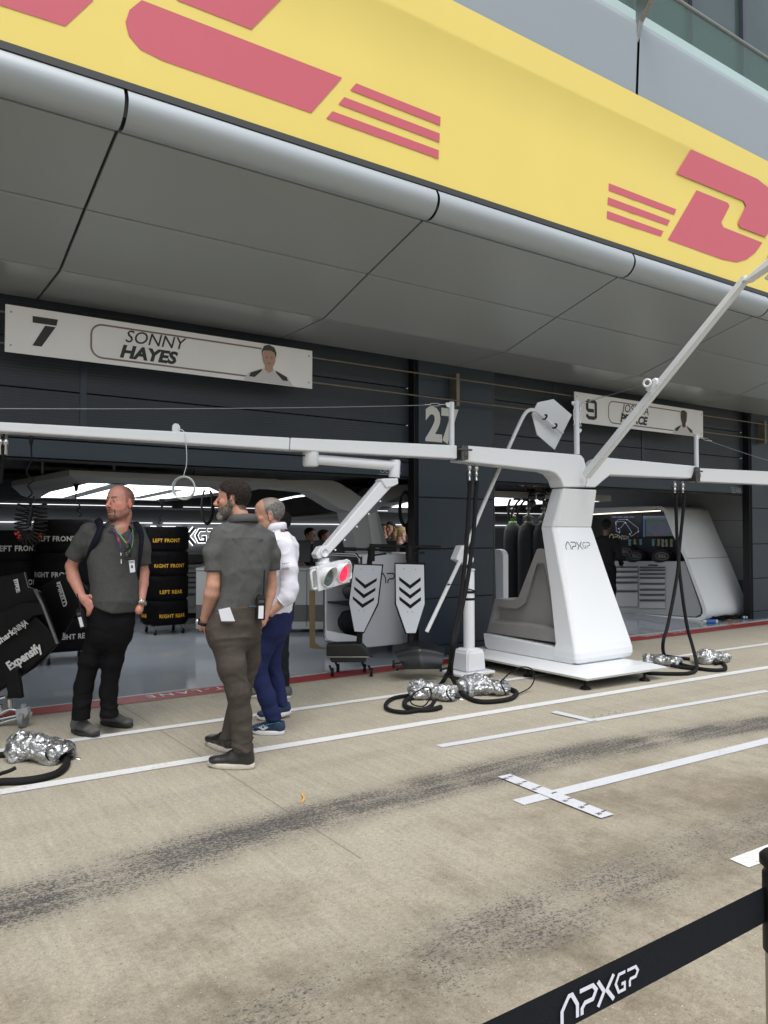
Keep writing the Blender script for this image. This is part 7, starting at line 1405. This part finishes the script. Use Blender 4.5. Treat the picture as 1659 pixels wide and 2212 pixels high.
shoe(P2.t, PZ(*c3(683, 2085)), PZ(*c3(380, 2074)), .105, .15, LEA, SOLW, .034, .052, lace=True); shoe(P2.t, PZ(*c3(555, 1985)), PZ(*c3(370, 1920)), .105, .15, LEA, SOLW, .034, .050, lace=True)
watch(None, J(340, 1105, -.06), J(352, 1085, -.06)-J(395, 915, -.12), .034, -rgt-fwd*.4, BLACK, .020, label='wrist watch with a black strap on the dark haired man')
q = MB(); q.prism([J(442, 1022, -.20), J(518, 1006, -.19), J(553, 1100, -.175), J(462, 1100, -.19)], fwd*.004, bev=.001); pp = q.build('folded_paper', mat('paper_white', (.66, .67, .74), .6)); tag(pp, 'folded white paper sticking out of the back pocket of the brown trousers', 'paper')
q = MB(); q.tube(spline([J(455, 1098, -.182), J(510, 1112, -.178), J(575, 1092, -.165)], 5), .004, 6); q.tube(spline([J(690, 1105, -.06), J(715, 1110, -.05), J(728, 1100, -.03)], 5), .004, 6); q.build('pocket_edge', BRNT, P2.t)
q = MB(); q.lathe(J(512, 1124, -.185), [(.005, 0), (.005, .004)], 10, axis=-fwd); q.build('button', BLACK, P2.t)
q = MB(); q.tube(spline([J(470, 552, -.112), J(540, 545, -.150), J(620, 542, -.150), J(700, 546, -.085), J(750, 556, -.02)], 5), .0022, 5); q.build('yoke_seam', GREYPOLO2, P2.t)
radio(J(724, 1015, -.07), L(0, 0, 1)+rgt*.03, -fwd*.7+rgt*.3, None, 'two way radio with a long antenna on the belt of the dark haired man', .145, .058, .17)
q = MB(); q.tube(spline([J(645, 1004, -.128), J(672, 1002, -.112), J(700, 1003, -.085)], 4), .007, 8); q.build('belt', mat('belt_teal', (.025, .045, .060), .6, noise=.5, nscale=60), P2.t)
# ---------------------------------------------------------------- the grey haired man in the white shirt
T3 = 5.77; J = lambda a, b_, dd=0: PD(*c3(a, b_), T3+dd)
P3 = Person('balding grey haired man in white shirt and navy trousers, facing left in profile', (*J(780, 1850)[:2], 0)); fc3 = -rgt*.93+fwd*.36; ax3 = -fwd*.93-rgt*.36
c, M = head_frame(J(784, 392), -rgt*1.0-fwd*.10, pitch=-.14, roll=0)
torso = [(J(818, 1040), .165, .120), (J(822, 950), .168, .122), (J(835, 800), .180, .125), (J(850, 660), .200, .120), (J(858, 590), .205, .108), (J(850, 540), .165, .09), (J(838, 505), .095, .075)]
skin3 = (.42, .235, .165)
armN = [(J(892, 600, -.18), .045), (J(916, 740, -.195), .038), (J(922, 890, -.208), .035), (J(898, 950, -.22), .035), (J(790, 1045, -.22), .028), (J(745, 1085, -.20), .030)]; armF = [(J(840, 610, .2), .05), (J(850, 880, .22), .04), (J(750, 1050, .15), .03)]
hnd = hand_prims(J(775, 1055, -.22), J(735, 1090, -.20), J(720, 1120, -.18)-J(735, 1085, -.20), -fwd+L(0, 0, .3), .95, .2, 1)
P3.body((c, M, 1.09, 'sides', skin3, (.15, .145, .135), 'stubble', (.16, .14, .13), .98), [[(J(800, 440, .0), .056), (J(838, 530, .0), .064)], armN, armF, [(J(800, 1080, -.05), .08), (J(690, 1400, -.05), .055), (J(815, 1730, -.03), .04)], [(J(830, 1080, .1), .08), (J(770, 1380, .1), .055), (J(865, 1630, .1), .04)]], torso, ax3, hands=[hnd])
slN = [(J(890, 600, -.17), .072), (J(915, 740, -.20), .064), (J(922, 880, -.21), .060), (J(905, 935, -.22), .056), (J(862, 975, -.22), .050)]; slF = [(J(845, 610, .16), .07), (J(850, 850, .2), .058)]
P3.shirt(torso, ax3, [slN, slF], WSH, seed=7.7, fold=.0095, h=.007)
P3.trousers([(J(808, 1150), .160, .118), (J(818, 1050), .168, .120), (J(822, 1010), .162, .112)], ax3, [[(J(790, 1150, -.06), .100), (J(735, 1280, -.06), .090), (J(694, 1410, -.06), .078), (J(765, 1600, -.05), .068), (J(812, 1750, -.03), .058)], [(J(835, 1140, .08), .095), (J(790, 1350, .1), .075), (J(830, 1500, .1), .064), (J(862, 1650, .1), .055)]], NVY, fold=.009, seed=8)
q = MB(); q.prism([J(785, 500, -.085), J(835, 447, -.07), J(860, 500, -.075), J(832, 540, -.10), J(800, 525, -.10)], fwd*.012, bev=.004); q.build('collar', WSH, P3.t); collar(P3.t, J(828, 490, .0), .072, .070, ax3, .050, WSH, gap=.45, front=fc3, flare=.014)
SNK = mat('navy_sneaker', (.012, .028, .075), .6, noise=.3, nscale=40, bump=.3, bscale=150); SWS = mat('white_sneaker_sole', (.66, .66, .68), .5)
s1 = shoe(P3.t, PZ(*c3(882, 1858)), PZ(*c3(672, 1852)), .10, .095, SNK, SWS, .034, .045); s2 = shoe(P3.t, PZ(*c3(925, 1742)), PZ(*c3(702, 1762)), .10, .095, SNK, SWS, .034, .045, lift=.030)
hz, tz = PZ(*c3(882, 1858)), PZ(*c3(672, 1852)); dsh = (tz-hz)/np.linalg.norm(tz-hz); nsh = np.cross(dsh, L(0, 0, 1)); nsh = nsh if nsh@fwd < 0 else -nsh
q = MB(); o_ = hz+dsh*.145+nsh*.0475+L(0, 0, .060); fr = (o_, -dsh, L(0, 0, 1)*.9-nsh*.35, nsh)
for a_, b_ in ((.034, .019), (.018, .009)): strokes_mb(q, [[(-a_, 0), (0, b_), (a_, 0), (0, -b_), (-a_, 0), (0, b_)]], fr, 0, 0, 1, .004, .002)
q.build('diamond_mark', LWHITE, s1); q = MB(); q.tube(spline([hz+dsh*.02+nsh*.045+L(0, 0, .10), hz+dsh*.10+nsh*.048+L(0, 0, .085), hz+dsh*.17+nsh*.045+L(0, 0, .06), hz+dsh*.24+nsh*.04+L(0, 0, .045)], 4), .0035, 6); q.build('teal_line', mat('teal_trim', (.02, .28, .34), .5), s1)
def armtext(txt, a, b_, wpx, size, dd, par, mt, bold=.01, up=(0, 0, 1)):
    p0_, p1_ = J(a, b_, dd), J(a+wpx, b_-4, dd); q = MB(); cu = bpy.data.curves.new('t', 'FONT'); cu.body = txt; cu.size = size; o = bpy.data.objects.new('t', cu); scene.collection.objects.link(o); dg = bpy.context.evaluated_depsgraph_get(); dg.update(); w_ = o.evaluated_get(dg).dimensions.x; bpy.data.objects.remove(o); bpy.data.curves.remove(cu)
    r_ = p1_-p0_; ln = np.linalg.norm(r_); text_mb(q, txt, frame_from(p0_, r_, up), 0, 0, size, bold, sx=ln/w_, thick=.0); q.build('printed_text', mt, par)
INK = mat('navy_ink', (.03, .035, .09), .6)
armtext('BREMONT', 868, 722, 46, .020, -.292, P3.t, INK); armtext('KRAKEN', 870, 755, 46, .021, -.292, P3.t, INK, .02); q = MB(); q.prism([J(866, 729, -.291), J(918, 726, -.291), J(918, 728, -.291), J(866, 731, -.291)], fwd*.001); q.build('printed_text', INK, P3.t)
armtext('bro', 796, 515, 26, .030, -.116, P3.t, INK, .01, up=(0, 0, 1))
watch(None, J(775, 1053, -.22), J(790, 1045, -.22)-J(745, 1085, -.20), .034, -fwd, BLACK, .020, label='wrist watch with a pale dial on the man in the white shirt')
# ---------------------------------------------------------------- the man mostly hidden behind him
T4 = 7.16; J = lambda a, b_, dd=0: PD(*c3(a, b_), T4+dd)
P4 = Person('dark haired man in grey polo and black jeans mostly hidden behind the white shirt', (*J(860, 1590)[:2], 0)); fc4 = -rgt*.95+fwd*.2; ax4 = -fwd*.95-rgt*.2
c, M = head_frame(J(848, 452), -rgt*.95-fwd*.1, 0)
torso = [(J(862, 1000), .155, .118), (J(866, 860), .155, .120), (J(872, 700), .185, .125), (J(874, 620), .195, .108), (J(868, 570), .15, .09), (J(862, 535), .09, .07)]
P4.body((c, M, 1.0, 'full', (.44, .24, .18), (.022, .018, .017), 'stubble', (.1, .08, .07), 1.0), [[(J(858, 490), .053), (J(866, 560), .06)], [(J(905, 620, -.19), .048), (J(915, 830, -.2), .042), (J(850, 950, -.2), .03)], [(J(860, 1040, -.06), .07), (J(860, 1300, -.06), .05), (J(885, 1520, -.05), .038)]], torso, ax4, coarse=.011, fine=.0045)
P4.shirt(torso, ax4, [[(J(900, 625, -.17), .068), (J(915, 740, -.19), .058)], [(J(890, 625, .17), .068), (J(890, 740, .19), .058)]], GREYPOLO, seed=9, h=.011)
P4.trousers([(J(862, 1080), .15, .11), (J(864, 980), .155, .115)], ax4, [[(J(868, 1090, -.06), .085), (J(868, 1320, -.06), .066), (J(888, 1530, -.05), .052)], [(J(850, 1090, .08), .085), (J(790, 1320, .06), .066), (J(720, 1540, .04), .052)]], DKJ, seed=3, h=.011)
shoe(P4.t, PZ(*c3(928, 1612)), PZ(*c3(770, 1632)), .10, .10, SUE, SOLW, .030, .045); shoe(P4.t, PZ(*c3(800, 1600)), PZ(*c3(640, 1612)), .10, .10, SUE, SOLW, .030, .045)
# ---------------------------------------------------------------- people working at the back of the garage
def back_person(px_, py_, t_, face, hair, hairc, shirt, label, female=False, skin=(.36, .20, .15), longs=False):
    c = PD(px_, py_, t_); face = np.array(face, float); face /= np.linalg.norm(face); ax = np.cross(L(0, 0, 1), face); x, y = c[0], c[1]; s = c[2]/1.58; b0 = L(x, y, 0)-face*.03; Q = lambda r_, f_, z: b0+ax*r_*s+face*f_*s+L(0, 0, z*s)
    P_ = Person(label, (x, y, 0), 'crew at the back of the garage'); cc, M = head_frame(c, face)
    tor = [(Q(0, 0, .92), .15, .10), (Q(0, 0, 1.1), .145, .105), (Q(0, 0, 1.25), .18, .115), (Q(0, 0, 1.36), .19, .10), (Q(0, 0, 1.42), .10, .07)]
    P_.body((cc, M, .98, hair, skin, hairc, None, (0, 0, 0), 1.0), [[(Q(0, -.01, 1.50), .05), (Q(0, 0, 1.38), .058)]]+[[(Q(q*.18, 0, 1.34), .048), (Q(q*.24, .0, 1.06), .038), (Q(q*.20, .16, .90), .028), (Q(q*.19, .24, .86), .030)] for q in (-1, 1)]+[[(Q(q*.09, 0, .9), .08), (Q(q*.10, .02, .5), .055), (Q(q*.10, 0, .08), .045)] for q in (-1, 1)], tor, ax, coarse=.016, fine=.0065)
    P_.shirt(tor, ax, [[(Q(q*.175, 0, 1.33), .066), (Q(q*.21, 0, 1.15), .056)]+([(Q(q*.24, .0, 1.05), .054), (Q(q*.21, .16, .92), .046)] if longs else []) for q in (-1, 1)], shirt, h=.015, seed=px_); P_.trousers([(Q(0, 0, .80), .15, .11), (Q(0, 0, .95), .15, .105)], ax, [[(Q(q*.09, 0, .82), .088), (Q(q*.10, .02, .48), .07), (Q(q*.10, 0, .10), .055)] for q in (-1, 1)], BLKJ, h=.016)
    for q in (-1, 1): shoe(P_.t, Q(q*.10, -.08, 0), Q(q*.11, .19, 0), .10, .09, SOLK, SOLK)
    if female:
        F_ = Field(np.arange(c[0]-.3, c[0]+.3, .008), np.arange(c[1]-.3, c[1]+.3, .008), np.arange(c[2]-.3, c[2]+.2, .008)); F_.op(cone(c-face*.10+L(0, 0, .06), c-face*.15-L(0, 0, .02), .040, .045), .01); F_.op(cone(c-face*.15-L(0, 0, .02), c-face*.13-L(0, 0, .13), .045, .018), .03); V, Fc = F_.mesh(); V = V+vnormals(V, Fc)*(vnoise(V, 40)*.006)[:, None]; soft('ponytail', V, Fc, HAIRM, P_.t, np.tile(np.array(hairc, float), (len(V), 1)))
    return P_
DKSH = cloth('dark_team_shirt', (.018, .018, .02)); PNK = cloth('pale_pink_jacket', (.36, .27, .27), nz=.4, ns=14); PAT = cloth('patterned_top', (.16, .11, .11), nz=.9, ns=18)
hp = lambda a, b_: ch(a, b_)
back_person(*hp(195, 572), 13.6, rgt*.85-fwd*.5, 'full', (.010, .009, .009), DKSH, 'crew member with dark cap-like hair above the screens, face turned right')
back_person(*hp(345, 590), 13.9, rgt*.95-fwd*.1, 'full', (.035, .03, .027), DKSH, 'short haired crew member just left of the signal arm, turned right')
back_person(*hp(652, 585), 13.2, rgt*.9+fwd*.3, 'full', (.012, .010, .010), DKSH, 'dark haired crew member half hidden by the signal arm and the arch leg')
back_person(*hp(1008, 520), 14.0, -fwd, 'full', (.07, .05, .04), DKSH, 'crew member at the far left of the group seen right of the arch leg')
back_person(*hp(1072, 505), 13.4, -fwd*.8-rgt*.5, 'full', (.012, .011, .011), PAT, 'person in a patterned top behind the blonde woman')
back_person(*hp(1178, 562), 12.6, rgt*.75+fwd*.65, 'full', (.40, .29, .15), PNK, 'blonde woman with a ponytail in a pale pink jacket', True, (.5, .30, .23))
back_person(*hp(1302, 545), 12.2, rgt*.8+fwd*.6, 'full', (.014, .012, .012), cloth('dark_grey_shirt', (.03, .034, .037)), 'dark haired crew member in dark grey beside the pillar edge')
p_ = PX(*ck(712, 262), 11.2); t_ = float((p_-EYE)@fwd)
bpz = back_person(*ck(722, 255), t_, rgt*.6+fwd*.8, 'full', (.010, .010, .010), cloth('black_jacket', (.008, .008, .009)), 'person in a black team jacket standing before the workstation screens', skin=(.10, .06, .05), longs=True)
q = MB(); logo_mb(q, frame_from(PD(*ck(738, 322), t_-.16), rgt-L(0, 0, .12), (0, 0, 1)), 0, 0, .075, wd=.14); q.build('jacket_logo', mat('jacket_print', (.42, .40, .30), .6), bpz.t)
